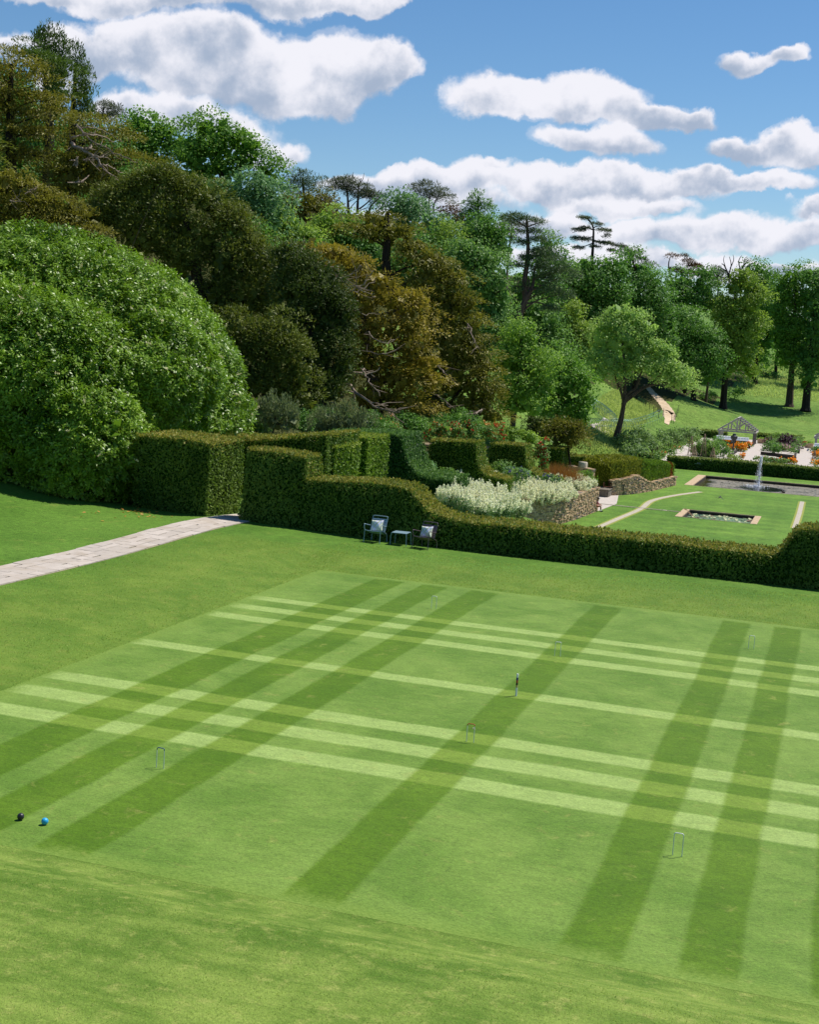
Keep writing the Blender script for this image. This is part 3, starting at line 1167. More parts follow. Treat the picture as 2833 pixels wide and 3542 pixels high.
# the long front hedge: tall block, shoulder, sweep down and the low run to the right
YB = 16.0
pB = prof_y([(514, 944), (580, 953), (638, 964), (642, 1010), (680, 1011), (740, 1015), (800, 1018), (846, 1025), (864, 1034), (880, 1052), (893, 1067), (912, 1081), (945, 1091),
             (1000, 1099), (1100, 1109), (1300, 1131), (1450, 1147), (1560, 1160), (1628, 1167), (1645, 1158), (1660, 1138), (1674, 1120), (1692, 1113), (1724, 1114)], YB + .25)
pB.append((9.0, pB[-1][1]))
hedge('yew_hedge', 'long dark yew hedge along the croquet lawn, stepping down to a low run', 'hedge', pB, YB - .05, YB + 1.9, -.15, YEW, dens=640, L=.095, W=.048, seed=11, batter=.5)
YA = 15.9
pA = prof_y([(312, 917), (380, 922), (442, 934)], YA)
pA[0] = (pA[0][0] - .5, pA[0][1])
hedge('yew_hedge', 'square yew hedge block beside the flagged path, under the laurel', 'hedge', pA, YA, YA + 2.75, 0.05, YEW, dens=640, L=.095, W=.048, seed=12)
# the hedge running behind the opening
pA2 = prof_y([(395, 914), (505, 926), (600, 921), (690, 914)], 24.5)
hedge('yew_hedge', 'rust topped yew hedge behind the path opening', 'hedge', pA2, 24.5, 28.2, -.4, YEW, dens=430, L=.11, W=.055, seed=13)


def baffle(pts, t, depth, mats, label, seed, zb_off=-2.9, left=None, dens=360, L=.12, W=.06):
    y = at_t(pts[0][0], pts[0][1], t)[1]
    pr_ = prof_y(pts, y)
    if left:
        pr_[0] = (pr_[0][0] - left, pr_[0][1])
    zb = min(pr_[0][1] - 2.6, pr_[-1][1] - .9)
    hedge('yew_hedge', label, 'hedge', pr_, y, y + depth, zb, mats, dens=dens, L=L, W=W, seed=seed)


baffle([(628, 934), (660, 936), (707, 941)], 54.0, 2.9, YEW_FRESH, 'bright green yew block just behind the tall hedge end', 21, left=1.0)
baffle([(690, 921), (740, 919), (775, 922)], 60.0, 2.9, YEW_FRESH, 'second yew block of the stepped row, with a sunlit olive end', 22, left=1.0)
baffle([(735, 911), (800, 912), (846, 917), (851, 945), (860, 972), (872, 992), (890, 1003), (920, 1007), (950, 1009)], 65.0, 3.3, YEW_BLUE, 'bluish yew block of the stepped row with a curved tail', 23, left=1.0)
baffle([(905, 927), (960, 928), (1001, 932), (1004, 962), (1010, 985), (1022, 999), (1042, 1006), (1062, 1009)], 82.0, 2.2, YEW, 'square topped yew block right of the wooden rail, above the white flowers', 24, dens=270, L=.13, W=.065)
baffle([(1030, 934), (1070, 935), (1106, 938), (1108, 965), (1114, 986), (1128, 999), (1150, 1006), (1174, 1010)], 93.0, 2.2, YEW, 'square topped yew block beside the red flowering climber', 25, dens=270, L=.13, W=.065)
baffle([(1142, 941), (1165, 942), (1187, 944)], 103.0, 2.4, YEW, 'small yew block behind the rusty grasses', 26, dens=230, L=.14, W=.07)
baffle([(1192, 959), (1215, 960), (1258, 963), (1305, 969)], 112.0, 1.6, YEW, 'dark low yew hedge behind the wooden bench', 27, dens=190, L=.15, W=.075)
# kitchen garden hedges
pL = prof_y([(1405, 962), (1480, 966), (1560, 972), (1640, 979), (1724, 987)], 114.2)
pL.append((16, pL[-1][1]))
hedge('beech_hedge', 'long clipped beech hedge between fountain pool and kitchen garden', 'hedge', pL, 114.2, 116.0, -4.75, BEECH, dens=130, L=.17, W=.10, seed=31)
pS = prof_y([(1331, 955), (1350, 955), (1371, 957)], 113.0)
hedge('beech_hedge', 'short dark beech hedge block left of the gravel way', 'hedge', pS, 113.0, 115.3, -4.75, BEECH, dens=150, L=.16, W=.09, seed=32)
pP = prof_y([(1268, 952), (1300, 948), (1329, 950)], 117.0)
hedge('privet_hedge', 'pale yellow green clipped shrub mass above the low hedges', 'shrub', pP, 117.0, 121.5, -4.6, PRIVET, dens=130, L=.2, W=.13, seed=33, amp=.12)
yk = 171.5
pK = prof_y([(1474, 906), (1500, 908), (1530, 911)], yk)
hedge('beech_hedge', 'dark far hedge left of the timber frame pavilion', 'hedge', pK, yk, yk + 1.6, -4.7, BEECH, dens=70, L=.26, W=.15, seed=34)
pK = prof_y([(1596, 914), (1630, 916), (1688, 919)], yk + 6)
hedge('beech_hedge', 'dark far hedge between the two pavilions', 'hedge', pK, yk + 6, yk + 7.4, -4.7, BEECH, dens=70, L=.26, W=.15, seed=35)

# the wavy golden and green yew on the stone wall
def wavy_yew():
    rng = np.random.RandomState(44)
    base = at_z(1283, 1040, LAWN_Z)
    # plan line of the front from the left end to the right end
    line = [at_t(1283, 1010, 108.0), at_t(1318, 1014, 109.5), at_t(1356, 1016, 112.5), at_t(1390, 1012, 116.5), at_t(1418, 1006, 120.0)]
    tops = [972, 962, 966, 976, 975]
    line = spline([(p[0], p[1], 0) for p in line], 60)
    tz = np.interp(np.linspace(0, 1, 60), np.linspace(0, 1, 60), np.zeros(60))
    us = np.interp(np.linspace(0, 1, 60), [0, .25, .5, .75, 1], [1283, 1318, 1356, 1390, 1418])
    vt = np.interp(us, [1283, 1292, 1305, 1322, 1345, 1362, 1378, 1395, 1418], [982, 974, 970, 967, 966, 972, 978, 975, 977])
    dep = np.interp(us, [1283, 1300, 1325, 1370, 1418], [3.4, 3.6, 3.0, 2.4, 2.2])
    top = []
    for i in range(60):
        d = ray(us[i], vt[i])
        t = (line[i, 1] - CAM[1]) / d[1]
        top.append(CAM[2] + d[2] * t)
    top = np.array(top)
    zb = LAWN_Z + .3
    mb = MB()
    V, F = [], []
    for i in range(60):
        x, y = line[i, 0], line[i, 1]
        bk = np.array([-.75, .66]) * dep[i]
        V += [(x, y, zb), (x, y, top[i] - .12), (x + bk[0] * .15, y + bk[1] * .15, top[i] - .02), (x + bk[0], y + bk[1], top[i] - .02), (x + bk[0], y + bk[1], zb)]
    for i in range(59):
        for k in range(4):
            F.append((5 * i + k, 5 * i + 5 + k, 5 * i + 6 + k, 5 * i + 1 + k))
    F += [(0, 1, 2, 3, 4), tuple(59 * 5 + k for k in (4, 3, 2, 1, 0))]
    mb.add(V, F, 0)
    V = np.array(V).reshape(60, 5, 3)
    def face(a, b, dens, up, gold):
        for i in range(59):
            q = V[i, a], V[i + 1, a], V[i + 1, b], V[i, b]
            nrm = np.cross(q[1] - q[0], q[3] - q[0])
            ar = np.linalg.norm(nrm)
            nrm = nrm / (ar + 1e-9)
            n = rng.poisson(ar * dens)
            f, g = rng.uniform(size=n)[:, None], rng.uniform(size=n)[:, None]
            P = (q[0] * (1 - f) + q[1] * f) * (1 - g) + (q[3] * (1 - f) + q[2] * f) * g
            gd = (i < 24 + rng.normal(0, 3)) if gold is None else gold
            red = 53 <= i <= 55
            mi = np.full(n, 3 if red else (1 if gd else 2))
            D = np.tile([0, 0, up], (n, 1)) + nrm * .08 + rng.normal(size=(n, 3)) * .3
            N2 = nrm + np.array([0, 0, .25]) + rng.normal(size=(n, 3)) * .34
            s_ = rng.uniform(.7, 1.3, n)
            for m_ in (1, 2, 3):
                k = mi == m_
                mb.leaves(P[k] + nrm * rng.normal(.02, .018, (int(k.sum()), 1)), D[k], N2[k], .2 * s_[k], .085 * s_[k], m_)
    face(0, 1, 230, .9, None)
    face(1, 2, 200, .6, None)
    face(2, 3, 150, .5, None)
    # left end
    q = V[0]
    n = 700
    f, g = rng.uniform(size=n)[:, None], rng.uniform(size=n)[:, None]
    P = q[0] * (1 - f) * (1 - g) + q[4] * f * (1 - g) + q[1] * (1 - f) * g + q[3] * f * g
    nn = np.array([-.7, -.6, 0])
    mb.leaves(P, np.array([0, 0, .9]) + rng.normal(size=(n, 3)) * .5, nn + rng.normal(size=(n, 3)) * .4, .2, .085, 1)
    red = leafmat('browned_yew_leaf', lin(112, 62, 20), lin(150, 90, 36), .25)
    o = mb.build('sculpted_yew_hedge', [YEW_GOLD[0], YEW_GOLD[1], YEW_FRESH[1], red], origin=(line[30, 0], line[30, 1], LAWN_Z + .3))
    tag(o, 'wavy golden to green yew hedge growing on top of a curved stone wall', 'hedge')
    # the stone wall under it
    return line, us


YLINE, YUS = wavy_yew()


# ------------------------------------------------------------------ dry stone walls
def drystone_mat():
    mm, T = mat('dry_stone')
    g = T.n('ShaderNodeNewGeometry')
    rnd = g.outputs['Random Per Island']
    n = T.noise(g.outputs['Position'], 6, 5, .65)
    col = T.mix(rnd, lin(162, 134, 104), lin(204, 176, 142))
    col = T.mix(T.m('MULTIPLY', T.sstep(n, .45, .7), .55), col, lin(140, 116, 90))
    col = T.mix(T.m('GREATER_THAN', T.m('FRACT', T.m('MULTIPLY', rnd, 23.7)), .86), col, lin(122, 112, 104))
    finish(T, principled(T, col, .9, .15, 0, (n, .5, .02)))
    return mm


DRYSTONE = drystone_mat()
WALLCORE = simple('wall_joint_shadow_earth', lin(86, 66, 48), .95, .05, 0, .3, 6)


def stone_wall(name, label, line, topz, zb, thick, nrm_sign=-1, sw=(.16, .42), sh=(.07, .13), seed=3, skip=None):
    """courses of separate thin stones laid against an earth core; line: plan points; topz: height at each"""
    rng = random.Random(seed)
    P = np.array(line, float)[:, :2]
    seg = np.linalg.norm(np.diff(P, axis=0), axis=1)
    cum = np.concatenate([[0], np.cumsum(seg)])
    L = cum[-1]
    at = lambda s_: np.array([np.interp(s_, cum, P[:, 0]), np.interp(s_, cum, P[:, 1])])
    def tang(s_):
        d = at(min(L, s_ + .1)) - at(max(0, s_ - .1))
        return d / (np.linalg.norm(d) + 1e-9)
    tz = lambda s_: float(np.interp(s_, np.linspace(0, L, len(topz)), topz))
    mb = MB()
    k = max(4, int(L / .5))
    V, F = [], []
    for i in range(k + 1):
        s_ = L * i / k
        p, t = at(s_), tang(s_)
        nn = np.array([t[1], -t[0]]) * -nrm_sign
        a, b = p - nn * .05, p - nn * (thick - .05)
        z = tz(s_) - .06
        V += [(a[0], a[1], zb), (a[0], a[1], z), (b[0], b[1], z), (b[0], b[1], zb)]
    for i in range(k):
        for j in range(3):
            F.append((4 * i + j, 4 * i + 4 + j, 4 * i + 5 + j, 4 * i + 1 + j))
    F += [(0, 1, 2, 3), (4 * k + 3, 4 * k + 2, 4 * k + 1, 4 * k)]
    mb.add(V, F, 1)
    def stone(c, t, nn, w, d, h):
        # slightly irregular block: c = centre of the outer face foot
        j = lambda a: rng.uniform(-a, a)
        vs = []
        for z in (0, h):
            for (a, b) in ((-w / 2, 0), (w / 2, 0), (w / 2, -d), (-w / 2, -d)):
                q = c[:2] + t * (a + j(.02)) + nn * (b + j(.025))
                vs.append((q[0], q[1], c[2] + z + j(.015)))
        mb.add(vs, [(0, 3, 2, 1), (4, 5, 6, 7), (0, 1, 5, 4), (1, 2, 6, 5), (2, 3, 7, 6), (3, 0, 4, 7)], 0)
    z = zb + .1
    zmax = max(topz)
    while z < zmax:
        h = rng.uniform(*sh)
        s_ = rng.uniform(-.2, 0)
        while s_ < L:
            w = rng.uniform(*sw)
            c = s_ + w / 2
            if 0 < c < L and z + h * .7 < tz(c):
                p, t = at(c), tang(c)
                nn = np.array([t[1], -t[0]]) * -nrm_sign
                stone(np.array([p[0], p[1], z]) + np.append(nn * rng.uniform(-.02, .05), 0), t, nn, w - .02, .22, h - .012)
            s_ += w
        z += h
    # cope
    s_ = 0
    while s_ < L:
        w = rng.uniform(.25, .5)
        c = min(L, s_ + w / 2)
        p, t = at(c), tang(c)
        nn = np.array([t[1], -t[0]]) * -nrm_sign
        stone(np.array([p[0], p[1], tz(c) - .05]) + np.append(nn * .04, 0), t, nn, w - .02, thick + .06, rng.uniform(.07, .12))
        s_ += w
    # right end face (the far end of the line) is closed with stones too
    p, t = at(L), tang(L)
    nn = np.array([t[1], -t[0]]) * -nrm_sign
    z = zb + .1
    while z < tz(L) - .05:
        h = rng.uniform(*sh)
        a = 0
        while a < thick - .1:
            w = rng.uniform(.15, .3)
            q = p - nn * (a + w / 2) + t * rng.uniform(0, .04)
            stone(np.array([q[0], q[1], z]), nn, t, w - .02, .15, h - .012)
            a += w
        z += h
    o = mb.build(name, [DRYSTONE, WALLCORE], origin=(P[0][0], P[0][1], zb))
    return tag(o, label, 'wall')


# bed wall: seen face looks right/towards the camera
wl = spline([(-14.6, 55.5), (-13.2, 57.9), (-11.9, 60.2), (-11.25, 62.4), (-10.85, 66.5), (-10.66, 70.9)], 30)
stone_wall('dry_stone_wall', 'tall honey coloured dry stone wall holding up the bed of white flowers', wl, [LAWN_Z + 1.75, LAWN_Z + 1.7, LAWN_Z + 1.62], LAWN_Z - .2, .5, seed=4)
yl = [(p[0] + .32, p[1] - .32) for p in YLINE]
pts_u = [1275, 1300, 1318, 1332, 1345, 1358, 1380, 1420]
hts = [1.10, 1.3, 1.5, 1.15, .82, .72, .72, .78]
topw = [LAWN_Z + float(np.interp(u, pts_u, hts)) for u in YUS]
stone_wall('dry_stone_wall', 'low dry stone wall with a wavy top under the sculpted yew', yl, topw, LAWN_Z - .15, .45, seed=5)
bl = [at_z(1197, 995, -3.4)[:2], at_z(1246, 999, -3.4)[:2]]
b0, b1 = at_t(1196, 990, 104), at_t(1247, 995, 103)
stone_wall('dry_stone_wall', 'short grey dry stone wall behind the rusty grasses, a stone block on it', [b0[:2], b1[:2]], [b0[2] + .35, b1[2] + .2], b1[2] - 1.2, .45, seed=6)
sb = MB()
c = at_t(1227, 984, 103.7)
sb.lathe([(.0, -.2), (.34, -.2), (.36, 0), (.36, .38), (.33, .42), (.0, .42)], (0, 0, 0), 10)
tag(sb.build('stone_block', stone_mat('pale_block_stone', lin(176, 164, 146), lin(196, 186, 168), lin(150, 138, 120)), origin=(0, 0, 0)), 'pale drum shaped stone block standing on the short grey wall', 'stone')
bpy.data.objects['stone_block'].location = tuple(c)

# ------------------------------------------------------------------ trees and shrubs
BR = AR * np.array([1, 1, 0.0])
BR = BR / np.linalg.norm(BR)                     # horizontal, across the view
BF = np.array([-BR[1], BR[0], 0.0])              # horizontal, away from the terrace
BZ = np.array([0, 0, 1.0])
BAS = np.stack([BR, BF, BZ])                     # rows
U2M = S / FPX                                    # photo pixels -> metres per metre of distance

BARK = barkmat('grey_brown_bark', lin(58, 48, 40), lin(98, 84, 70))
BARK_PALE = barkmat('pale_dead_wood', lin(112, 96, 84), lin(160, 144, 130))
BARK_PINE = barkmat('pine_bark', lin(66, 54, 50), lin(112, 90, 80))
BARK_DARK = barkmat('dark_bark', lin(34, 30, 26), lin(60, 52, 44))

LM = {}
def leafm(key, c1, c2, **k):
    LM[key] = leafmat(key + '_leaf', c1, c2, **k)


leafm('olive_yew', lin(58, 74, 22), lin(130, 138, 54), trans=.25)
leafm('dark_yew', lin(40, 58, 20), lin(96, 112, 46), trans=.22)
leafm('bronze_yew', lin(82, 86, 28), lin(154, 146, 60), trans=.25)
leafm('orange_yew', lin(102, 98, 30), lin(176, 156, 62), trans=.28)
leafm('olive_bronze', lin(76, 84, 28), lin(148, 142, 58), trans=.25)
leafm('cypress', lin(38, 62, 24), lin(104, 128, 52), trans=.25)
leafm('pine', lin(50, 72, 48), lin(106, 128, 84), trans=.2)
leafm('grey_pine', lin(68, 80, 62), lin(124, 132, 102), trans=.2)
leafm('beech_tree', lin(58, 108, 34), lin(132, 170, 66), trans=.38)
leafm('deep_green', lin(58, 102, 42), lin(120, 162, 72), trans=.36)
leafm('mid_green', lin(64, 110, 50), lin(134, 168, 88), trans=.38)
leafm('fresh_green', lin(92, 130, 44), lin(170, 194, 88), trans=.42)
leafm('blue_green', lin(58, 104, 62), lin(134, 170, 114), trans=.38)
leafm('pale_green', lin(102, 144, 64), lin(182, 206, 118), trans=.40)
leafm('lime', lin(68, 116, 36), lin(160, 190, 82), trans=.42)
leafm('yellow_green', lin(86, 120, 36), lin(160, 182, 80), trans=.40)
leafm('purple', lin(36, 18, 24), lin(74, 40, 44), trans=.3)
leafm('brown_red', lin(70, 54, 36), lin(120, 88, 58), trans=.25)
leafm('grey_shrub', lin(80, 98, 62), lin(142, 152, 106), trans=.3)
leafm('laurel', lin(36, 82, 8), lin(152, 186, 56), trans=.24, rough=.40, spec=.34, third=(lin(140, 166, 72), .93))
leafm('border_green', lin(62, 104, 42), lin(138, 168, 84), trans=.35)
leafm('apple', lin(66, 102, 50), lin(142, 166, 102), trans=.36)


def world_lobes(lobes, t):
    """(u, v, half width, half height[, depth offset]) in photo pixels at distance t -> ellipsoids"""
    out = []
    for q in lobes:
        u, v, ru, rv = q[:4]
        dt = q[4] if len(q) > 4 else 0.0
        tt = t + dt
        c = at_t(u, v, tt)
        a, b = ru * U2M * tt, rv * U2M * tt
        out.append((c, np.array([a, max(.8 * (a * b) ** .5, .6 * a), b])))
    return out


def unit(n, rng):
    r = rng.normal(size=(n, 3))
    return r / np.linalg.norm(r, axis=1)[:, None]


STY = {  # clump radius (leaves), clumps per area, leaves per clump, flattening, leaf shape
    'broad': dict(cr=4.2, den=1.55, n=80, sh=(1.05, 1.05, .72), L=.85, W=.56, fill=1.0),
    'yew': dict(cr=3.8, den=1.7, n=80, sh=(1.0, 1.0, .8), L=1.1, W=.36, fill=1.0),
    'spray': dict(cr=4.6, den=1.9, n=84, sh=(1.15, 1.15, .40), L=1.1, W=.38, fill=.9),
    'pine': dict(cr=3.0, den=1.9, n=60, sh=(1.2, 1.2, .5), L=1.2, W=.22, fill=.0),
    'plume': dict(cr=3.4, den=1.9, n=64, sh=(.55, .55, 1.5), L=1.15, W=.30, fill=.5),
}


def crown_mesh(mb, lob, leaf, style, rng, dens=1.0, mi=0, thick=.22, back=.45, fill=1.0, cs=1.0):
    st = STY[style]
    leaf = leaf * .78
    cr = leaf * st['cr'] * 1.12 * cs
    Cs = np.array([l[0] for l in lob])
    Rs = np.array([l[1] for l in lob])
    P, O = [], []
    for i, (c, r) in enumerate(lob):
        a, b, d = r
        area = 4 * math.pi * (((a * b) ** 1.6 + (a * d) ** 1.6 + (b * d) ** 1.6) / 3) ** (1 / 1.6)
        n = max(8, int(area / (cr * cr) * dens * st['den']))
        dr = unit(n, rng)
        keep = (dr[:, 2] > -.35) | (rng.uniform(size=n) < .5)
        keep &= (dr[:, 1] < .35) | (rng.uniform(size=n) < back)
        dr = dr[keep]
        rad = 1.0 - np.abs(rng.normal(0, thick, len(dr)))
        rad = np.clip(rad + rng.normal(0, .07, len(dr)), .2, 1.15)
        p = c + (dr * r * rad[:, None]) @ BAS
        # drop what is buried in other lobes
        ok = np.ones(len(p), bool)
        for j in range(len(lob)):
            if j == i:
                continue
            q = ((p - Cs[j]) @ BAS.T) / Rs[j]
            ok &= (q * q).sum(1) > .55
        p, dr = p[ok], dr[ok]
        nrm = (dr / r) @ BAS
        nrm /= np.linalg.norm(nrm, axis=1)[:, None] + 1e-9
        P.append(p)
        O.append(nrm)
    P, O = np.vstack(P), np.vstack(O)
    P = P + O * (wobble(P / (leaf * 7), leaf * 2.6 * cs, 1.0, int(rng.randint(9999))))[:, None]
    n = len(P)
    k = st['n'] * (cs ** 1.5)
    sz = rng.uniform(.55, 1.35, n)
    cnt = np.maximum(5, (k * sz ** 1.7).astype(int))
    idx = np.repeat(np.arange(n), cnt)
    mtot = len(idx)
    o = O[idx]
    # leaves sit on the upper and outer side of each small dome of foliage
    off = unit(mtot, rng)
    flip = (off * (o * .6 + BZ * .8)).sum(1) < -.35
    off[flip] *= -1
    off *= (rng.uniform(.35, 1.0, mtot) ** .5)[:, None]
    off *= np.array(st['sh'])
    p = P[idx] + off * (cr * sz[idx])[:, None]
    dome = off / (np.linalg.norm(off, axis=1)[:, None] + 1e-9)
    r = rng.normal(size=(mtot, 3))
    if style == 'broad':
        N = o * .25 + dome * .6 + BZ * .4 + r * .30
        D = rng.normal(size=(mtot, 3)) + dome * .5 - BZ * .25
    elif style == 'yew':
        D = dome * .6 + o * .25 + BZ * .25 + r * .5
        N = o * .3 + dome * .55 + BZ * .5 + rng.normal(size=(mtot, 3)) * .32
    elif style == 'spray':
        D = o * .7 + dome * np.array([.5, .5, .1]) + r * .35
        N = BZ * 1.0 + o * .25 + dome * .3 + rng.normal(size=(mtot, 3)) * .28
    elif style == 'plume':
        D = o * .25 + BZ * .9 + r * .35
        N = o * .5 + dome * .5 + rng.normal(size=(mtot, 3)) * .45
    else:
        D = dome * .5 + BZ * .35 + r * .7
        N = BZ * .6 + o * .3 + dome * .3 + rng.normal(size=(mtot, 3)) * .6
    s_ = rng.uniform(.65, 1.35, mtot)
    mb.leaves(p, D, N, leaf * st['L'] * s_, leaf * st['W'] * s_ * rng.uniform(.8, 1.2, mtot), mi)
    # larger sprays inside the crown
    if st['fill'] and fill:
        for (c, r) in lob:
            if min(r) < leaf * 2.2:
                continue
            a, b, d = r
            area = 4 * math.pi * (((a * b) ** 1.6 + (a * d) ** 1.6 + (b * d) ** 1.6) / 3) ** (1 / 1.6)
            L2 = leaf * 3.6
            m_ = int(area / (L2 * L2) * 3.2 * st['fill'] * fill)
            dr = unit(m_, rng)
            q = c + (dr * r * rng.uniform(.45, .80, m_)[:, None]) @ BAS
            mb.leaves(q, rng.normal(size=(m_, 3)), dr @ BAS + rng.normal(size=(m_, 3)) * .5, L2 * rng.uniform(.6, 1.1, m_), L2 * .8, mi)
    return P


def trunk_mesh(mb, base, path, r0, lob, rng, nb=8, r1=None, branch=.35):
    pts = [np.array(base, float)] + [np.array(p, float) for p in path]
    pts = spline(pts, max(8, 4 * len(pts)))
    rr = np.linspace(r0, (r1 if r1 else r0 * .25), len(pts))
    rr[0] *= 1.35
    mb.tube(pts, rr, 8)
    if nb:
        order = rng.permutation(len(lob))[:nb]
        for i in order:
            c = lob[i][0]
            j = int(np.clip(np.searchsorted(pts[:, 2], c[2] - np.linalg.norm((c - pts[len(pts) // 2])[:2]) * .6), 2, len(pts) - 2))
            a = pts[j]
            e = c + rng.normal(size=3) * lob[i][1] * .2
            m1 = a * .6 + e * .4 + BZ * np.linalg.norm(e - a) * .1 + rng.normal(size=3) * np.linalg.norm(e - a) * .05
            br = spline([a, m1, e], 7)
            mb.tube(br, np.linspace(max(.03, rr[j] * branch), .015, 7), 5)
            for q in range(3):
                s0 = br[3 + q]
                e2 = s0 + rng.normal(size=3) * lob[i][1] * .5 + BZ * lob[i][1][2] * .3
                mb.tube([s0, (s0 + e2) / 2 + rng.normal(size=3) * .1, e2], [max(.02, rr[j] * .16), .02, .008], 4)


def tree(name, label, t, lobes, mkey, leaf, style='broad', base=None, trunk=None, r0=.3, bark=None, dens=1.0, group=None, seed=None, cat='tree', nb=8,
         thick=.22, dead=None, extra=None, gz=None, fill=1.0, cs=None):
    """lobes give the crown's outline at its own distance; base: pixel of the foot (or None: below the crown on the ground)"""
    rng = np.random.RandomState(seed if seed is not None else (abs(hash(label)) % 10000 if False else sum(map(ord, label)) % 9973))
    lob = world_lobes(lobes, t)
    cen = np.mean([l[0] for l in lob], axis=0)
    if base is not None:
        b = at_t(base[0], base[1], t)
        gzz = g1(b[0], b[1])
        b[2] = min(b[2], gzz + .05) if gz is None else gz
        b[2] -= .1
    else:
        low = min(lob, key=lambda l: l[0][2])
        b = np.array([cen[0], cen[1], g1(cen[0], cen[1]) - .15])
    root = empty(name, b, label, cat, group)
    top = max(lob, key=lambda l: l[0][2] + .3 * l[1][2])[0]
    if trunk is not None:
        path = [at_t(u, v, t) for (u, v) in trunk]
    else:
        path = [b * .6 + cen * .4 + rng.normal(size=3) * .2, cen * .7 + top * .3, top]
    mb = MB()
    trunk_mesh(mb, b, path, r0, lob, rng, nb)
    if extra:
        for (pts, ra, rb) in extra:
            q = spline([at_t(p[0], p[1], t + (p[2] if len(p) > 2 else 0)) for p in pts], 4 * len(pts))
            mb.tube(q, np.linspace(ra, rb, len(q)), 6)
    o = mb.build('trunk', bark or BARK, origin=b)
    o.parent = root
    o.location = (0, 0, 0)
    mb = MB()
    crown_mesh(mb, lob, leaf, style, rng, dens, thick=thick, fill=fill, cs=cs or {'pine': .6, 'plume': .75}.get(style, 1.0))
    o = mb.build('crown', LM[mkey], origin=b)
    o.parent = root
    o.location = (0, 0, 0)
    if dead:
        for (pts, ra, rb) in dead:
            mb = MB()
            q = spline([at_t(p[0], p[1], t + (p[2] if len(p) > 2 else 0)) for p in pts], 4 * len(pts))
            q += rng.normal(size=q.shape) * .05
            mb.tube(q, np.linspace(ra * .75, rb * .7, len(q)), 5)
            for k in range(len(q) - 2):
                if rng.uniform() < .5:
                    d = q[k + 1] - q[k]
                    d /= np.linalg.norm(d) + 1e-9
                    e = q[k] + (d * .8 + rng.normal(size=3) * .55) * rng.uniform(.4, 1.1)
                    mb.tube([q[k], (q[k] + e) / 2 + rng.normal(size=3) * .06, e], [rb * .7, rb * .5, rb * .25], 4)
            o = mb.build('dead_branch', BARK_PALE, origin=b)
            o.parent = root
            o.location = (0, 0, 0)
            o['label'] = 'bare pale dead branch'
    return root


WOOD = 'trees of the wooded hillside'

# ---- left hillside
tree('cedar_tree', 'layered bronze cedar at the far left edge, in front of the tall dark cypress', 103,
     [(20, 128, 40, 13), (60, 150, 38, 11), (12, 168, 42, 13), (85, 178, 36, 11), (30, 202, 50, 12), (98, 212, 32, 11), (40, 238, 60, 12), (105, 243, 32, 11), (15, 268, 42, 13), (72, 285, 60, 13), (20, 318, 60, 14), (80, 338, 52, 14), (-40, 200, 50, 60)],
     'bronze_yew', .34, 'spray', trunk=[(22, 330), (20, 220), (24, 135)], r0=.5, dens=1.35, bark=BARK_DARK, nb=13, group=WOOD,
     dead=[([(42, 263), (52, 275), (60, 287)], .07, .03), ([(0, 238), (10, 234), (40, 240)], .05, .02), ([(8, 132), (12, 138), (15, 144)], .05, .02)])
tree('cypress_tree', 'tallest dark green cypress with several upright spires on the left skyline', 118,
     [(84, 100, 13, 30), (102, 104, 12, 30), (120, 112, 13, 30), (134, 130, 9, 26), (94, 140, 26, 26), (125, 150, 18, 26), (110, 185, 28, 28), (110, 230, 30, 36)],
     'cypress', .34, 'plume', trunk=[(104, 300), (104, 200), (100, 100)], r0=.5, dens=.95, bark=BARK_DARK, group=WOOD, thick=.3)
tree('cedar_tree', 'green flat branched cedar spreading below the dark spires', 110,
     [(60, 88, 12, 4), (52, 108, 10, 4), (70, 124, 34, 8), (98, 142, 36, 8), (132, 160, 30, 8), (120, 178, 30, 8), (70, 118, 18, 6), (140, 205, 24, 8), (105, 195, 36, 9)],
     'cypress', .32, 'spray', trunk=[(100, 300), (98, 200), (92, 130)], r0=.35, dens=1.5, bark=BARK_DARK, nb=9, group=WOOD)
tree('cypress_tree', 'narrow dark cypress right of the tallest spires, with flat lower boughs', 114,
     [(157, 128, 7, 18), (164, 150, 11, 15), (175, 162, 7, 20), (178, 178, 11, 14), (160, 178, 10, 12), (184, 205, 22, 6), (170, 222, 28, 7), (186, 240, 22, 7), (162, 258, 26, 9), (178, 190, 14, 8)],
     'cypress', .32, 'plume', trunk=[(147, 330), (150, 260), (156, 190), (158, 130)], r0=.38, dens=.9, bark=BARK_DARK, nb=9, group=WOOD)
tree('pine_tree', 'small grey pine peeping over the shoulder of the hill beside the dark cypress', 165,
     [(214, 228, 16, 6), (236, 226, 14, 5), (247, 238, 14, 7), (206, 241, 14, 6), (226, 246, 18, 6), (244, 252, 10, 6), (222, 222, 10, 4)],
     'grey_pine', .4, 'pine', trunk=[(212, 262), (214, 245), (218, 228)], r0=.22, bark=BARK_PINE, nb=6, group=WOOD)
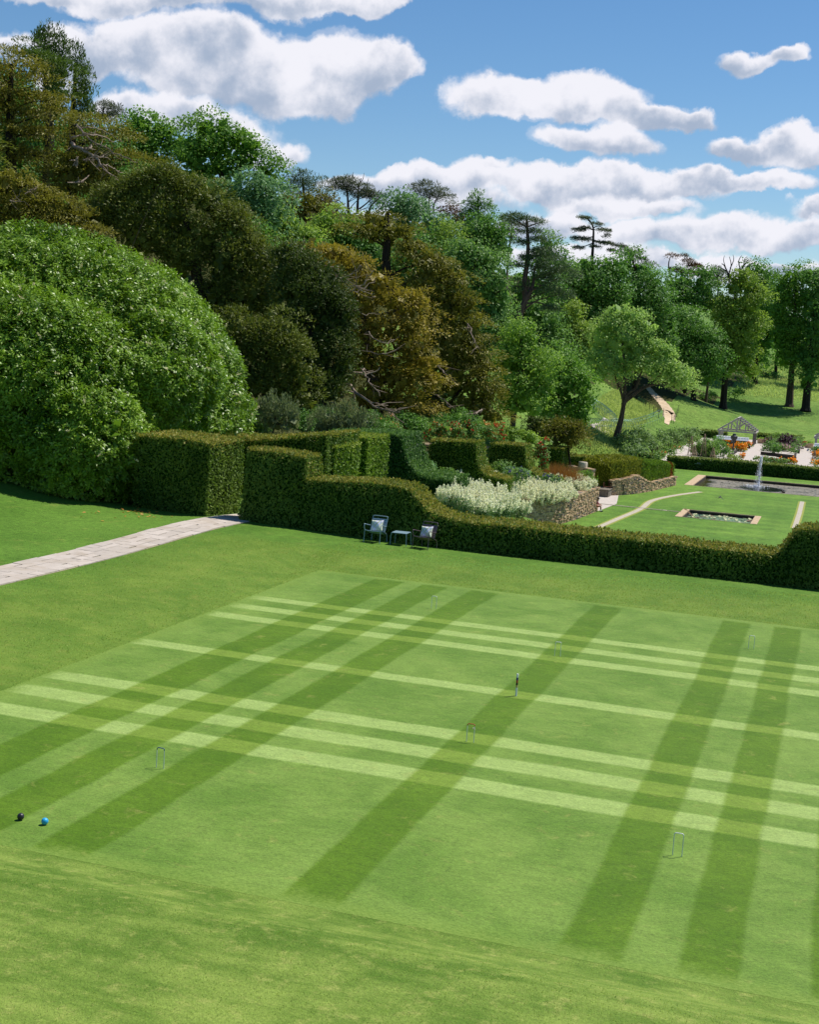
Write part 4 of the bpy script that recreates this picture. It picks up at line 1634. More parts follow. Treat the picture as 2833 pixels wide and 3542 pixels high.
tree('storm_broken_tree', 'dark broken conifer with long bare pinkish branches', 99,
     [(205, 262, 44, 9), (238, 285, 32, 10), (178, 300, 40, 13), (218, 332, 50, 14), (160, 352, 50, 16), (222, 366, 40, 14), (268, 332, 28, 7), (150, 380, 60, 20), (290, 345, 25, 6), (190, 385, 50, 16)],
     'olive_bronze', .32, 'spray', trunk=[(150, 400), (152, 300), (160, 262)], r0=.45, dens=1.5, bark=BARK_DARK, nb=9, group=WOOD,
     dead=[([(146, 290, -3), (170, 284, -4), (190, 283, -4), (215, 288, -3), (240, 298, -2)], .10, .04), ([(148, 300, -3), (176, 317, -5), (200, 332, -5), (214, 350, -5), (232, 368, -4), (252, 382, -3)], .16, .05),
           ([(176, 317, -5), (188, 312, -5), (192, 305, -4)], .14, .06), ([(188, 324, -5), (210, 330, -5), (230, 333, -4)], .09, .03), ([(175, 338, -4), (188, 338, -4), (198, 337, -4)], .09, .05),
           ([(200, 350, -5), (222, 348, -5), (240, 356, -4), (258, 362, -3)], .09, .03), ([(165, 270, -3), (190, 268, -3), (220, 276, -2), (255, 298, -1)], .07, .03), ([(162, 330, -4), (160, 350, -4)], .14, .10),
           ([(163, 383, -4), (173, 382, -4)], .13, .10), ([(160, 262, -3), (185, 290, -4), (225, 315, -3), (270, 335, -2), (285, 342, -1)], .09, .03)])
tree('broadleaf_tree', 'mid green broadleaf tree on the skyline left of the big domed beech', 150,
     [(278, 262, 24, 15), (310, 266, 27, 16), (342, 282, 30, 18), (268, 290, 26, 20), (302, 306, 40, 22), (362, 300, 26, 24), (312, 336, 46, 20), (390, 320, 26, 24), (270, 320, 30, 20)],
     'beech_tree', .45, base=None, r0=.4, group=WOOD, nb=9)
tree('beech_tree', 'big domed green beech standing highest on the middle of the skyline', 136,
     [(426, 267, 26, 22), (458, 274, 28, 22), (492, 290, 30, 20), (526, 311, 28, 18), (561, 332, 21, 15), (580, 356, 13, 11), (420, 308, 32, 24), (460, 325, 36, 22), (512, 340, 36, 20), (556, 366, 26, 16), (480, 362, 40, 18), (412, 346, 32, 24), (570, 388, 14, 10), (440, 372, 36, 16), (400, 285, 16, 18)],
     'beech_tree', .42, trunk=[(470, 430), (465, 360), (455, 280)], r0=.55, dens=.95, group=WOOD, nb=14, bark=BARK_DARK)
tree('broadleaf_tree', 'bluish green tree under the big domed beech', 126,
     [(468, 398, 30, 20), (508, 412, 32, 24), (545, 432, 32, 26), (560, 405, 24, 18), (530, 390, 26, 14), (575, 452, 28, 24), (590, 425, 20, 16)],
     'blue_green', .40, group=WOOD, r0=.3)
tree('yew_tree', 'great olive brown yew filling the slope behind the laurel', 84,
     [(350, 374, 34, 30), (300, 388, 40, 30), (250, 410, 40, 30), (402, 402, 38, 30), (440, 428, 38, 32), (490, 468, 38, 38), (528, 520, 38, 44), (556, 570, 36, 44), (568, 630, 32, 48), (480, 560, 48, 58), (420, 505, 48, 52), (350, 455, 58, 48), (280, 455, 58, 40), (205, 450, 50, 34), (522, 625, 48, 58), (470, 640, 48, 50), (380, 540, 50, 50), (300, 500, 60, 40)],
     'olive_yew', .23, 'yew', base=(470, 880), r0=.6, bark=BARK_DARK, nb=10, thick=.26, dens=.95)
tree('yew_tree', 'olive yew with drooping skirts beside the laurel, above the clipped hedges', 74,
     [(522, 720, 28, 36), (558, 730, 36, 46), (600, 762, 28, 46), (588, 815, 36, 36), (545, 800, 36, 46), (612, 842, 24, 24), (500, 780, 30, 50), (560, 690, 30, 30), (490, 700, 40, 50), (600, 710, 26, 40), (630, 790, 22, 50), (500, 850, 30, 30), (640, 850, 22, 22)],
     'olive_yew', .21, 'yew', base=(560, 880), r0=.4, bark=BARK_DARK, nb=6)
tree('yew_tree', 'rounded bronze yew at the left edge above the laurel', 81,
     [(18, 384, 48, 22), (62, 400, 40, 20), (95, 424, 35, 22), (28, 430, 55, 28), (90, 455, 45, 24), (132, 448, 32, 20), (162, 462, 30, 18), (20, 475, 60, 30), (130, 490, 60, 26), (190, 490, 40, 22), (-40, 430, 50, 50)],
     'bronze_yew', .23, 'spray', base=(60, 640), r0=.4, bark=BARK_DARK, nb=6, dens=.95,
     dead=[([(52, 408, -3), (64, 402, -4), (75, 398, -4)], .05, .02), ([(20, 422, -4), (35, 424, -4), (45, 420, -4)], .04, .02)])
tree('yew_tree', 'darkest green yew between the olive yew and the orange tinted yew', 79,
     [(602, 540, 24, 36), (632, 562, 34, 40), (670, 592, 38, 42), (702, 632, 34, 44), (640, 640, 48, 58), (690, 702, 38, 48), (660, 762, 48, 52), (680, 820, 44, 44), (640, 830, 34, 38), (722, 672, 22, 40), (724, 760, 20, 48), (610, 600, 30, 50), (610, 690, 30, 50)],
     'dark_yew', .22, 'yew', base=(670, 890), r0=.5, bark=BARK_DARK, nb=8)
tree('yew_tree', 'orange tinted yew with bare silvery twigs along its upper side', 86,
     [(650, 526, 28, 15), (700, 536, 40, 22), (746, 560, 40, 24), (790, 595, 44, 26), (830, 636, 44, 28), (868, 682, 38, 30), (800, 690, 50, 36), (756, 640, 50, 32), (858, 732, 44, 32), (790, 760, 54, 36), (840, 792, 50, 36), (742, 700, 40, 38), (738, 770, 38, 40), (782, 842, 54, 34), (850, 850, 50, 34), (700, 590, 40, 30), (880, 640, 26, 20), (908, 700, 26, 12), (896, 762, 30, 14), (908, 800, 28, 14), (690, 830, 40, 30), (720, 560, 40, 18)],
     'orange_yew', .24, 'spray', base=(790, 893), r0=.6, bark=BARK, nb=10, dens=.85,
     dead=[([(640, 535, -4), (670, 555, -5), (700, 575, -5), (740, 600, -5), (775, 610, -5)], .07, .03), ([(680, 570, -5), (715, 585, -6), (745, 575, -6), (760, 560, -6)], .06, .025), ([(700, 560, -5), (730, 590, -6), (770, 615, -6), (790, 625, -5)], .06, .025),
           ([(690, 600, -6), (720, 615, -6), (750, 610, -6), (790, 590, -5)], .05, .02), ([(660, 545, -5), (690, 560, -5), (720, 560, -5)], .05, .02), ([(730, 640, -6), (760, 660, -7), (800, 660, -6)], .05, .02), ([(740, 620, -6), (770, 590, -6), (785, 570, -6)], .05, .02),
           ([(720, 790, -5), (750, 785, -6), (766, 788, -6), (800, 775, -6)], .12, .04), ([(730, 808, -5), (755, 830, -7), (790, 855, -7), (830, 868, -7), (845, 862, -7)], .14, .05), ([(765, 775, -6), (775, 800, -7), (800, 830, -7)], .09, .03),
           ([(640, 515, -4), (641, 508, -4)], .04, .02), ([(760, 735, -6), (800, 745, -7), (840, 735, -7)], .05, .02), ([(770, 700, -6), (800, 720, -7), (830, 715, -6)], .05, .02)])
tree('yew_tree', 'large bronze yew crowned by a dark upright stem, right of the orange one', 97,
     [(795, 468, 32, 16), (832, 490, 44, 20), (870, 520, 40, 22), (772, 490, 44, 14), (742, 482, 32, 12), (910, 552, 40, 26), (950, 590, 38, 30), (972, 640, 34, 34), (986, 690, 32, 36), (1000, 740, 30, 38), (1004, 800, 30, 38), (960, 720, 44, 56), (930, 650, 48, 46), (950, 800, 48, 52), (900, 600, 48, 36), (1000, 858, 44, 32), (940, 868, 48, 28), (890, 855, 40, 28), (900, 700, 40, 40), (890, 780, 40, 40), (1030, 830, 22, 14), (1022, 770, 20, 16), (1012, 700, 18, 14), (1040, 880, 22, 14), (990, 640, 20, 12), (860, 500, 30, 12)],
     'olive_bronze', .26, 'spray', base=(930, 900), trunk=[(900, 800), (820, 600), (815, 500), (816, 445)], r0=.6, bark=BARK_DARK, nb=12, dens=.9,
     dead=[([(920, 770, -6), (945, 790, -7), (960, 812, -7)], .08, .03), ([(985, 680, -4), (1000, 720, -5), (1010, 735, -5)], .07, .03), ([(1015, 862, -5), (1000, 870, -6), (995, 880, -6)], .08, .03), ([(890, 820, -6), (930, 840, -7), (950, 860, -7)], .07, .03)])

# ---- skyline in the middle
tree('broadleaf_tree', 'fresh green round tree below the dark skyline pine', 142,
     [(600, 470, 30, 20), (580, 448, 28, 20), (626, 490, 30, 18), (572, 482, 30, 20), (612, 508, 30, 18), (560, 470, 20, 20), (650, 506, 24, 18)], 'fresh_green', .42, group=WOOD, r0=.3)
tree('broadleaf_tree', 'yellow green tree just above the orange tinted yew', 150,
     [(690, 470, 28, 20), (716, 486, 20, 16), (664, 488, 22, 18), (696, 500, 30, 18), (730, 500, 20, 16), (742, 468, 24, 18)], 'fresh_green', .42, group=WOOD, r0=.3)
tree('conifer_tree', 'olive bushy conifer under the dark skyline pine', 168,
     [(655, 432, 18, 16), (672, 447, 18, 18), (640, 447, 16, 20), (690, 462, 20, 18), (620, 440, 16, 20), (605, 430, 18, 20)], 'olive_bronze', .45, 'yew', group=WOOD, r0=.3)
tree('pine_tree', 'dark skyline pine on a tall bare trunk right of the domed beech', 192,
     [(626, 368, 14, 5), (641, 372, 9, 5), (612, 392, 16, 8), (634, 397, 20, 8), (655, 402, 18, 8), (671, 386, 9, 7), (674, 402, 12, 7), (604, 404, 10, 7), (640, 384, 14, 6), (622, 408, 18, 7)],
     'pine', .48, 'pine', trunk=[(640, 470), (639, 420), (638, 375)], r0=.42, bark=BARK_PINE, nb=8, group=WOOD)
tree('copper_beech_tree', 'small patch of dark purple copper beech on the skyline', 182, [(684, 432, 15, 9), (696, 442, 11, 8), (676, 440, 10, 8)], 'purple', .5, group=WOOD, r0=.25, nb=2)
tree('pine_tree', 'pair of flat topped pines with bare upper twigs on the skyline', 186,
     [(720, 382, 20, 5), (704, 391, 15, 4), (736, 379, 13, 4), (724, 400, 22, 5), (762, 394, 13, 6), (776, 404, 18, 6), (792, 414, 13, 6), (760, 413, 22, 6), (740, 392, 14, 5), (796, 430, 14, 6), (745, 410, 16, 6)],
     'grey_pine', .46, 'pine', trunk=[(734, 450), (732, 420), (728, 390)], r0=.3, bark=BARK_PINE, nb=9, group=WOOD,
     extra=[([(752, 450), (753, 425), (755, 395), (760, 375)], .22, .05), ([(776, 455), (780, 435), (800, 415), (812, 405)], .18, .04), ([(756, 440), (775, 425), (800, 400)], .14, .03),
            ([(755, 395), (748, 380), (742, 366)], .08, .02), ([(757, 388), (764, 376), (766, 364)], .08, .02), ([(745, 385), (741, 372), (744, 362)], .06, .02), ([(765, 395), (773, 384), (776, 374)], .06, .02), ([(790, 420), (800, 408), (806, 396)], .06, .02), ([(795, 430), (808, 418), (818, 412)], .06, .02), ([(752, 400), (740, 388), (735, 374)], .06, .02)])
tree('broadleaf_tree', 'rounded blue green tree between the two flat pines', 172,
     [(830, 430, 16, 14), (851, 426, 18, 15), (875, 436, 18, 15), (840, 450, 22, 17), (870, 457, 22, 17), (889, 450, 13, 14), (820, 446, 14, 14), (856, 474, 28, 16)], 'blue_green', .45, group=WOOD, r0=.3)
tree('pine_tree', 'flat umbrella shaped pine standing clear against white cloud', 202,
     [(884, 398, 18, 4), (905, 396, 14, 4), (926, 407, 15, 4), (941, 421, 15, 5), (900, 410, 20, 4), (951, 432, 10, 4), (914, 416, 14, 4), (872, 400, 8, 3)],
     'grey_pine', .46, 'pine', trunk=[(904, 452), (903, 430), (906, 405)], r0=.26, bark=BARK_PINE, nb=7, group=WOOD, extra=[([(912, 450), (914, 430), (926, 408)], .16, .05), ([(904, 440), (890, 420), (880, 400)], .1, .04)])
tree('broadleaf_tree', 'brown tinted small tree beside the green fir', 196, [(955, 455, 14, 10), (970, 470, 13, 13), (962, 482, 14, 12)], 'brown_red', .48, group=WOOD, r0=.25, nb=3)
tree('fir_tree', 'pointed dark green fir rising above the middle of the skyline', 192,
     [(1006, 414, 6, 5), (1000, 422, 14, 4), (1014, 426, 14, 5), (992, 434, 16, 4), (1022, 440, 18, 5), (1004, 446, 14, 8), (990, 456, 20, 6), (1030, 458, 20, 7), (1010, 468, 26, 8), (985, 476, 16, 8), (1006, 490, 34, 12)],
     'deep_green', .42, 'yew', trunk=[(1008, 520), (1008, 470), (1006, 412)], r0=.35, bark=BARK_DARK, group=WOOD, nb=8, cs=.55)
tree('broadleaf_tree', 'deep green leafy tree in front of the pointed fir', 176,
     [(1020, 496, 34, 26), (1046, 500, 24, 26), (1040, 535, 26, 24), (1000, 515, 26, 28), (984, 500, 15, 22), (1055, 525, 16, 22), (1020, 480, 22, 16)], 'deep_green', .42, group=WOOD, r0=.35)
tree('broadleaf_tree', 'blue green feathery tree behind the bronze yew', 166, [(914, 470, 22, 18), (936, 490, 26, 22), (904, 502, 24, 20), (948, 512, 24, 20), (890, 480, 18, 16), (925, 520, 30, 20)], 'blue_green', .42, group=WOOD, r0=.3)
tree('broadleaf_tree', 'yellowish twiggy tree before the blue green one', 150, [(925, 492, 10, 6), (944, 505, 12, 7), (962, 486, 8, 5), (930, 520, 12, 8), (950, 530, 14, 10), (910, 540, 16, 12), (965, 520, 14, 10)], 'yellow_green', .38, group=WOOD, r0=.2, dens=.8)
tree('broadleaf_tree', 'tall mid green tree rising behind the right side of the bronze yew', 128,
     [(985, 532, 34, 24), (1012, 546, 34, 24), (960, 552, 34, 28), (1036, 576, 28, 32), (1050, 622, 24, 38), (1000, 612, 44, 44), (960, 620, 30, 50), (1040, 672, 30, 40), (1005, 690, 40, 44), (1055, 700, 22, 40), (1030, 740, 30, 36), (1060, 760, 24, 40)], 'mid_green', .36, 'broad', base=(1030, 900), r0=.4, nb=10)
tree('pine_tree', 'thin pale trunked pine left of the tall crooked pine', 178, [(1078, 475, 14, 8), (1070, 465, 12, 6), (1090, 490, 12, 8), (1078, 504, 12, 8), (1096, 476, 10, 6), (1066, 490, 10, 8), (1060, 478, 8, 8)], 'grey_pine', .46, 'pine', trunk=[(1070, 545), (1076, 500), (1078, 470)], r0=.2, bark=BARK_PALE, nb=5, group=WOOD)
tree('pine_tree', 'tall crooked scots pine with a forked trunk and a flat top', 150,
     [(1084, 457, 20, 4), (1106, 463, 20, 4), (1136, 469, 16, 3.5), (1072, 461, 8, 4), (1120, 490, 16, 7), (1132, 506, 20, 9), (1098, 512, 18, 9), (1142, 532, 26, 10), (1122, 546, 24, 10), (1160, 556, 28, 10), (1088, 562, 18, 9), (1182, 580, 32, 10), (1142, 574, 24, 9), (1090, 602, 16, 9), (1152, 612, 22, 9), (1184, 622, 20, 9), (1160, 652, 18, 8), (1108, 545, 14, 10), (1150, 590, 24, 8)],
     'pine', .36, 'pine', base=(1078, 770), trunk=[(1088, 700), (1096, 655), (1106, 632), (1104, 600), (1109, 560), (1112, 520), (1110, 478), (1109, 462)], r0=.48, bark=BARK_PINE, nb=12, group=WOOD,
     extra=[([(1106, 634), (1118, 610), (1124, 588), (1126, 560)], .30, .08), ([(1124, 588), (1140, 578), (1165, 574)], .14, .05), ([(1126, 584), (1145, 585), (1160, 584)], .10, .04), ([(1105, 640), (1130, 636), (1155, 645), (1170, 652)], .12, .04), ([(1112, 610), (1114, 596), (1113, 588)], .16, .10), ([(1110, 478), (1095, 470), (1080, 458)], .1, .04), ([(1110, 478), (1125, 472), (1140, 468)], .1, .04)])
tree('broadleaf_tree', 'light leafy tree showing behind the crooked pine', 192, [(1155, 506, 12, 13), (1166, 525, 13, 16), (1150, 522, 14, 16), (1175, 545, 14, 14), (1140, 545, 20, 16), (1180, 565, 20, 20)], 'mid_green', .46, group=WOOD, r0=.25)
tree('larch_tree', 'sparse drooping conifer standing alone against the clouds', 238,
     [(1222, 458, 10, 2.5), (1236, 460, 12, 3), (1256, 472, 12, 3.5), (1218, 484, 14, 3), (1232, 480, 10, 3), (1270, 486, 15, 3.5), (1214, 502, 12, 3.5), (1234, 505, 12, 4), (1218, 522, 12, 3.5), (1272, 512, 18, 3.5), (1254, 520, 10, 3.5), (1300, 517, 14, 2.5), (1288, 528, 8, 5), (1276, 498, 6, 6), (1316, 521, 8, 3)],
     'grey_pine', .42, 'pine', trunk=[(1246, 560), (1249, 510), (1249, 478), (1238, 462)], r0=.34, bark=BARK_DARK, nb=0, dens=.9, cs=.36, group=WOOD,
     extra=[([(1249, 476), (1240, 462), (1222, 457)], .12, .05), ([(1249, 480), (1262, 476), (1280, 488)], .12, .04), ([(1249, 484), (1235, 480), (1205, 490)], .12, .04), ([(1249, 498), (1232, 502), (1206, 508)], .12, .04), ([(1248, 512), (1232, 518), (1208, 526)], .12, .04), ([(1249, 505), (1268, 510), (1300, 516), (1322, 523)], .12, .04), ([(1248, 515), (1256, 518), (1268, 520)], .1, .04)])

# ---- right hand wood
tree('broadleaf_tree', 'big deep green broadleaf mass below the drooping conifer', 205,
     [(1202, 574, 25, 18), (1236, 564, 26, 16), (1272, 566, 26, 18), (1216, 602, 40, 34), (1262, 602, 40, 38), (1192, 622, 25, 34), (1300, 572, 20, 24), (1232, 652, 40, 38), (1282, 662, 36, 38), (1192, 682, 34, 44), (1232, 702, 40, 40), (1300, 620, 26, 30), (1280, 720, 36, 40), (1240, 760, 50, 40), (1180, 740, 30, 40)],
     'deep_green', .5, group=WOOD, r0=.5, nb=12, bark=BARK_DARK)
tree('broadleaf_tree', 'yellow green tree rising behind the small lime tree', 162,
     [(1206, 662, 18, 28), (1216, 702, 24, 32), (1192, 712, 20, 28), (1226, 742, 24, 28), (1200, 760, 26, 26), (1222, 790, 24, 24), (1238, 710, 14, 24)], 'yellow_green', .38, r0=.25, nb=6, group=WOOD)
tree('broadleaf_tree', 'blue green bush topped tree behind the crooked pine trunk', 156, [(1140, 700, 30, 28), (1122, 728, 26, 30), (1164, 690, 22, 24), (1170, 728, 24, 30), (1150, 760, 34, 30), (1112, 690, 18, 24), (1180, 770, 20, 30), (1130, 660, 24, 22)], 'mid_green', .38, r0=.25, nb=5, group=WOOD)
tree('broadleaf_tree', 'dark green tree behind the spreading sycamore', 216,
     [(1320, 560, 22, 18), (1346, 575, 23, 20), (1371, 600, 22, 24), (1330, 602, 30, 28), (1310, 642, 30, 38), (1350, 652, 36, 38), (1386, 652, 25, 38), (1402, 692, 20, 34), (1360, 702, 36, 40), (1310, 710, 36, 40), (1390, 740, 26, 36), (1330, 540, 14, 10)], 'deep_green', .5, group=WOOD, r0=.45, bark=BARK_DARK, nb=10)
tree('pine_tree', 'small dark pine on the skyline right of the drooping conifer', 236, [(1316, 532, 12, 7), (1334, 536, 11, 7), (1350, 548, 12, 8), (1366, 560, 12, 8)], 'pine', .55, 'pine', r0=.25, nb=3, group=WOOD, bark=BARK_PINE)
tree('pine_tree', 'reddish topped pine breaking the skyline on the right', 236,
     [(1416, 540, 8, 6), (1436, 540, 10, 6), (1446, 552, 14, 7), (1464, 562, 16, 9), (1428, 570, 16, 9), (1450, 574, 16, 9), (1472, 576, 10, 8)], 'brown_red', .5, 'pine', trunk=[(1425, 620), (1414, 590), (1408, 560), (1412, 540)], r0=.25, bark=BARK_PINE, nb=6, group=WOOD)
tree('broadleaf_tree', 'dark blue green tree under the reddish pine', 228,
     [(1440, 592, 20, 18), (1484, 582, 14, 18), (1480, 612, 20, 24), (1450, 627, 26, 24), (1420, 612, 20, 22), (1490, 642, 18, 24), (1500, 602, 9, 18), (1422, 640, 24, 22)], 'deep_green', .52, group=WOOD, r0=.4, bark=BARK_DARK, nb=6)
tree('broadleaf_tree', 'tall dark tree whose skirts reach the meadow left of the bank', 222,
     [(1420, 682, 35, 38), (1460, 692, 30, 42), (1490, 732, 30, 40), (1502, 772, 22, 36), (1460, 762, 36, 42), (1422, 742, 36, 42), (1478, 790, 30, 24), (1440, 800, 30, 20), (1400, 780, 24, 30)], 'deep_green', .5, base=(1462, 826), group=WOOD, r0=.5, bark=BARK_DARK, nb=8)
tree('oak_tree', 'yellow green oak with a dead bare twigged top', 226,
     [(1562, 582, 20, 15), (1546, 602, 25, 18), (1582, 602, 22, 18), (1536, 642, 26, 24), (1576, 642, 30, 26), (1600, 622, 18, 18), (1546, 692, 36, 34), (1588, 692, 24, 32), (1560, 742, 36, 34), (1582, 780, 18, 16), (1530, 770, 26, 32), (1516, 660, 18, 24), (1540, 720, 30, 30)],
     'yellow_green', .48, base=(1526, 822), trunk=[(1530, 770), (1540, 700), (1550, 600)], group=WOOD, r0=.6, bark=BARK_DARK, nb=10,
     extra=[([(1538, 610), (1534, 580), (1526, 560), (1520, 555)], .2, .06), ([(1534, 580), (1540, 558), (1536, 540)], .14, .04), ([(1538, 565), (1545, 548), (1544, 536)], .1, .03), ([(1528, 562), (1524, 548), (1526, 538)], .08, .03), ([(1565, 590), (1560, 570), (1556, 550), (1562, 538)], .16, .04), ([(1560, 570), (1572, 552), (1578, 545)], .12, .03), ([(1562, 578), (1576, 560), (1586, 552)], .1, .03), ([(1566, 560), (1568, 546), (1574, 540)], .08, .03), ([(1532, 572), (1516, 562), (1508, 560)], .09, .03)])
tree('pine_tree', 'slim pine left of the dead topped oak', 240, [(1508, 568, 10, 6), (1518, 576, 9, 7), (1506, 582, 9, 7), (1514, 592, 12, 8), (1505, 600, 8, 8)], 'pine', .5, 'pine', trunk=[(1510, 640), (1512, 600), (1510, 570)], r0=.22, bark=BARK_PINE, nb=4, group=WOOD)
tree('broadleaf_tree', 'dark rounded tree behind the right side of the dead topped oak', 262, [(1592, 572, 22, 12), (1612, 584, 18, 12), (1624, 600, 12, 10), (1598, 600, 24, 18), (1612, 622, 22, 20), (1604, 650, 26, 28), (1618, 690, 24, 32), (1604, 720, 24, 30)], 'deep_green', .55, group=WOOD, r0=.4, bark=BARK_DARK, nb=4)
tree('broadleaf_tree', 'dark tree in the gap left of the two trunked pair', 285, [(1640, 650, 22, 30), (1650, 690, 24, 34), (1632, 620, 14, 16), (1660, 720, 24, 24)], 'deep_green', .58, group=WOOD, r0=.4, bark=BARK_DARK, nb=3)
tree('broadleaf_tree', 'tall tree on a clear trunk at the right edge, left of its pair', 250,
     [(1660, 592, 26, 18), (1690, 582, 24, 18), (1650, 622, 24, 28), (1682, 632, 30, 32), (1640, 662, 20, 32), (1672, 692, 34, 38), (1660, 748, 28, 30), (1690, 740, 24, 30), (1642, 710, 20, 26)], 'beech_tree', .5, base=(1662, 856), trunk=[(1666, 800), (1672, 720), (1675, 610)], r0=.75, bark=BARK, nb=8, gz=None)
tree('broadleaf_tree', 'tall ivy clad tree at the right edge, right of its pair', 247,
     [(1716, 588, 24, 18), (1738, 600, 26, 24), (1712, 640, 26, 36), (1740, 660, 30, 40), (1714, 700, 28, 40), (1704, 760, 24, 30), (1700, 796, 20, 22), (1732, 740, 26, 40)], 'deep_green', .5, base=(1697, 860), trunk=[(1702, 800), (1710, 720), (1714, 610)], r0=.8, bark=BARK_DARK, nb=8)
tree('broadleaf_tree', 'dark tree trunk and crown beyond the right pair', 275, [(1745, 640, 30, 40), (1750, 710, 30, 40), (1735, 770, 24, 24)], 'deep_green', .55, base=(1730, 832), r0=.6, group=WOOD, bark=BARK_DARK, nb=3)
for (u, v, ru, rv, t, mk, lab) in [(-70, 150, 50, 60, 112, 'bronze_yew', 'bronze conifer just outside the left edge of the view'), (-90, 320, 60, 70, 96, 'olive_yew', 'olive conifer just outside the left edge, behind the laurel')]:
    tree('conifer_tree', lab, t, [(u, v, ru, rv), (u - ru, v + rv * .5, ru, rv), (u + ru * .3, v + rv, ru, rv)], mk, .34, 'spray', r0=.4, nb=4, bark=BARK_DARK, group=WOOD)
# shade trees deep in the wood closing the gaps between trunks
for i, (u, v, ru, rv, t) in enumerate([(520, 520, 60, 50, 120), (120, 420, 80, 60, 125), (240, 380, 70, 50, 132), (760, 540, 70, 60, 150), (880, 560, 60, 60, 150), (1100, 760, 60, 60, 170), (1120, 620, 40, 60, 185), (1300, 770, 60, 40, 235), (1390, 800, 40, 26, 245), (1070, 830, 40, 50, 140), (1590, 745, 24, 26, 268), (620, 560, 50, 60, 118), (50, 290, 80, 60, 128), (150, 300, 60, 50, 130), (20, 200, 50, 50, 134), (200, 320, 60, 40, 128), (60, 370, 90, 50, 118)]):
    tree('broadleaf_tree', ['dark green tree deep in the wood, glimpsed between nearer crowns'][0], t, [(u, v, ru, rv), (u - ru * .5, v + rv * .4, ru * .6, rv * .6), (u + ru * .5, v + rv * .3, ru * .6, rv * .7)], 'deep_green', .0032 * t, group='dark trees glimpsed deep in the wood', seed=700 + i, nb=3, bark=BARK_DARK, dens=.9)

# ---- trees standing in front of the wood
tree('lime_tree', 'bright green young tree just behind the red flowering border', 100,
     [(1100, 696, 12, 14), (1086, 716, 18, 17), (1114, 716, 18, 17), (1064, 738, 18, 18), (1108, 748, 34, 20), (1140, 746, 16, 14), (1076, 772, 34, 26), (1124, 780, 34, 26), (1160, 768, 14, 18), (1058, 812, 20, 28), (1098, 822, 38, 28), (1146, 820, 24, 26), (1074, 856, 28, 16), (1110, 858, 28, 16), (1050, 850, 12, 20)],
     'lime', .27, base=(1078, 924), trunk=[(1080, 890), (1086, 850), (1092, 770), (1100, 705)], r0=.26, nb=10, dens=.85)
tree('lime_tree', 'darker rounded young tree right of the bright green one', 106,
     [(1178, 762, 20, 16), (1204, 770, 22, 20), (1226, 802, 18, 22), (1190, 812, 34, 28), (1231, 842, 16, 26), (1200, 856, 34, 26), (1160, 850, 24, 24), (1174, 886, 20, 12), (1218, 878, 24, 16), (1150, 800, 18, 28)],
     'beech_tree', .28, base=(1170, 941), trunk=[(1171, 910), (1172, 880), (1180, 800)], r0=.26, nb=8)
tree('sycamore_tree', 'spreading pale green sycamore with a leaning forked trunk', 142,
     [(1300, 660, 24, 16), (1330, 675, 28, 18), (1280, 692, 25, 20), (1360, 690, 26, 18), (1316, 720, 38, 24), (1270, 732, 24, 22), (1366, 730, 34, 20), (1396, 742, 24, 18), (1290, 765, 32, 18), (1346, 768, 38, 18), (1402, 772, 28, 18), (1252, 756, 18, 16), (1430, 794, 26, 15), (1388, 802, 22, 10), (1446, 812, 13, 12), (1262, 788, 22, 14), (1300, 792, 26, 10), (1340, 735, 30, 18)],
     'pale_green', .34, base=(1294, 931), trunk=[(1302, 905), (1309, 878), (1314, 845), (1316, 800), (1310, 700)], r0=.38, nb=8, dens=.8, bark=BARK, thick=.3,
     extra=[([(1313, 852), (1322, 830), (1340, 815), (1352, 780)], .28, .06), ([(1316, 845), (1345, 822), (1385, 808), (1440, 806)], .22, .05), ([(1314, 850), (1308, 825), (1298, 800), (1290, 770)], .18, .05), ([(1322, 838), (1350, 818), (1380, 800), (1400, 770)], .16, .05)])
tree('conifer_shrub', 'bronze brown spreading shrub under the young trees', 104, [(1182, 900, 22, 16), (1208, 905, 24, 18), (1228, 918, 14, 14), (1160, 912, 20, 14), (1195, 925, 34, 12)], 'olive_bronze', .24, 'yew', cat='shrub', r0=.12, nb=3, bark=BARK_DARK)
tree('conifer_shrub', 'dark spreading shrub between the two young trees', 108, [(1130, 895, 22, 18), (1150, 915, 24, 16), (1118, 915, 18, 14)], 'dark_yew', .24, 'yew', cat='shrub', r0=.12, nb=3, bark=BARK_DARK)
tree('rosemary_bush', 'grey green feathery bush behind the rust topped hedge, beside the laurel', 66, [(575, 868, 30, 18), (610, 878, 28, 16), (550, 874, 20, 18), (590, 890, 40, 16)], 'grey_shrub', .17, 'plume', cat='shrub', r0=.08, nb=3)
tree('rosemary_bush', 'grey green feathery bush behind the hedges, left of the red roses', 68, [(700, 888, 34, 16), (740, 884, 34, 16), (775, 894, 20, 12), (680, 900, 30, 14), (730, 905, 50, 12)], 'grey_shrub', .17, 'plume', cat='shrub', r0=.08, nb=3)

for (u, v, ru, rv, t, lab) in [(525, 885, 40, 26, 70, 'dark shrub squeezed between the laurel and the grey green bush'), (610, 888, 46, 22, 73, 'dark undergrowth behind the left grey green bush'), (668, 884, 40, 22, 74, 'dark undergrowth between the two grey green bushes'), (775, 893, 40, 16, 80, 'dark undergrowth under the orange tinted yew'), (850, 890, 44, 18, 84, 'dark shady shrub under the bronze yew branches'), (960, 892, 50, 16, 92, 'dark shrub behind the wide rose bush')]:
    tree('shade_shrub', lab, t, [(u, v, ru, rv), (u - ru * .5, v + rv * .4, ru * .7, rv * .7), (u + ru * .5, v + rv * .4, ru * .7, rv * .7)], 'deep_green', .16, cat='shrub', r0=.08, nb=2, bark=BARK_DARK, group='shrubs in the shade of the yews')

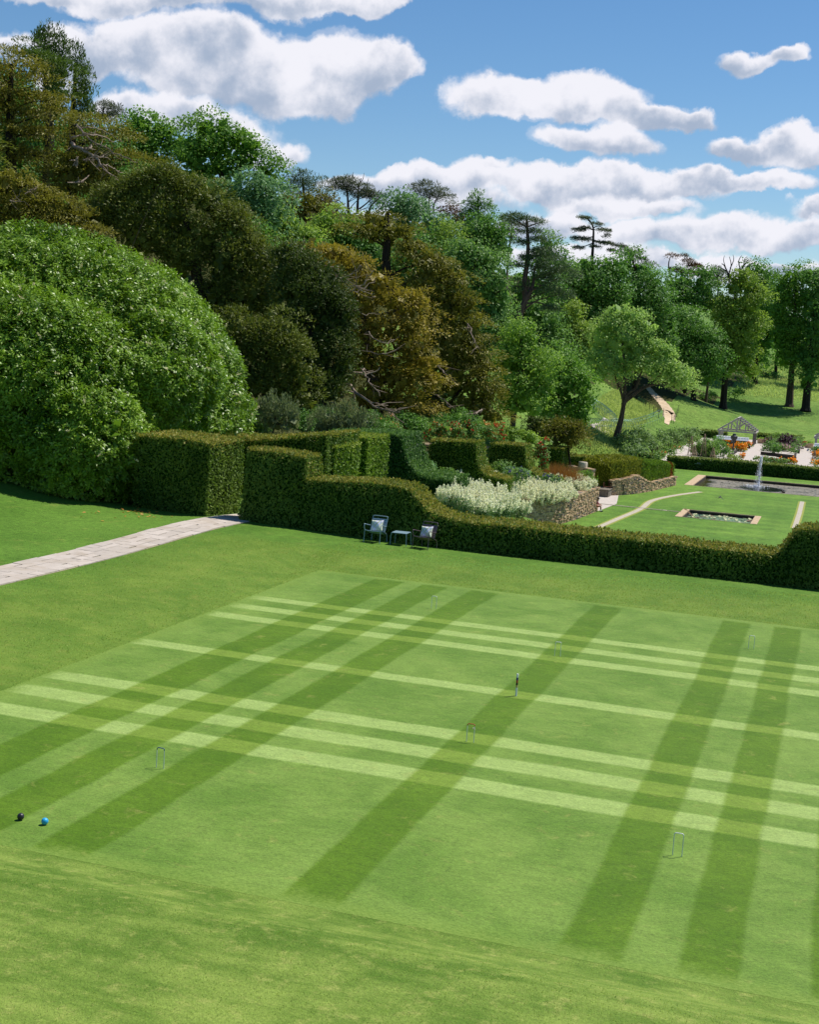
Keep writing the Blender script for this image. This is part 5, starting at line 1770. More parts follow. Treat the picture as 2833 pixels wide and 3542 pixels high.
# ---- the great laurel beside the path
def laurel():
    rng = np.random.RandomState(77)
    L = [(60, 880, 470, 400, 6.0), (55, 860, 285, 245, 1.5), (188, 940, 142, 142, .1), (330, 800, 135, 145, 3.3), (-100, 860, 200, 300, 2)]
    lob = world_lobes(L, 47.5)
    dep = [5.2, 3.3, 2.6, 3.0, 4.0]
    lob = [(c, np.array([r[0], d, r[2]])) for (c, r), d in zip(lob, dep)]
    b = at_g(200, 1030)
    root = empty('laurel_tree', b - np.array([0, 0, .1]), 'huge rounded glossy laurel bush rising beside the flagged path', 'shrub')
    mb = MB()
    bb = b + BF * 3
    trunk_mesh(mb, bb - BZ * .3, [bb + BZ * 1.5, bb + BZ * 4 + BR * .4, bb + BZ * 6.5], .4, lob, rng, 12)
    o = mb.build('trunk', BARK_DARK, origin=b - np.array([0, 0, .1]))
    o.parent = root
    o.location = (0, 0, 0)
    mb = MB()
    leaf = .135
    Cs, Rs = np.array([l[0] for l in lob]), np.array([l[1] for l in lob])
    P, O = [], []
    for i, (c, r) in enumerate(lob):
        a, d, e = r
        area = 4 * math.pi * (((a * d) ** 1.6 + (a * e) ** 1.6 + (d * e) ** 1.6) / 3) ** (1 / 1.6)
        n = int(area * 40)
        dr = unit(n, rng)
        keep = (dr[:, 1] < .25) | (rng.uniform(size=n) < .35)
        dr = dr[keep]
        rad = 1.0 - np.abs(rng.normal(0, .05, len(dr)))
        p = c + (dr * r * rad[:, None]) @ BAS
        ok = np.ones(len(p), bool)
        for j in range(len(lob)):
            if j != i:
                q = ((p - Cs[j]) @ BAS.T) / Rs[j]
                ok &= (q * q).sum(1) > .80
        nr = (dr / r) @ BAS
        nr /= np.linalg.norm(nr, axis=1)[:, None]
        P.append(p[ok]); O.append(nr[ok])
    P, O = np.vstack(P), np.vstack(O)
    P += O * (wobble(P, .16, 1.2, 5) + wobble(P, .16, 3.4, 6))[:, None]
    back_ = ((P - CAM) @ AF)
    uu = (P - CAM) @ AR / back_ * FPX / S + 862
    vv = 1077.5 - (P - CAM) @ AU / back_ * FPX / S
    k_ = (vv < 905 - .0 * uu) | (uu < 330) 
    P, O = P[k_], O[k_]
    up = P[:, 2] > ground(P[:, 0], P[:, 1]) + .12
    P, O = P[up], O[up]
    # each shoot carries a whorl of drooping pointed leaves round an upright tip
    k = 18
    n = len(P)
    idx = np.repeat(np.arange(n), k)
    ax = O * .7 + BZ * .6 + rng.normal(size=(n, 3)) * .35
    ax /= np.linalg.norm(ax, axis=1)[:, None]
    rv = unit(len(idx), rng)
    rv -= ax[idx] * (rv * ax[idx]).sum(1)[:, None]
    rv /= np.linalg.norm(rv, axis=1)[:, None] + 1e-9
    h = rng.uniform(-1.3, .7, len(idx))
    P0 = P[idx] + ax[idx] * (h * .13)[:, None] + rv * .03 + rng.normal(size=(len(idx), 3)) * .035
    D = rv * (1.0 - .30 * h)[:, None] + ax[idx] * (.35 + h * .6)[:, None] - BZ * .05
    N = ax[idx] * .9 + rv * .25 + rng.normal(size=(len(idx), 3)) * .25
    s_ = rng.uniform(.75, 1.3, len(idx)) * leaf
    mb.leaves(P0, D, N, s_, s_ * .44, 0, .14)
    mb2 = mb
    for (c, r) in lob:
        m_ = int(r[0] * r[2] * 170)
        dr = unit(m_, rng)
        q = c + (dr * r * rng.uniform(.7, .90, m_)[:, None]) @ BAS
        q = q[q[:, 2] > ground(q[:, 0], q[:, 1]) + .3]
        m_ = len(q)
        mb2.leaves(q, rng.normal(size=(m_, 3)), rng.normal(size=(m_, 3)), .5, .32)
    o = mb.build('crown', LM['laurel'], origin=b - np.array([0, 0, .1]))
    o.parent = root
    o.location = (0, 0, 0)
    # cream flower tassels, mostly along the sunny shoulder
    mb = MB()
    pxs = [(430, 578), (410, 572), (482, 690), (520, 740), (535, 770), (533, 850), (515, 845), (540, 865), (505, 800), (500, 835), (340, 540), (300, 525), (270, 505), (360, 600), (380, 610), (395, 590), (420, 680), (450, 700), (470, 745), (330, 655), (350, 690), (440, 770), (40, 600), (60, 620), (80, 590), (20, 660), (170, 560), (230, 540), (310, 720), (355, 790), (220, 730), (100, 700), (150, 890), (220, 960), (300, 965), (180, 850), (250, 860), (130, 780), (270, 640), (200, 650)]
    for (u, v) in pxs:
        # nearest shoot seen on this line of sight
        d = ray(u, v)
        d = d / np.linalg.norm(d)
        w = P - CAM
        al = w @ d
        dist = np.linalg.norm(w - al[:, None] * d, axis=1)
        c_ = np.where(dist < .35)[0]
        if len(c_) == 0:
            continue
        i = c_[np.argmin(al[c_])]
        p = P[i] + O[i] * .12
        e = p + (O[i] * .5 + unit(1, rng)[0] * .7 + np.array([0, 0, .1])) * .24
        q = np.linspace(p, e, 7)
        m_ = 26
        f = rng.uniform(size=m_)[:, None]
        pp = p + (e - p) * f + rng.normal(size=(m_, 3)) * .012
        mb.leaves(pp, rng.normal(size=(m_, 3)), rng.normal(size=(m_, 3)), .05, .04)
    o = mb.build('flower_tassel', leafmat('cream_tassel', lin(206, 196, 150), lin(232, 224, 184), .2), root)
    o.matrix_parent_inverse = Matrix.Translation(-Vector(root.location))
    return root


laurel()


def woodland_floor():
    """bare shaded leaf litter under the wooded hillside"""
    mm, T = mat('woodland_floor')
    pos = T.n('ShaderNodeNewGeometry').outputs['Position']
    n = T.noise(pos, 1.2, 6, .7)
    finish(T, principled(T, T.mix(n, lin(40, 50, 22), lin(84, 84, 48)), .9, .05, 0, (n, .8, .15)))
    g = bpy.data.objects['ground'].data
    g.materials.append(mm)
    B = np.array([o.location[:2] for o in bpy.data.objects if o.get('group') in (WOOD, 'dark trees glimpsed deep in the wood') or o.name.startswith('yew_tree')])
    n = len(g.polygons)
    c = np.zeros(n * 3)
    g.polygons.foreach_get('center', c)
    c = c.reshape(-1, 3)
    mi = np.zeros(n, np.int32)
    g.polygons.foreach_get('material_index', mi)
    dmin = np.full(n, 1e9)
    for b in B:
        dmin = np.minimum(dmin, np.hypot(c[:, 0] - b[0], c[:, 1] - b[1]))
    right = (c[:, 0] > -30 + (c[:, 1] - 120) * .12)
    mi[(dmin < 9) & (c[:, 1] > 40) & ~right] = 2
    mi[(c[:, 1] > 30) & (c[:, 0] < -17.5) & (c[:, 1] < 62)] = 2
    mi[(dmin < 7) & (c[:, 1] > 270)] = 2
    mi[(c[:, 1] > 60) & (c[:, 0] < -34 - (c[:, 1] - 60) * .12)] = 2
    g.polygons.foreach_set('material_index', mi)


woodland_floor()
print('LEAVES', sum(len(o.data.polygons) for o in bpy.data.objects if o.type == 'MESH'))

# ------------------------------------------------------------------ croquet things
WHITE_PAINT = simple('white_paint', lin(225, 225, 226), .35, .5, 0, .05, 20)
METAL_PAINT = simple('worn_hoop_paint', lin(212, 216, 220), .35, .5, .2, .15, 60)
RED_PAINT = simple('red_paint', lin(178, 62, 44), .4, .5, 0, .1, 40)
BLUE_PAINT = simple('blue_paint', lin(30, 72, 122), .4, .5, 0, .1, 40)
BLACK_PAINT = simple('black_paint', lin(30, 28, 30), .4, .5, 0, .1, 40)
TAN_PAINT = simple('faded_yellow_paint', lin(196, 168, 120), .5, .4, 0, .1, 40)


def hoop(px, label, crown_mat):
    """two round legs and a crown bar; px = feet in photo pixels of the full picture"""
    (ax, ay), (bx, by) = px
    a, b = at_z(ax / S, ay / S, 0.006), at_z(bx / S, by / S, 0.006)
    c = (a + b) / 2
    rz = math.atan2(b[1] - a[1], b[0] - a[0])
    root = empty('croquet_hoop', (c[0], c[1], 0.006), label, 'hoop', 'croquet hoops on the lawn', rz)
    w, h, r = .122, .305, .0062
    for s_ in (-1, 1):
        mb = MB()
        mb.tube([(s_ * w / 2, 0, -.05), (s_ * w / 2, 0, h - .035)], r, 10)
        mb.build('leg', METAL_PAINT, root)
    mb = MB()
    pts = [(-w / 2, 0, h - .0349)]
    for k in range(6):
        t = math.pi - k * math.pi / 10
        pts.append((-w / 2 + .026 + .026 * math.cos(t), 0, h - .026 + .026 * math.sin(t)))
    for k in range(6):
        t = math.pi / 2 - k * math.pi / 10
        pts.append((w / 2 - .026 + .026 * math.cos(t), 0, h - .026 + .026 * math.sin(t)))
    pts.append((w / 2, 0, h - .0349))
    mb.tube(pts, r * 1.12, 10)
    mb.build('crown', crown_mat, root, smooth=True)
    return root


hoop(((1613.3, 2564.1), (1639.1, 2567.6)), 'croquet hoop with a red top in front of the striped peg', RED_PAINT)
hoop(((538.8, 2653.5), (565.6, 2658.3)), 'croquet hoop with a blue top, nearest to the two balls', BLUE_PAINT)
hoop(((2328.8, 2956.6), (2358.7, 2961.5)), 'white croquet hoop nearest the camera at lower right', WHITE_PAINT)
hoop(((1919.7, 2268), (1938.1, 2269.8)), 'white croquet hoop just behind the striped peg, on the middle dark stripe', WHITE_PAINT)
hoop(((1492.6, 2103.4), (1508.2, 2105.1)), 'white croquet hoop farthest left near the chairs', WHITE_PAINT)
hoop(((2590.4, 2243.1), (2608.2, 2245.3)), 'white croquet hoop at far right between two dark stripes', WHITE_PAINT)
h0 = at_z(1639.1 / S, 2567.6 / S, 0)
mb = MB()
mb.box(-.028, .012, -.012, .012, -.008, .012, bev=.004)
mb.box(-.002, .016, -.009, .009, -.022, -.0085, bev=.003)
tag(mb.build('hoop_clip', simple('cream_plastic', lin(222, 206, 178), .4)), 'tiny cream clip on the right leg of the red topped hoop', 'clip').location = (h0[0] - .004, h0[1] - .016, .236)

pg = at_z(1785.6 / S, 2406.3 / S, 0.006)
root = empty('croquet_peg', (pg[0], pg[1], .006), 'white croquet peg with blue, red, black and tan bands', 'peg')
r, H = .0195, .425
for nm, z0, z1, mt in (('white_shaft', -.05, .157, WHITE_PAINT), ('tan_band', .157, .205, TAN_PAINT), ('black_band', .205, .254, BLACK_PAINT), ('red_band', .254, .302, RED_PAINT), ('blue_band', .302, .355, simple('royal_blue_paint', lin(26, 48, 120), .4, .5))):
    mb = MB()
    mb.lathe([(r, z0), (r, z1)], n=18)
    mb.build(nm, mt, root, smooth=False)
mb = MB()
mb.lathe([(r, .355), (r, H - .012), (r * .86, H - .003), (r * .5, H)], n=18)
mb.build('white_tip', WHITE_PAINT, root)


def ball(u, v, label, m_):
    c = at_z(u, v, .006)
    bm = bmesh.new()
    bmesh.ops.create_uvsphere(bm, u_segments=32, v_segments=20, radius=.046)
    me = bpy.data.meshes.new('croquet_ball')
    bm.to_mesh(me)
    bm.free()
    me.polygons.foreach_set('use_smooth', np.ones(len(me.polygons), bool))
    me.materials.append(m_)
    o = bpy.data.objects.new('croquet_ball', me)
    COL.objects.link(o)
    o.location = (c[0], c[1], .006 + .045)
    tag(o, label, 'ball', 'croquet balls')


def ball_mat(name, col):
    mm, T = mat(name)
    pos = T.n('ShaderNodeTexCoord').outputs['Object']
    vn = T.n('ShaderNodeTexVoronoi')
    vn.inputs['Scale'].default_value = 160
    T.set(vn.inputs['Vector'], pos)
    finish(T, principled(T, col, .38, .5, 0, (vn.outputs[0], .25, .002)))
    return mm


ball(42.4, 1725.6, 'black croquet ball lying at the left edge of the lawn', ball_mat('black_ball', lin(40, 38, 44)))
ball(93.2, 1735.6, 'bright blue croquet ball beside the black one', ball_mat('blue_ball', lin(40, 160, 214)))

# ------------------------------------------------------------------ garden chairs and table
def tube_part(name, pts, r, m_, root, n=8):
    mb = MB()
    mb.tube(spline(pts, max(6, 5 * len(pts))) if len(pts) > 2 else pts, r, n)
    return mb.build(name, m_, root, smooth=True)


def armchair(loc, rz, label, m_):
    root = empty('garden_armchair', loc, label, 'chair', 'low metal garden chairs by the hedge', rz)
    w = .27
    R = .0125
    for s_ in (-1, 1):
        x = s_ * w
        tube_part('leg', [(x, -.01, -.02), (x * .985, .015, .20), (x * .97, .03, .385)], R, m_, root)
        tube_part('leg', [(x * .96, .66, -.02), (x * .95, .655, .16), (x * .93, .60, .235), (x * .9, .46, .30)], R, m_, root)
        tube_part('armrest', [(x * .97, .03, .386), (x * 1.02, .0, .47), (x * 1.04, .015, .555), (x * 1.05, .06, .572), (x * 1.06, .25, .535), (x * 1.03, .48, .49), (x * .93, .55, .475)], R, m_, root)
    tube_part('back_frame', [(-w * .9, .45, .30), (-w * .92, .56, .52), (-w * .92, .655, .74), (-w * .86, .672, .775), (-w * .7, .678, .786), (0, .68, .788), (w * .7, .678, .786), (w * .86, .672, .775), (w * .92, .655, .74), (w * .92, .56, .52), (w * .9, .45, .30)], R, m_, root)
    # seat: a dished sheet of slats
    mb = MB()
    for k in range(9):
        f0, f1 = k / 9 + .008, (k + 1) / 9 - .008
        pr_ = lambda f: (.02 + .44 * f, .392 - .105 * f + .02 * math.cos(f * 3.1) - .012)
        y0, z0 = pr_(f0)
        y1, z1 = pr_(f1)
        for j in range(8):
            xa, xb = -w * .93 + 2 * w * .93 * j / 8, -w * .93 + 2 * w * .93 * (j + 1) / 8
            da, db = -.018 * (1 - (xa / w) ** 2), -.018 * (1 - (xb / w) ** 2)
            mb.add([(xa, y0, z0 + da), (xb, y0, z0 + db), (xb, y1, z1 + db), (xa, y1, z1 + da), (xa, y0, z0 + da - .006), (xb, y0, z0 + db - .006), (xb, y1, z1 + db - .006), (xa, y1, z1 + da - .006)],
                   [(0, 1, 2, 3), (4, 7, 6, 5), (0, 4, 5, 1), (2, 6, 7, 3)])
    # rolled front edge
    mb.tube([(-w * .93, .022, .385), (-w * .5, .012, .376), (0, .01, .372), (w * .5, .012, .376), (w * .93, .022, .385)], .012, 8)
    mb.build('seat', m_, root)
    mb = MB()
    for k in range(8):
        f0, f1 = k / 8 + .012, (k + 1) / 8 - .012
        y0, z0 = .455 + .20 * f0, .305 + .40 * f0
        y1, z1 = .455 + .20 * f1, .305 + .40 * f1
        for j in range(6):
            xa, xb = -w * .9 + 2 * w * .9 * j / 6, -w * .9 + 2 * w * .9 * (j + 1) / 6
            da, db = .022 * (1 - (xa / w) ** 2), .022 * (1 - (xb / w) ** 2)
            mb.add([(xa, y0 + da, z0), (xb, y0 + db, z0), (xb, y1 + db, z1), (xa, y1 + da, z1), (xa, y0 + da + .006, z0), (xb, y0 + db + .006, z0), (xb, y1 + db + .006, z1), (xa, y1 + da + .006, z1)],
                   [(0, 1, 2, 3), (4, 7, 6, 5), (0, 4, 5, 1), (2, 6, 7, 3)])
    mb.build('backrest', m_, root)
    return root


BLUEGREY = simple('blue_grey_powder_coat', lin(134, 160, 174), .4, .5, .2, .06, 30)
BROWNGREY = simple('aubergine_powder_coat', lin(100, 86, 94), .4, .5, .2, .06, 30)


def plaid_mat():
    mm, T = mat('plaid_cushion_cloth')
    c = T.n('ShaderNodeTexCoord').outputs['Object']
    sx = T.n('ShaderNodeSeparateXYZ', inp={0: c})
    d1 = T.m('ADD', T.m('MULTIPLY', sx.outputs[0], .80), T.m('MULTIPLY', sx.outputs[2], -.60))
    d2 = T.m('ADD', T.m('MULTIPLY', sx.outputs[0], .60), T.m('MULTIPLY', sx.outputs[2], .80))
    def band(d, c0, w):
        return T.m('LESS_THAN', T.m('ABSOLUTE', T.m('SUBTRACT', d, c0)), w)
    col = lin(222, 226, 204)
    col = T.mix(T.m('MAXIMUM', band(d1, .04, .035), band(d1, -.07, .025)), col, lin(226, 224, 242))
    col = T.mix(T.m('MULTIPLY', T.m('MAXIMUM', band(d1, -.015, .02), band(d2, -.06, .05)), .55), col, lin(140, 158, 130))
    col = T.mix(T.m('MULTIPLY', band(d2, -.13, .03), .6), col, lin(196, 194, 222))
    n = T.noise(c, 220, 3, .6)
    finish(T, principled(T, col, .9, .1, 0, (n, .3, .002)))
    return mm


PLAID = plaid_mat()


def cushion(chair_loc, rz, label):
    n = 24
    V, F = [], []
    hw, hh, th = .20, .185, .075
    for side in (-1, 1):
        for i in range(n + 1):
            for j in range(n + 1):
                a, b = 2 * i / n - 1, 2 * j / n - 1
                bulge = max(0, (1 - a ** 4) * (1 - b ** 4)) ** .55
                pinch = 1 - .10 * (1 - a * a) * (b * b) - .0
                pin2 = 1 - .10 * (1 - b * b) * (a * a)
                V.append((hw * a * pin2, side * th * bulge * (1 + .12 * math.sin(5 * a + 3 * b)), hh * b * pinch))
    k = (n + 1) * (n + 1)
    for s_ in (0, 1):
        for i in range(n):
            for j in range(n):
                q = (i * (n + 1) + j, (i + 1) * (n + 1) + j, (i + 1) * (n + 1) + j + 1, i * (n + 1) + j + 1)
                q = [s_ * k + x for x in q]
                F.append(q if s_ == 0 else q[::-1])
    mb = MB()
    mb.add(V, F)
    o = mb.build('cushion', PLAID, smooth=True)
    # weld the rim
    bm = bmesh.new()
    bm.from_mesh(o.data)
    bmesh.ops.remove_doubles(bm, verts=bm.verts[:], dist=.0005)
    bm.to_mesh(o.data)
    bm.free()
    M = Matrix.Translation(Vector(chair_loc)) @ Matrix.Rotation(rz, 4, 'Z') @ Matrix.Translation((-.01, .425, .50)) @ Matrix.Rotation(math.radians(-25), 4, 'X') @ Matrix.Rotation(math.radians(-4), 4, 'Y')
    o.matrix_world = M
    tag(o, label, 'cushion', 'plaid cushions on the garden chairs')
    return o


def gnd(x, y, dz=0.0):
    return (x, y, g1(x, y) + dz)


C1, C2 = gnd(-8.32, 15.14), gnd(-6.73, 15.14)
armchair(C1, math.radians(-2), 'blue grey metal garden armchair left of the small table', BLUEGREY)
armchair(C2, math.radians(-9), 'dark aubergine metal garden armchair right of the small table', BROWNGREY)
cushion(C1, math.radians(-2), 'plaid cushion leaning on the blue grey chair')
cushion(C2, math.radians(-9), 'plaid cushion leaning on the dark chair')
tl = gnd(-7.51, 15.58)
root = empty('side_table', tl, 'small low blue grey metal table between the two garden chairs', 'table', None, math.radians(1))
mb = MB()
mb.box(-.25, .25, -.25, .25, .385, .40, bev=.006)
mb.build('tabletop', BLUEGREY, root)
for sx_ in (-1, 1):
    for sy_ in (-1, 1):
        tube_part('leg', [(sx_ * .262, sy_ * .262, -.02), (sx_ * .252, sy_ * .25, .30), (sx_ * .235, sy_ * .235, .384)], .011, BLUEGREY, root)

# fallen leaves by the laurel and a few on the lawn
rng = np.random.RandomState(9)
mb = MB()
pp = []
for k in range(46):
    u, v = (rng.normal(298, 14), rng.normal(1080, 5)) if k < 30 else (rng.uniform(150, 380), rng.uniform(1078, 1100))
    p = at_g(u, v)
    pp.append((p[0], p[1], g1(p[0], p[1]) + .02))
pp = np.array(pp)
mb.leaves(pp, rng.normal(size=(len(pp), 3)) * np.array([1, 1, .2]), np.tile([0., 0., 1.], (len(pp), 1)) + rng.normal(size=(len(pp), 3)) * .3, .14, .07)
tag(mb.build('fallen_leaves', leafmat('fallen_leaf', lin(170, 110, 40), lin(206, 160, 80), .2)), kind='stuff')

# ------------------------------------------------------------------ border planting
def plant(name, label, cat, t, lobes, mkey, leaf, style='broad', flowers=None, group=None, dens=1.0, seed=None, dzb=0.0):
    rng = np.random.RandomState(seed if seed is not None else sum(map(ord, label)) % 9973)
    lob = world_lobes(lobes, t)
    cen = np.mean([l[0] for l in lob], axis=0)
    zb = min(l[0][2] - l[1][2] for l in lob)
    b = np.array([cen[0], cen[1], zb])
    root = empty(name, b, label, cat, group)
    mb = MB()
    P = crown_mesh(mb, lob, leaf * 1.25, style, rng, dens, thick=.3, cs=.42)
    o = mb.build('foliage', LM[mkey] if isinstance(mkey, str) else mkey, origin=b)
    o.parent = root
    o.location = (0, 0, 0)
    if flowers:
        fm, n, size = flowers
        mb = MB()
        i = rng.choice(len(P), min(n, len(P)), replace=False)
        c = P[i] + rng.normal(size=(len(i), 3)) * size * .6 + BZ * size * .7 - BF * size * .6
        for k in range(6):
            mb.leaves(c + rng.normal(size=c.shape) * size * .18, rng.normal(size=c.shape), rng.normal(size=c.shape) + BZ * .5, size * .9, size * .75)
        o = mb.build('flowers', fm, origin=b)
        o.parent = root
        o.location = (0, 0, 0)
    return root


F_RED = leafmat('red_rose_petal', lin(176, 46, 36), lin(214, 84, 58), .3)
F_ORANGE = leafmat('orange_marigold_petal', lin(226, 126, 10), lin(248, 164, 36), .3)
F_APRICOT = leafmat('apricot_rose_petal', lin(214, 130, 70), lin(232, 170, 110), .3)
F_WHITE = leafmat('cream_flower', lin(226, 222, 196), lin(246, 244, 228), .4)
F_PINK = leafmat('pink_flower', lin(196, 140, 160), lin(222, 176, 190), .3)
F_PURPLE = leafmat('violet_flower', lin(70, 60, 130), lin(104, 92, 168), .3)
YELLOWLEAF = leafmat('yellow_catalpa_leaf', lin(176, 170, 70), lin(216, 206, 104), .4)
RUST = leafmat('rusty_grass', lin(124, 84, 40), lin(172, 122, 66), .3)
VALGREEN = leafmat('valerian_leaf', lin(66, 100, 58), lin(120, 148, 100), .3)
DARKPURPLE = leafmat('plum_leaf', lin(54, 34, 46), lin(92, 62, 72), .25)

for i, (u, v, ru, rv, t, lab) in enumerate([
        (810, 893, 20, 10, 82, 'low shrub with red roses beside the grey green bush'), (850, 898, 18, 12, 84, 'grey leaved plant with few red blooms under the orange tinted yew'),
        (885, 900, 18, 16, 86, 'rose bush with small orange red blooms left of the square hedges'), (922, 904, 20, 16, 88, 'rose bush with many red blooms under the bronze yew'),
        (955, 906, 18, 14, 90, 'wide rose bush dotted with red behind the first square hedge'), (985, 904, 14, 18, 91, 'tall rose bush with red blooms before the bronze skirts'),
        (1020, 905, 16, 16, 93, 'upright red flowering climber near the lime tree trunk'), (1048, 908, 14, 12, 95, 'small red flowering bush left of the lime tree trunk')]):
    plant('rose_bush', lab, 'rose bush', t, [(u, v, ru, rv), (u - ru * .5, v + rv * .5, ru * .8, rv * .7), (u + ru * .5, v + rv * .5, ru * .8, rv * .7)], 'border_green', .17, flowers=(F_RED if i % 3 else F_APRICOT, 46, .15), group='rose bushes under the yews')
plant('rose_bush', 'straggling red flowering climber between the last two square hedges', 'rose bush', 95, [(1136, 945, 8, 14), (1130, 965, 10, 14), (1142, 985, 10, 14), (1150, 930, 6, 10), (1145, 960, 9, 18)], 'border_green', .17, flowers=(F_RED, 60, .15), dens=.8)
plant('golden_shrub', 'yellow green low bushes round the lime tree trunk', 'shrub', 98, [(1075, 912, 22, 9), (1105, 916, 22, 9), (1050, 918, 18, 8), (1125, 926, 16, 8)], 'fresh_green', .2)
plant('catalpa_shrub', 'large yellow leaved plant behind the wooden rail', 'shrub', 92, [(889, 948, 7, 8), (893, 962, 7, 8), (886, 972, 5, 6)], YELLOWLEAF, .2)
for (u, v, ru, rv, t, mk, lab) in [(930, 1000, 26, 10, 74, 'border_green', 'green border perennials below the first square hedge'), (890, 985, 14, 10, 72, 'blue_green', 'bluish leafy perennial at the foot of the wooden rail'),
                                   (1060, 985, 20, 10, 88, 'border_green', 'fresh green perennials between the square hedges'), (1085, 992, 22, 9, 87, 'blue_green', 'blue green perennials in front of the second square hedge'),
                                   (1090, 1000, 18, 8, 85, 'border_green', 'leafy green mound below the second square hedge'), (1215, 1008, 18, 12, 100, 'border_green', 'green mound at the corner of the stone wall'),
                                   (1235, 1008, 14, 12, 99, 'beech_tree', 'dark green rounded shrub at the end of the stone wall'), (1155, 1012, 22, 8, 92, 'deep_green', 'dark low foliage behind the white flowers')]:
    plant('border_plant', lab, 'plant', t, [(u, v, ru, rv), (u - ru * .4, v + rv * .4, ru * .7, rv * .8), (u + ru * .5, v + rv * .4, ru * .7, rv * .8)], mk, .16, flowers=(F_PURPLE, 40, .12) if 'second square hedge' in lab or 'behind the white' in lab else None, group='perennials in the terraced border')

def grass_tuft(u, v, t, h, w, label, seed):
    rng = np.random.RandomState(seed)
    c = at_t(u, v, t)
    c[2] = min(c[2], g1(c[0], c[1]) + .3)
    n = 900
    base = np.stack([rng.normal(0, w * .22, n), rng.normal(0, w * .22, n), np.zeros(n)], 1)
    D = np.stack([rng.normal(0, .45, n), rng.normal(0, .45, n), np.ones(n)], 1)
    mb = MB()
    mb.leaves(base, D, rng.normal(size=(n, 3)), h * rng.uniform(.6, 1.1, n), .028, 0, .3)
    o = mb.build('ornamental_grass', RUST)
    o.location = tuple(c)
    tag(o, label, 'grass tuft', 'rusty ornamental grasses')


for i, (u, v, h, w, lab) in enumerate([(1165, 1000, 1.5, 1.8, 'left tuft of rusty brown ornamental grass by the stone wall'), (1185, 998, 1.7, 2.0, 'tallest tuft of rusty brown grass in front of the small yew block'), (1203, 1000, 1.4, 1.8, 'right tuft of rusty brown grass beside the grey wall'), (1176, 1012, 1.1, 1.6, 'low tuft of rusty grass behind the white flowers')]):
    grass_tuft(u, v, 96, h, w, lab, 50 + i)


def valerian(seed):
    rng = np.random.RandomState(seed)
    root = empty('white_valerian', (0, 0, 0), 'bushy plant with cream flower plumes, massed above the tall stone wall', 'flowering plant', 'white flowering plants massed above the stone wall')
    mb = MB()
    n = 330
    a = rng.uniform(0, 6.28, n)
    rr = np.sqrt(rng.uniform(0, 1, n)) * .55
    z = rng.uniform(0, .75, n)
    P = np.stack([np.cos(a) * rr * (.5 + .6 * z), np.sin(a) * rr * (.5 + .6 * z), z], 1)
    mb.leaves(P, rng.normal(size=(n, 3)) + BZ * .3, rng.normal(size=(n, 3)) * .5 + BZ, .15, .06)
    mb.build('foliage', VALGREEN, root)
    mb = MB()
    for k in range(30):
        a, r_ = rng.uniform(0, 6.28), math.sqrt(rng.uniform(0, 1)) * .55
        ln = rng.uniform(.22, .38)
        b = np.array([math.cos(a) * r_, math.sin(a) * r_, rng.uniform(.55, .95) - .25 * r_])
        ax = np.array([math.cos(a) * r_ * .5, math.sin(a) * r_ * .5, 1.0])
        ax /= np.linalg.norm(ax)
        m_ = 54
        f = rng.uniform(0, 1, m_)
        w = .075 * (1 - .75 * f)
        P = b + ax * (f * ln)[:, None] + unit(m_, rng) * w[:, None]
        mb.leaves(P, rng.normal(size=(m_, 3)) + ax * .4, rng.normal(size=(m_, 3)), .065, .055)
    mb.build('flower_plumes', F_WHITE, root)
    return root


protos = [valerian(s_) for s_ in (1, 2, 3)]
rng = np.random.RandomState(21)
spots = []
poly = [(912, 1040), (960, 1022), (1040, 1020), (1110, 1022), (1172, 1030), (1182, 1050), (1150, 1072), (1090, 1092), (1010, 1092), (940, 1078), (905, 1060)]
def inpoly(x, y, P):
    c = False
    for i in range(len(P)):
        (x1, y1), (x2, y2) = P[i], P[i - 1]
        if (y1 > y) != (y2 > y) and x < (x2 - x1) * (y - y1) / (y2 - y1) + x1:
            c = not c
    return c
tries = 0
while len(spots) < 120 and tries < 6000:
    tries += 1
    u, v = rng.uniform(900, 1185), rng.uniform(1018, 1095)
    if not inpoly(u, v, poly):
        continue
    p = at_g(u, v, 50, 110)
    # keep off the wall and out of the lower lawn
    if p[2] < -3.9 or any(np.hypot(p[0] - q[0], p[1] - q[1]) < .5 for q in spots):
        continue
    spots.append(p)
for i, p in enumerate(spots):
    o = protos[i] if i < 3 else copy_tree(protos[i % 3])
    o.location = (p[0], p[1], g1(p[0], p[1]) - .03)
    o.rotation_euler = (rng.normal(0, .08), rng.normal(0, .08), rng.uniform(0, 6.28))
    o.scale = (rng.uniform(.9, 1.2),) * 2 + (rng.uniform(.8, 1.2),)
# a band of them all along the top of the wall
for i in range(84):
    k = int(rng.randint(3, len(wl)))
    off = rng.uniform(.35, 3.4)
    x, y = wl[k][0] - off, wl[k][1] + rng.uniform(-.5, .5)
    o = copy_tree(protos[i % 3])
    o.location = (x, y, max(g1(x, y), LAWN_Z + 1.35) - .05)
    o.rotation_euler = (rng.normal(0, .1), rng.normal(.1, .1), rng.uniform(0, 6.28))
    o.scale = (rng.uniform(.9, 1.2),) * 2 + (rng.uniform(.75, 1.15),)
# trailing plants that hang over the wall top
wtop = [(p[0] - .25, p[1], LAWN_Z + 1.6) for p in wl[5:20:2]]
for i, p in enumerate(wtop):
    o = copy_tree(protos[i % 3])
    o.location = (p[0] - .2, p[1], p[2] - .35)
    o.rotation_euler = (0, .35, rng.uniform(-.4, .4))
    o.scale = (1.1, 1.1, .95)

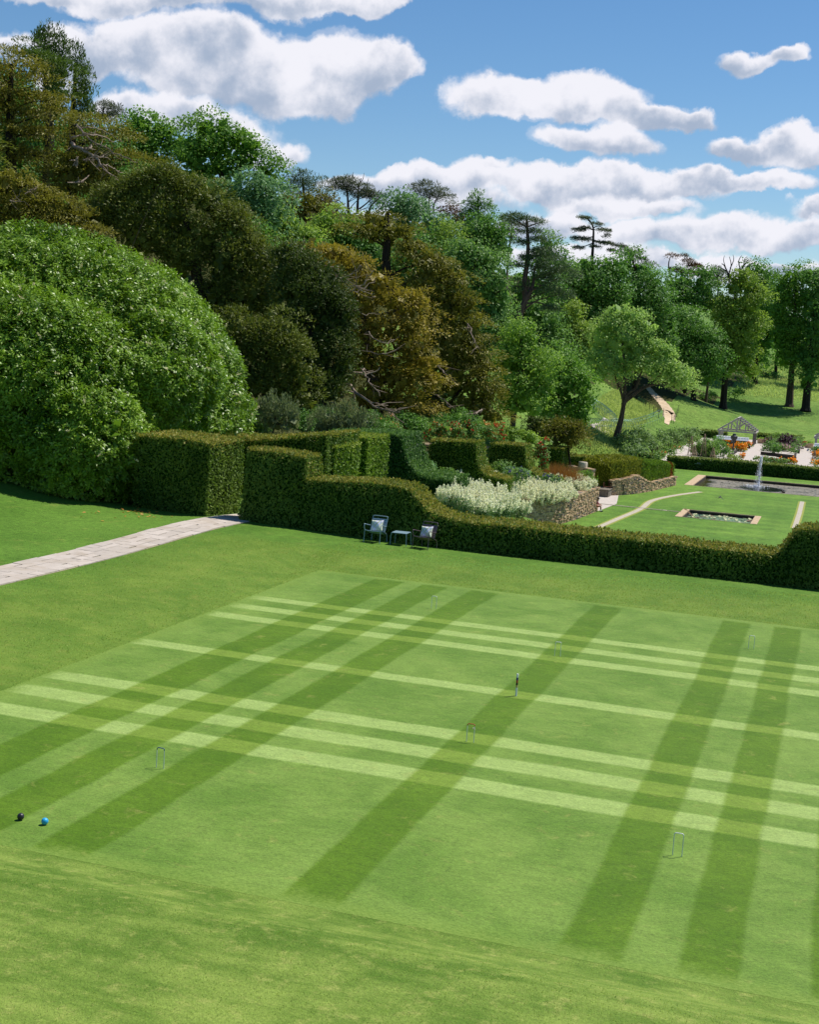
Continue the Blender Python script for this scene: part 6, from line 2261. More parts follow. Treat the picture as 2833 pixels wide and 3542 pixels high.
# the log rail seen between the clipped blocks
LOG = barkmat('grey_log', lin(130, 112, 92), lin(172, 152, 128))
root = empty('log_rail', at_t(890, 975, 89), 'weathered log rail on rough poles behind the yew blocks', 'rail')
ro = np.array(root.location)
mb = MB()
mb.tube([at_t(868, 934, 89) - ro, at_t(905, 936, 90) - ro, at_t(1035, 943, 99) - ro], .12, 8)
mb.build('rail', LOG, root)
for (u, t) in ((880, 89), (884, 89.4), (1024, 98.3)):
    mb = MB()
    p = at_t(u, 936, t) - ro
    mb.tube([p + np.array([0, -.05, .0]), p + np.array([.12, .05, -1.6])], [.045, .05], 6)
    mb.build('pole', LOG, root)

# ------------------------------------------------------------------ benches, stone seat, visitor
TEAK = simple('brown_teak', lin(120, 78, 58), .6, .3, 0, .25, 12)
TEAKGREY = simple('silvered_teak_seat', lin(168, 146, 124), .7, .3, 0, .2, 12)


def bench(loc, rz, length, label, sc=1.0):
    root = empty('garden_bench', loc, label, 'bench', 'wooden garden benches on the gravel', rz)
    root.scale = (sc, sc, sc)
    h = length / 2
    for s_ in (-1, 1):
        for (y0, z1, nm) in ((0.0, .64, 'leg'), (.5, .95, 'leg')):
            mb = MB()
            mb.box(s_ * h - .035, s_ * h + .035, y0 - .035, y0 + .035, 0, z1, bev=.006)
            mb.build(nm, TEAK, root)
        mb = MB()
        mb.box(s_ * h - .045, s_ * h + .045, -.06, .464, .641, .69, bev=.01)
        mb.build('armrest', TEAK, root)
    mb = MB()
    for k in range(5):
        mb.box(-h + .036, h - .036, -.02 + k * .095, .06 + k * .095, .42, .445, bev=.004)
    mb.build('seat', TEAKGREY, root)
    mb = MB()
    mb.box(-h + .036, h - .036, .48, .52, .86, .95, bev=.006)
    mb.box(-h + .036, h - .036, .48, .52, .50, .56, bev=.006)
    for k in range(int(length / .11)):
        x = -h + .09 + k * .11
        if x < h - .06:
            mb.box(x, x + .045, .49, .51, .561, .859)
    mb.build('backrest', TEAK, root)
    mb = MB()
    mb.box(-h + .036, h - .036, -.02, .02, .34, .419, bev=.004)
    mb.build('apron', TEAK, root)
    return root


b1 = at_z(1286, 1043, LAWN_Z)
bench((b1[0] - .1, b1[1] + .3, LAWN_Z + .01), math.radians(96), 1.25, 'small wooden bench with silvered seat facing the lily pool', 1.04)
b2 = at_z(1268, 1006, LAWN_Z)
bench((b2[0] + .7, b2[1] - .1, LAWN_Z + .01), math.radians(4), 2.2, 'long red brown wooden bench half hidden by the wavy yew', 1.1)
s0 = at_z(1262, 1045, LAWN_Z)
mb = MB()
mb.box(-.55, .55, -.5, 1.9, -.02, .50, bev=.02)
mb.box(-.6, .6, -.55, 1.95, .504, .58, bev=.02)
tag(mb.build('stone_bench_block', stone_mat('grey_seat_stone', lin(96, 88, 78), lin(132, 122, 108), lin(70, 66, 58))), 'square grey stone seat left of the small wooden bench', 'seat').location = (s0[0] + .15, s0[1] + .35, LAWN_Z + .01)
mb = MB()
w0, w1 = at_z(1291, 1040, LAWN_Z), at_z(1312, 1043, LAWN_Z)
mb.box(-.9, .75, -.1, .3, 0, .82, bev=.03)
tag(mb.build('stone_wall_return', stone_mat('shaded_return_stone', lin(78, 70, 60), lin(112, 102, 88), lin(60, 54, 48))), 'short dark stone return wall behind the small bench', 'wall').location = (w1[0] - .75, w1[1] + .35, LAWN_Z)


def seated_visitor():
    """sits at the end of the tall wall, mostly hidden by it: knees and one arm show"""
    p = at_z(1258.6, 1078.0, LAWN_Z)
    k = .80
    o0 = np.array([p[0] - .02, p[1] + .42, LAWN_Z + .01])
    root = empty('person', o0, 'seated person in a dark cap and pink top at the end of the stone wall', 'person')
    J, R_, E_ = [], [], []
    def j(x, y, z, r):
        J.append((x * k, y * k, z * k))
        R_.append(r * k)
        return len(J) - 1
    pel = j(-.30, 0, .42, .13)
    bel = j(-.29, 0, .58, .125)
    che = j(-.22, 0, .76, .14)
    nek = j(-.14, 0, .93, .055)
    hed = j(-.09, 0, 1.04, .095)
    crn = j(-.10, 0, 1.15, .085)
    E_ += [(pel, bel), (bel, che), (che, nek), (nek, hed), (hed, crn)]
    for s_ in (-1, 1):
        hip = j(-.26, s_ * .09, .43, .095)
        kne = j(.16, s_ * .11, .47, .066)
        clf = j(.19, s_ * .11, .28, .056)
        ank = j(.17, s_ * .11, .09, .038)
        toe = j(.33, s_ * .12, .035, .035)
        E_ += [(pel, hip), (hip, kne), (kne, clf), (clf, ank), (ank, toe)]
        sh = j(-.20, s_ * .18, .84, .06)
        el = j(-.02, s_ * .21, .62, .043)
        wr = j(.16, s_ * .11, .60, .03)
        hn = j(.22, s_ * .08, .57, .035)
        E_ += [(che, sh), (sh, el), (el, wr), (wr, hn)]
        for q in range(5):
            f0 = j(.25, s_ * (.055 + .012 * q), .565, .010)
            f1 = j(.29, s_ * (.05 + .012 * q), .545 - .004 * q, .008)
            E_ += [(hn, f0), (f0, f1)]
    me = bpy.data.meshes.new('body_skeleton')
    me.from_pydata(J, E_, [])
    o = bpy.data.objects.new('body_skeleton', me)
    COL.objects.link(o)
    md = o.modifiers.new('s', 'SKIN')
    for i, v in enumerate(me.skin_vertices[0].data):
        v.radius = (R_[i], R_[i])
        v.use_root = (i == 0)
    o.modifiers.new('d', 'SUBSURF').levels = 1
    dg = bpy.context.evaluated_depsgraph_get()
    m2 = bpy.data.meshes.new_from_object(o.evaluated_get(dg))
    bpy.data.objects.remove(o)
    m2.name = 'body'
    skin = simple('skin', lin(190, 138, 112), .6, .3, 0, .08, 20)
    top = simple('pink_top', lin(168, 92, 104), .9, .1)
    short = simple('tan_shorts', lin(150, 98, 70), .9, .1)
    sock = simple('white_sock', lin(222, 220, 216), .9, .1)
    for q in (skin, top, short, sock):
        m2.materials.append(q)
    for f in m2.polygons:
        c = f.center / k
        f.use_smooth = True
        if c.z > .50 and c.z < .93 and c.x < .0:
            f.material_index = 1
        elif .34 < c.z <= .55 and c.x < .12:
            f.material_index = 2
        elif c.z < .20:
            f.material_index = 3
    b = bpy.data.objects.new('body', m2)
    COL.objects.link(b)
    b.parent = root
    for s_ in (-1, 1):
        mb = MB()
        mb.box(.12 * k, .40 * k, (s_ * .12 - .05) * k, (s_ * .12 + .05) * k, 0, .085 * k, bev=.02)
        mb.build('shoe', BLACK_PAINT, root)
    mb = MB()
    mb.lathe([(.105 * k, 1.11 * k), (.11 * k, 1.16 * k), (.085 * k, 1.23 * k), (.02, 1.25 * k)], (-.10 * k, 0, 0), 14)
    mb.box(-.02 * k, .09 * k, -.07 * k, .07 * k, 1.10 * k, 1.125 * k, bev=.008)
    mb.build('cap', BLACK_PAINT, root)
    mb = MB()
    mb.box(-.62 * k, -.12 * k, -.3, .3, 0, .31 * k, bev=.01)
    s = mb.build('stone_block', DRYSTONE)
    s.location = tuple(o0)
    tag(s, 'low stone block the seated person rests on', 'seat')


seated_visitor()

# folding table by the long hedge
tp = at_z(1469.8, 989.5, LAWN_Z)
root = empty('folding_table', (tp[0], tp[1] - .25, LAWN_Z), 'small green folding table with crossed legs before the long hedge', 'table')
GREENMETAL = simple('dark_green_metal', lin(40, 70, 62), .5, .4, .2)
PALEMETAL = simple('pale_table_metal', lin(110, 140, 132), .4, .5, .2)
mb = MB()
mb.box(-.32, .32, -.27, .27, .64, .67, bev=.008)
mb.build('tabletop', PALEMETAL, root)
for s_ in (-1, 1):
    for q in (-1, 1):
        mb = MB()
        mb.tube([(q * .27, s_ * .2, 0), (-q * .27, s_ * .2 + q * .012, .639)], .014, 5)
        mb.build('leg', GREENMETAL, root)
for i, (dx, mt) in enumerate(((-.02, WHITE_PAINT), (.14, simple('blue_glass', lin(120, 160, 210), .15, .5)))):
    mb = MB()
    mb.lathe([(.03, 0), (.045, .06), (.042, .13), (.02, .16)], n=10)
    o = mb.build('jug', mt)
    o.location = (tp[0] + dx, tp[1] - .25, LAWN_Z + .671)
    tag(o, ['small white jug on the folding table', 'small blue glass on the folding table'][i], 'jug')

# ------------------------------------------------------------------ fountain, lilies, birds
def fountain():
    rng = np.random.RandomState(3)
    c = at_z(2625 / S, 1684 / S, LAWN_Z - .26)
    root = empty('fountain', c, 'tall white fountain jet rising from the weedy pool', 'fountain')
    mm, T = mat('white_water')
    p = principled(T, lin(240, 243, 250), .3, .5)
    tr = T.n('ShaderNodeBsdfTranslucent')
    T.set(tr.inputs[0], lin(242, 245, 252))
    mx = T.n('ShaderNodeMixShader')
    mx.inputs[0].default_value = .6
    T.set(mx.inputs[1], p)
    T.set(mx.inputs[2], tr)
    finish(T, mx)
    # the water breaks into thin translucent flakes and drops
    mb = MB()
    n = 1000
    z = rng.uniform(0, 1, n) ** .9 * 2.82
    w = .030 + .045 * np.exp(-((z - 2.5) / .28) ** 2) + .02 * np.sin(z * 7)
    P = np.stack([rng.normal(0, 1, n) * w + .02 * np.sin(z * 3), rng.normal(0, 1, n) * w, z], 1)
    mb.leaves(P, np.stack([rng.normal(0, .25, n), rng.normal(0, .25, n), np.ones(n)], 1), rng.normal(size=(n, 3)), .13 * rng.uniform(.5, 1.2, n), .045)
    o = mb.build('jet', mm, root)
    o['kind'] = 'stuff'
    mb = MB()
    n = 1500
    f = rng.uniform(0, 1, n) ** .8
    a = rng.uniform(0, 6.28, n)
    w = .05 + .48 * f * rng.uniform(0, 1, n) ** 1.6
    P = np.stack([np.cos(a) * w - .25 * f * rng.uniform(0, 1, n), np.sin(a) * w, np.maximum(.03, 2.7 * (1 - f) + rng.normal(0, .08, n))], 1)
    mb.leaves(P, rng.normal(size=(n, 3)) + BZ, rng.normal(size=(n, 3)), .05 * rng.uniform(.5, 1.3, n), .032)
    n = 500
    a, w = rng.uniform(0, 6.28, n), np.abs(rng.normal(0, .5, n))
    P = np.stack([np.cos(a) * w * 1.2 - .25, np.sin(a) * w, rng.uniform(.01, .10, n)], 1)
    mb.leaves(P, rng.normal(size=(n, 3)), rng.normal(size=(n, 3)) + BZ, .08, .06)
    o = mb.build('spray', mm, root)
    o['kind'] = 'stuff'
    mb = MB()
    mb.lathe([(.05, -.3), (.05, .03), (.03, .05)], n=10)
    mb.build('nozzle', BLACK_PAINT, root)


fountain()


def lilies():
    rng = np.random.RandomState(8)
    pad = simple('lily_pad', lin(112, 138, 96), .4, .5, 0, .3, 3)
    redpad = simple('bronze_lily_pad', lin(130, 96, 70), .4, .5, 0, .3, 3)
    def proto(flower, m_):
        mb = MB()
        for k in range(6):
            x, y = rng.normal(0, .22), rng.normal(0, .22)
            r_ = rng.uniform(.10, .16)
            a0 = rng.uniform(0, 6.28)
            vs = [(x, y, .012 + .002 * k)] + [(x + r_ * math.cos(a0 + .2 + t), y + r_ * math.sin(a0 + .2 + t), .012 + .002 * k + rng.uniform(0, .01)) for t in np.linspace(0, 5.9, 14)]
            mb.add(vs, [(0, i, i + 1) for i in range(1, 14)], 0)
        if flower:
            m2 = 16
            P = np.tile([0., 0., .03], (m2, 1)) + rng.normal(size=(m2, 3)) * .015
            a = np.linspace(0, 6.28 * 2, m2)
            D = np.stack([np.cos(a), np.sin(a), np.where(np.arange(m2) < 8, .5, 1.2)], 1)
            mb.leaves(P, D, np.tile([0., 0., 1.], (m2, 1)), .13, .06, 1)
        o = mb.build('water_lily', [m_, F_WHITE])
        tag(o, 'floating lily pads with an open cream flower in the small pool' if flower else 'floating lily pads without a flower in the small pool', 'water lily', 'water lilies in the small pool')
        return o
    pr_ = [proto(True, pad), proto(False, pad), proto(False, redpad)]
    used = [False] * 3
    for i in range(105):
        k = int(rng.choice(3, p=[.36, .5, .14]))
        o = pr_[k] if not used[k] else pr_[k].copy()
        if used[k]:
            COL.objects.link(o)
        used[k] = True
        x = rng.uniform(SMALL[0] + .9, SMALL[1] - .7) if rng.uniform() < .8 else rng.uniform(-2.5, -.5)
        o.location = (x, rng.uniform(SMALL[2] + .3, SMALL[3] - .5), LAWN_Z - .24)
        o.rotation_euler = (0, 0, rng.uniform(0, 6.28))


lilies()


def bird_mesh(path, radii, n=10):
    mb = MB()
    mb.tube(spline(path, 14), np.interp(np.linspace(0, 1, 14), np.linspace(0, 1, len(radii)), radii), n)
    return mb


DARKFEATHER = simple('dark_feather', lin(44, 44, 50), .6, .3, 0, .2, 30)
def swallow():
    c = at_t(1516.2, 1046.5, 54)
    V, F = [], []
    mb = bird_mesh([(-.10, 0, -.01), (-.05, 0, 0), (0, 0, .005), (.05, 0, .01), (.085, 0, .012), (.105, 0, .008)], [.006, .016, .024, .022, .016, .003])
    for s_ in (-1, 1):
        # swept wing with thickness
        out = [(.035, .015), (.02, .08), (-.005, .15), (-.06, .195), (-.03, .14), (-.02, .08), (-.03, .012)]
        top = [(x, s_ * y, .008 - .35 * max(0, y - .02)) for x, y in out]
        bot = [(x, y, z - .004) for x, y, z in top]
        n = len(out)
        fs = [tuple(range(n)), tuple(range(n, 2 * n))[::-1]] + [(i, (i + 1) % n, n + (i + 1) % n, n + i) for i in range(n)]
        mb.add(top + bot, fs)
        mb.add([(-.09, s_ * .003, 0), (-.17, s_ * .03, -.004), (-.10, s_ * .012, 0), (-.09, s_ * .003, -.004), (-.17, s_ * .03, -.006), (-.10, s_ * .012, -.004)], [(0, 1, 2), (3, 5, 4), (0, 3, 4, 1), (1, 4, 5, 2)])
    o = mb.build('swallow', DARKFEATHER, smooth=True)
    o.location = tuple(c)
    o.rotation_euler = (.15, -.25, math.radians(70))
    tag(o, 'small dark swallow flying low over the lower lawn', 'bird')


swallow()


def duck():
    c = at_z(1649.5, 1037, LAWN_Z - .24)
    mb = bird_mesh([(-.22, 0, .09), (-.15, 0, .06), (-.02, 0, .045), (.09, 0, .06), (.14, 0, .12), (.15, 0, .19), (.19, 0, .215), (.235, 0, .21), (.275, 0, .2)], [.01, .06, .085, .075, .045, .035, .042, .02, .012], 12)
    o = mb.build('duck', simple('brown_feather', lin(58, 46, 40), .7, .2, 0, .3, 25), smooth=True)
    o.location = tuple(c)
    o.rotation_euler = (0, 0, math.radians(150))
    tag(o, 'dark duck swimming near the front edge of the fountain pool', 'bird')


duck()

# ------------------------------------------------------------------ kitchen garden beyond the long hedge
KZ = -4.5
OAK = simple('silvered_oak', lin(184, 178, 170), .8, .2, 0, .2, 6)
OAKDARK = simple('dark_oak_sleeper', lin(62, 56, 52), .85, .15, 0, .25, 6)
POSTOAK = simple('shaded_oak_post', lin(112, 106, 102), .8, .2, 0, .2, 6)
SLATE = simple('roof_batten_grey', lin(96, 94, 96), .7, .3, 0, .2, 4)


def beam(mb, a, b, w):
    """square timber from a to b"""
    a, b = np.array(a, float), np.array(b, float)
    d = (b - a) / np.linalg.norm(b - a)
    s = np.cross(d, [0, 1, 0]) if abs(d[1]) < .9 else np.cross(d, [1, 0, 0])
    s /= np.linalg.norm(s)
    t = np.cross(d, s)
    vs = []
    for p in (a, b):
        for (i, j) in ((-1, -1), (1, -1), (1, 1), (-1, 1)):
            vs.append(p + s * i * w / 2 + t * j * w / 2)
    mb.add(vs, [(0, 3, 2, 1), (4, 5, 6, 7), (0, 1, 5, 4), (1, 2, 6, 5), (2, 3, 7, 6), (3, 0, 4, 7)])


def pavilion(x0, y0, label):
    W_, D_, He, Hr = 4.46, 5.2, 1.62, 3.45
    root = empty('timber_pavilion', (x0, y0, KZ), label, 'pavilion', 'open timber frame pavilions of the kitchen garden')
    for (x, y) in ((0, 0), (W_, 0), (0, D_), (W_, D_), (W_, D_ / 2), (0, D_ / 2)):
        mb = MB()
        mb.box(x - .09, x + .09, y - .09, y + .09, 0, He - .001, bev=.01)
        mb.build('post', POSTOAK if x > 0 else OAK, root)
    for y in (0.0, D_):
        mb = MB()
        beam(mb, (-.2, y, He + .1), (W_ + .2, y, He + .1), .19)
        mb.build('tie_beam', OAK, root)
        mb = MB()
        beam(mb, (-.25, y - .02, He + .16), (W_ / 2, y - .02, Hr), .17)
        mb.build('rafter', OAK, root)
        mb = MB()
        beam(mb, (W_ + .25, y - .02, He + .16), (W_ / 2, y - .02, Hr), .17)
        mb.build('rafter', OAK, root)
        mb = MB()
        beam(mb, (W_ / 2, y, He + .2), (W_ / 2, y, Hr - .1), .20)
        mb.build('king_post', OAK, root)
        for s_ in (-1, 1):
            mb = MB()
            xq = W_ / 2 + s_ * 1.12
            beam(mb, (xq, y, He + .2), (xq, y, He + 1.02), .18)
            mb.build('queen_post', OAK, root)
            mb = MB()
            beam(mb, (W_ / 2 + s_ * .1, y, He + .55), (W_ / 2 + s_ * .72, y, He + 1.2), .12)
            mb.build('strut', OAK, root)
    for s_ in (-1, 1):
        mb = MB()
        x = -.2 if s_ < 0 else W_ + .2
        beam(mb, (x, -.1, He + .12), (x, D_ + .1, He + .12), .15)
        mb.build('wall_plate', OAK, root)
    mb = MB()
    beam(mb, (W_ / 2, -.15, Hr + .02), (W_ / 2, D_ + .15, Hr + .02), .16)
    mb.build('ridge_beam', OAK, root)
    # battens over the right hand slope
    mb = MB()
    for k in range(9):
        f = (k + .5) / 9
        p = np.array([W_ / 2 + f * (W_ / 2 + .3), 0, Hr + .12 + f * (He + .14 - Hr)])
        beam(mb, (p[0], -.2, p[2]), (p[0], D_ + .2, p[2]), .14)
    mb.build('roof_battens', SLATE, root)
    mb = MB()
    for k in range(4):
        f = (k + .8) / 5
        p = np.array([W_ / 2 - f * (W_ / 2 + .2), 0, Hr + .10 + f * (He + .14 - Hr)])
        beam(mb, (p[0], -.1, p[2]), (p[0], D_ + .1, p[2]), .07)
    mb.build('roof_lath', OAK, root)
    return root


def cold_frame(x0, y0, label):
    """a dark plinth with four sloping glazed lights"""
    root = empty('cold_frame', (x0, y0, KZ), label, 'cold frame', 'glazed cold frames under the pavilions')
    glass, T = mat('whitened_glass')
    p = principled(T, lin(206, 212, 218), .15, .5)
    finish(T, p)
    frame = simple('white_glazing_bar', lin(214, 214, 214), .4, .4)
    mb = MB()
    mb.box(0, 4.2, 0, .12, 0, .42, bev=.01)
    mb.box(0, 4.2, 1.5, 1.62, 0, .62, bev=.01)
    mb.box(0, .12, .124, 1.496, 0, .5, bev=.01)
    mb.box(4.08, 4.2, .124, 1.496, 0, .5, bev=.01)
    mb.build('plinth', OAKDARK, root)
    for k in range(4):
        xa, xb = .03 + k * 1.045, .03 + k * 1.045 + 1.0
        mb = MB()
        def sl(f):
            return (.15 + 1.2 * f, .74 + .46 * f) if f < .45 else (.15 + 1.2 * f, .74 + .46 * .45 + .12 * (f - .45))
        q = [(0.05, .72), (.35, 1.06), (1.1, 1.12)]
        vs = []
        for (y, z) in q:
            vs += [(xa, y, z), (xb, y, z)]
        vs += [(x, y + .01, z - .02) for (x, y, z) in vs]
        mb.add(vs, [(0, 1, 3, 2), (2, 3, 5, 4), (6, 8, 9, 7), (8, 10, 11, 9)])
        g_ = mb.build('glazed_light', glass, root)
        mb = MB()
        for j in range(4):
            x = xa + (xb - xa) * j / 3
            mb.tube([(x, .04, .725), (x, .345, 1.07), (x, 1.1, 1.135)], .018, 4)
        for (y, z) in q:
            mb.tube([(xa, y - .005, z + .008), (xb, y - .005, z + .008)], .02, 4)
        mb.build('glazing_bars', frame, g_)
        mb = MB()
        mb.tube([(xb + .02, .06, .40), (xb + .02, .05, .72)], .025, 5)
        mb.build('prop', frame, root)
    return root


p0 = at_z((2350 + 490 / 3.57) / S, (1420 + 405 / 3.57) / S, KZ)
pavilion(-10.36, 161.0, 'open timber frame pavilion behind the orange marigolds, left of the plum coloured tree')
cold_frame(-10.5, 158.2, 'row of whitened glass cold frames in front of the left pavilion')
p1 = at_z((2350 + 1690 / 3.57) / S, (1420 + 470 / 3.57) / S, KZ)
pavilion(float(p1[0]), 161.0, 'timber frame pavilion cut by the right edge of the photo')
cold_frame(float(p1[0]) - .1, 158.2, 'whitened glass cold frames by the right edge of the photo')


def kz(x, y):
    """a point of the kitchen garden floor from the enlarged detail of the photo"""
    return at_z((2350 + x / 3.57) / S, (1420 + y / 3.57) / S, KZ)


def kplant(name, label, cat, spots, mkey, leaf, h, flowers=None, group=None, style='broad', seed=None, w=None):
    """low planting: spots are (x, y, half width px) of their feet in the enlarged detail"""
    rng = np.random.RandomState(seed if seed is not None else sum(map(ord, label)) % 9973)
    lob = []
    h = h * .8
    for (x, y, hw) in spots:
        p = kz(x, y)
        t = (p - CAM) @ AF
        r = hw / 3.57 / FPX * t
        lob.append((p + np.array([0, 0, h * .5]), np.array([r, max(r * .9, .3), h * .55])))
    b = np.mean([l[0] for l in lob], axis=0) - np.array([0, 0, h * .5])
    root = empty(name, b, label, cat, group)
    mb = MB()
    P = crown_mesh(mb, lob, leaf, style, rng, 1.0, thick=.3, cs=.34)
    o = mb.build('foliage', LM[mkey] if isinstance(mkey, str) else mkey, origin=b)
    o.parent = root
    o.location = (0, 0, 0)
    if flowers:
        fm, n, size = flowers
        mb = MB()
        up = P[P[:, 2] > np.median(P[:, 2]) - h * .3]
        i = rng.choice(len(up), min(n, len(up)), replace=False) if len(up) else []
        c = up[i] + np.array([0, 0, size * .9]) - BF * size * .7
        for k in range(6):
            mb.leaves(c + rng.normal(size=c.shape) * size * .35, rng.normal(size=c.shape), rng.normal(size=c.shape) * .6 + BZ * .7 - BF * .3, size, size * .8)
        o = mb.build('flowers', fm, origin=b)
        o.parent = root
        o.location = (0, 0, 0)
    return root


MG = 'marigold clumps in the kitchen garden'
for (sp, h, n, lab) in [([(565, 415, 50), (600, 420, 35)], .55, 240, 'orange marigolds in front of the cold frames'), ([(700, 425, 30)], .5, 90, 'small clump of orange marigolds behind the dark urn'), ([(845, 455, 38)], .5, 130, 'orange marigold clump at the foot of the right pavilion post'),
                        ([(760, 505, 55), (720, 500, 50), (800, 500, 30)], .75, 420, 'largest bright orange marigold clump beside the gravel way'), ([(632, 500, 32), (610, 490, 25)], .7, 180, 'orange marigold clump left of the dark urn'),
                        ([(1262, 655, 28)], .45, 90, 'small orange marigold clump behind the fountain jet'), ([(1380, 665, 40), (1412, 665, 28)], .6, 200, 'orange marigold clump at the corner of the timber bed'),
                        ([(1690, 590, 45), (1725, 585, 40)], .7, 260, 'orange marigolds under the right hand pavilion'), ([(1670, 700, 45), (1710, 705, 40)], .5, 200, 'orange marigolds just above the long hedge at the right edge'), ([(768, 605, 15)], .5, 40, 'lone orange flower cluster above the long hedge')]:
    kplant('marigold', lab, 'flowers', sp, 'border_green', .22, h, (F_ORANGE, n * 3, .24), MG)
for (sp, h, mk, leaf, fl, lab) in [
        ([(300, 560, 90), (250, 555, 70), (380, 575, 80)], 1.5, 'border_green', .30, None, 'tall leafy bean mound left in the kitchen garden'),
        ([(330, 520, 60), (420, 530, 60)], 1.9, 'mid_green', .30, None, 'tall climbing plants round the cane wigwams'),
        ([(520, 570, 60), (575, 570, 45)], 1.7, 'mid_green', .30, None, 'tall green crop right of the cane wigwams'),
        ([(505, 445, 22), (440, 445, 18)], 1.5, 'deep_green', .28, None, 'pair of narrow dark green cones'),
        ([(680, 610, 45), (640, 600, 35)], .5, 'yellow_green', .26, None, 'low yellow green plants above the long hedge'),
        ([(780, 455, 40), (740, 455, 30)], .7, 'border_green', .26, None, 'leafy green plants behind the marigolds'),
        ([(1100, 500, 55), (1160, 500, 45)], 1.1, 'mid_green', .30, None, 'green planting in the middle timber bed'),
        ([(1185, 560, 52)], 1.7, 'deep_green', .30, None, 'rounded dark green bush in the middle timber bed'),
        ([(1260, 500, 55), (1320, 505, 50)], .9, 'border_green', .30, (F_PINK, 60, .2), 'pink flowering plants in the middle timber bed'),
        ([(1120, 430, 60), (1180, 425, 40)], 1.0, DARKPURPLE, .28, None, 'plum leaved perennials left of the purple tree'),
        ([(1420, 470, 55), (1480, 470, 40), (1380, 450, 35)], 1.0, DARKPURPLE, .28, None, 'plum leaved perennials right of the purple tree'),
        ([(1410, 530, 35)], 1.1, 'mid_green', .28, None, 'green bush at the right end of the timber bed'),
        ([(1000, 650, 60), (1080, 655, 60), (1160, 660, 60)], .8, 'deep_green', .28, (F_RED, 30, .14), 'dark leafy crop with a few red flowers behind the fountain'),
        ([(1240, 660, 50), (1310, 665, 50)], .7, 'border_green', .28, None, 'green crop right of the fountain jet'),
        ([(1680, 520, 40), (1720, 520, 40)], .9, 'mid_green', .28, None, 'green plants below the right pavilion'),
        ([(1715, 690, 30), (1740, 660, 40)], .8, 'blue_green', .28, None, 'blue green leaves at the right edge behind the hedge'),
        ([(1240, 400, 70), (1180, 390, 60)], 1.4, 'border_green', .34, None, 'green shrubs before the far hedge'),
        ([(1480, 410, 45), (1500, 425, 40)], 1.1, 'border_green', .34, None, 'low green shrubs left of the right pavilion')]:
    kplant('garden_crop', lab, 'plant', sp, mk, leaf, h, fl, 'kitchen garden planting')
plant('purple_tree', 'small plum leaved tree in the middle of the kitchen garden', 'tree', 176, [(1656, 938, 9, 8), (1650, 930, 8, 8), (1662, 930, 8, 9), (1655, 924, 7, 6)], DARKPURPLE, .34)
plant('smoke_bush', 'wide green shrub round the plum leaved tree', 'shrub', 178, [(1640, 932, 12, 10), (1672, 934, 12, 10), (1655, 945, 18, 8)], 'mid_green', .34)


def sleeper(x0, y0, x1, y1, h, label):
    a, b = kz(x0, y0), kz(x1, y1)
    d = b - a
    mb = MB()
    L = float(np.hypot(d[0], d[1]))
    mb.box(0, L, -.1, .1, -.05, h, bev=.015)
    o = mb.build('timber_edging', OAKDARK)
    o.location = tuple(a)
    o.rotation_euler = (0, 0, math.atan2(d[1], d[0]))
    tag(o, label, 'timber edging', 'dark timber bed edgings')


for (a, lab) in [((1010, 545, 1420, 590, .38), 'long dark timber edging in front of the middle bed'), ((1215, 570, 1440, 615, .42), 'lower dark timber edging right of the dark bush'), ((1410, 620, 1440, 560, .4), 'short timber edging at the corner of the middle bed'),
                 ((1480, 530, 1488, 480, .4), 'timber edging by the right gravel way'), ((520, 440, 880, 470, .3), 'timber edging below the marigolds and cold frames'), ((620, 575, 710, 515, .25), 'slanting grey plank beside the marigolds')]:
    sleeper(*a, lab)


def wigwam(x, y, h, label, open_=True):
    p = kz(x, y)
    root = empty('cane_wigwam', p, label, 'plant support', 'cane wigwams in the kitchen garden')
    for k in range(8):
        a = k * math.pi / 4
        mb = MB()
        mb.tube([(.38 * math.cos(a), .38 * math.sin(a), -.05), (.05 * math.cos(a + .3), .05 * math.sin(a + .3), h)], .022, 5)
        mb.build('cane', LOG, root)
    for zf in (.3, .6, .85):
        r = .38 * (1 - zf) + .05 * zf
        mb = MB()
        mb.tube([(r * math.cos(t), r * math.sin(t), h * zf) for t in np.linspace(0, 2 * math.pi, 13)], .018, 4)
        mb.build('hoop', LOG, root)


for (x, y, h, lab) in [(140, 555, 2.2, 'open cane wigwam left of the bean mound'), (298, 572, 2.6, 'tall cane wigwam in the bean mound'), (185, 575, 1.3, 'low woven cane dome left above the long hedge'), (415, 590, 1.2, 'low woven cane dome in the middle above the long hedge'), (1662, 665, 1.6, 'cane wigwam by the right edge')]:
    wigwam(x, y, h, lab)
# dark urn, planters, pots, bench
u0 = kz(665, 510)
mb = MB()
mb.lathe([(.22, 0), (.2, .1), (.12, .2), (.13, 1.5), (.3, 1.75), (.52, 2.1), (.5, 2.4), (.3, 2.5), (.25, 2.75), (.05, 2.8)], n=16)
o = mb.build('dark_urn', simple('dark_bronze', lin(52, 58, 62), .5, .5, .3))
o.location = tuple(u0)
o.scale = (.8, .8, .8)
tag(o, 'dark bronze urn on a pedestal among the marigolds', 'urn')
for (x, y, lab) in [(1018, 405, 'round stone planter at the corner of the left pavilion'), (1605, 460, 'round stone planter left of the right pavilion')]:
    p = kz(x, y)
    root = empty('stone_planter', p, lab, 'planter', 'round stone planters')
    mb = MB()
    mb.lathe([(.5, 0), (.56, .1), (.58, .62), (.5, .63), (.48, .55)], n=20)
    mb.build('tub', COPING, root)
    mb = MB()
    rg = np.random.RandomState(4)
    c = np.stack([rg.normal(0, .2, 200), rg.normal(0, .2, 200), rg.uniform(.55, .75, 200)], 1)
    mb.leaves(c, rg.normal(size=(200, 3)), rg.normal(size=(200, 3)) + BZ, .2, .12)
    mb.build('planting', LM['lime'], root)
TERRA = simple('terracotta', lin(170, 86, 54), .8, .2)
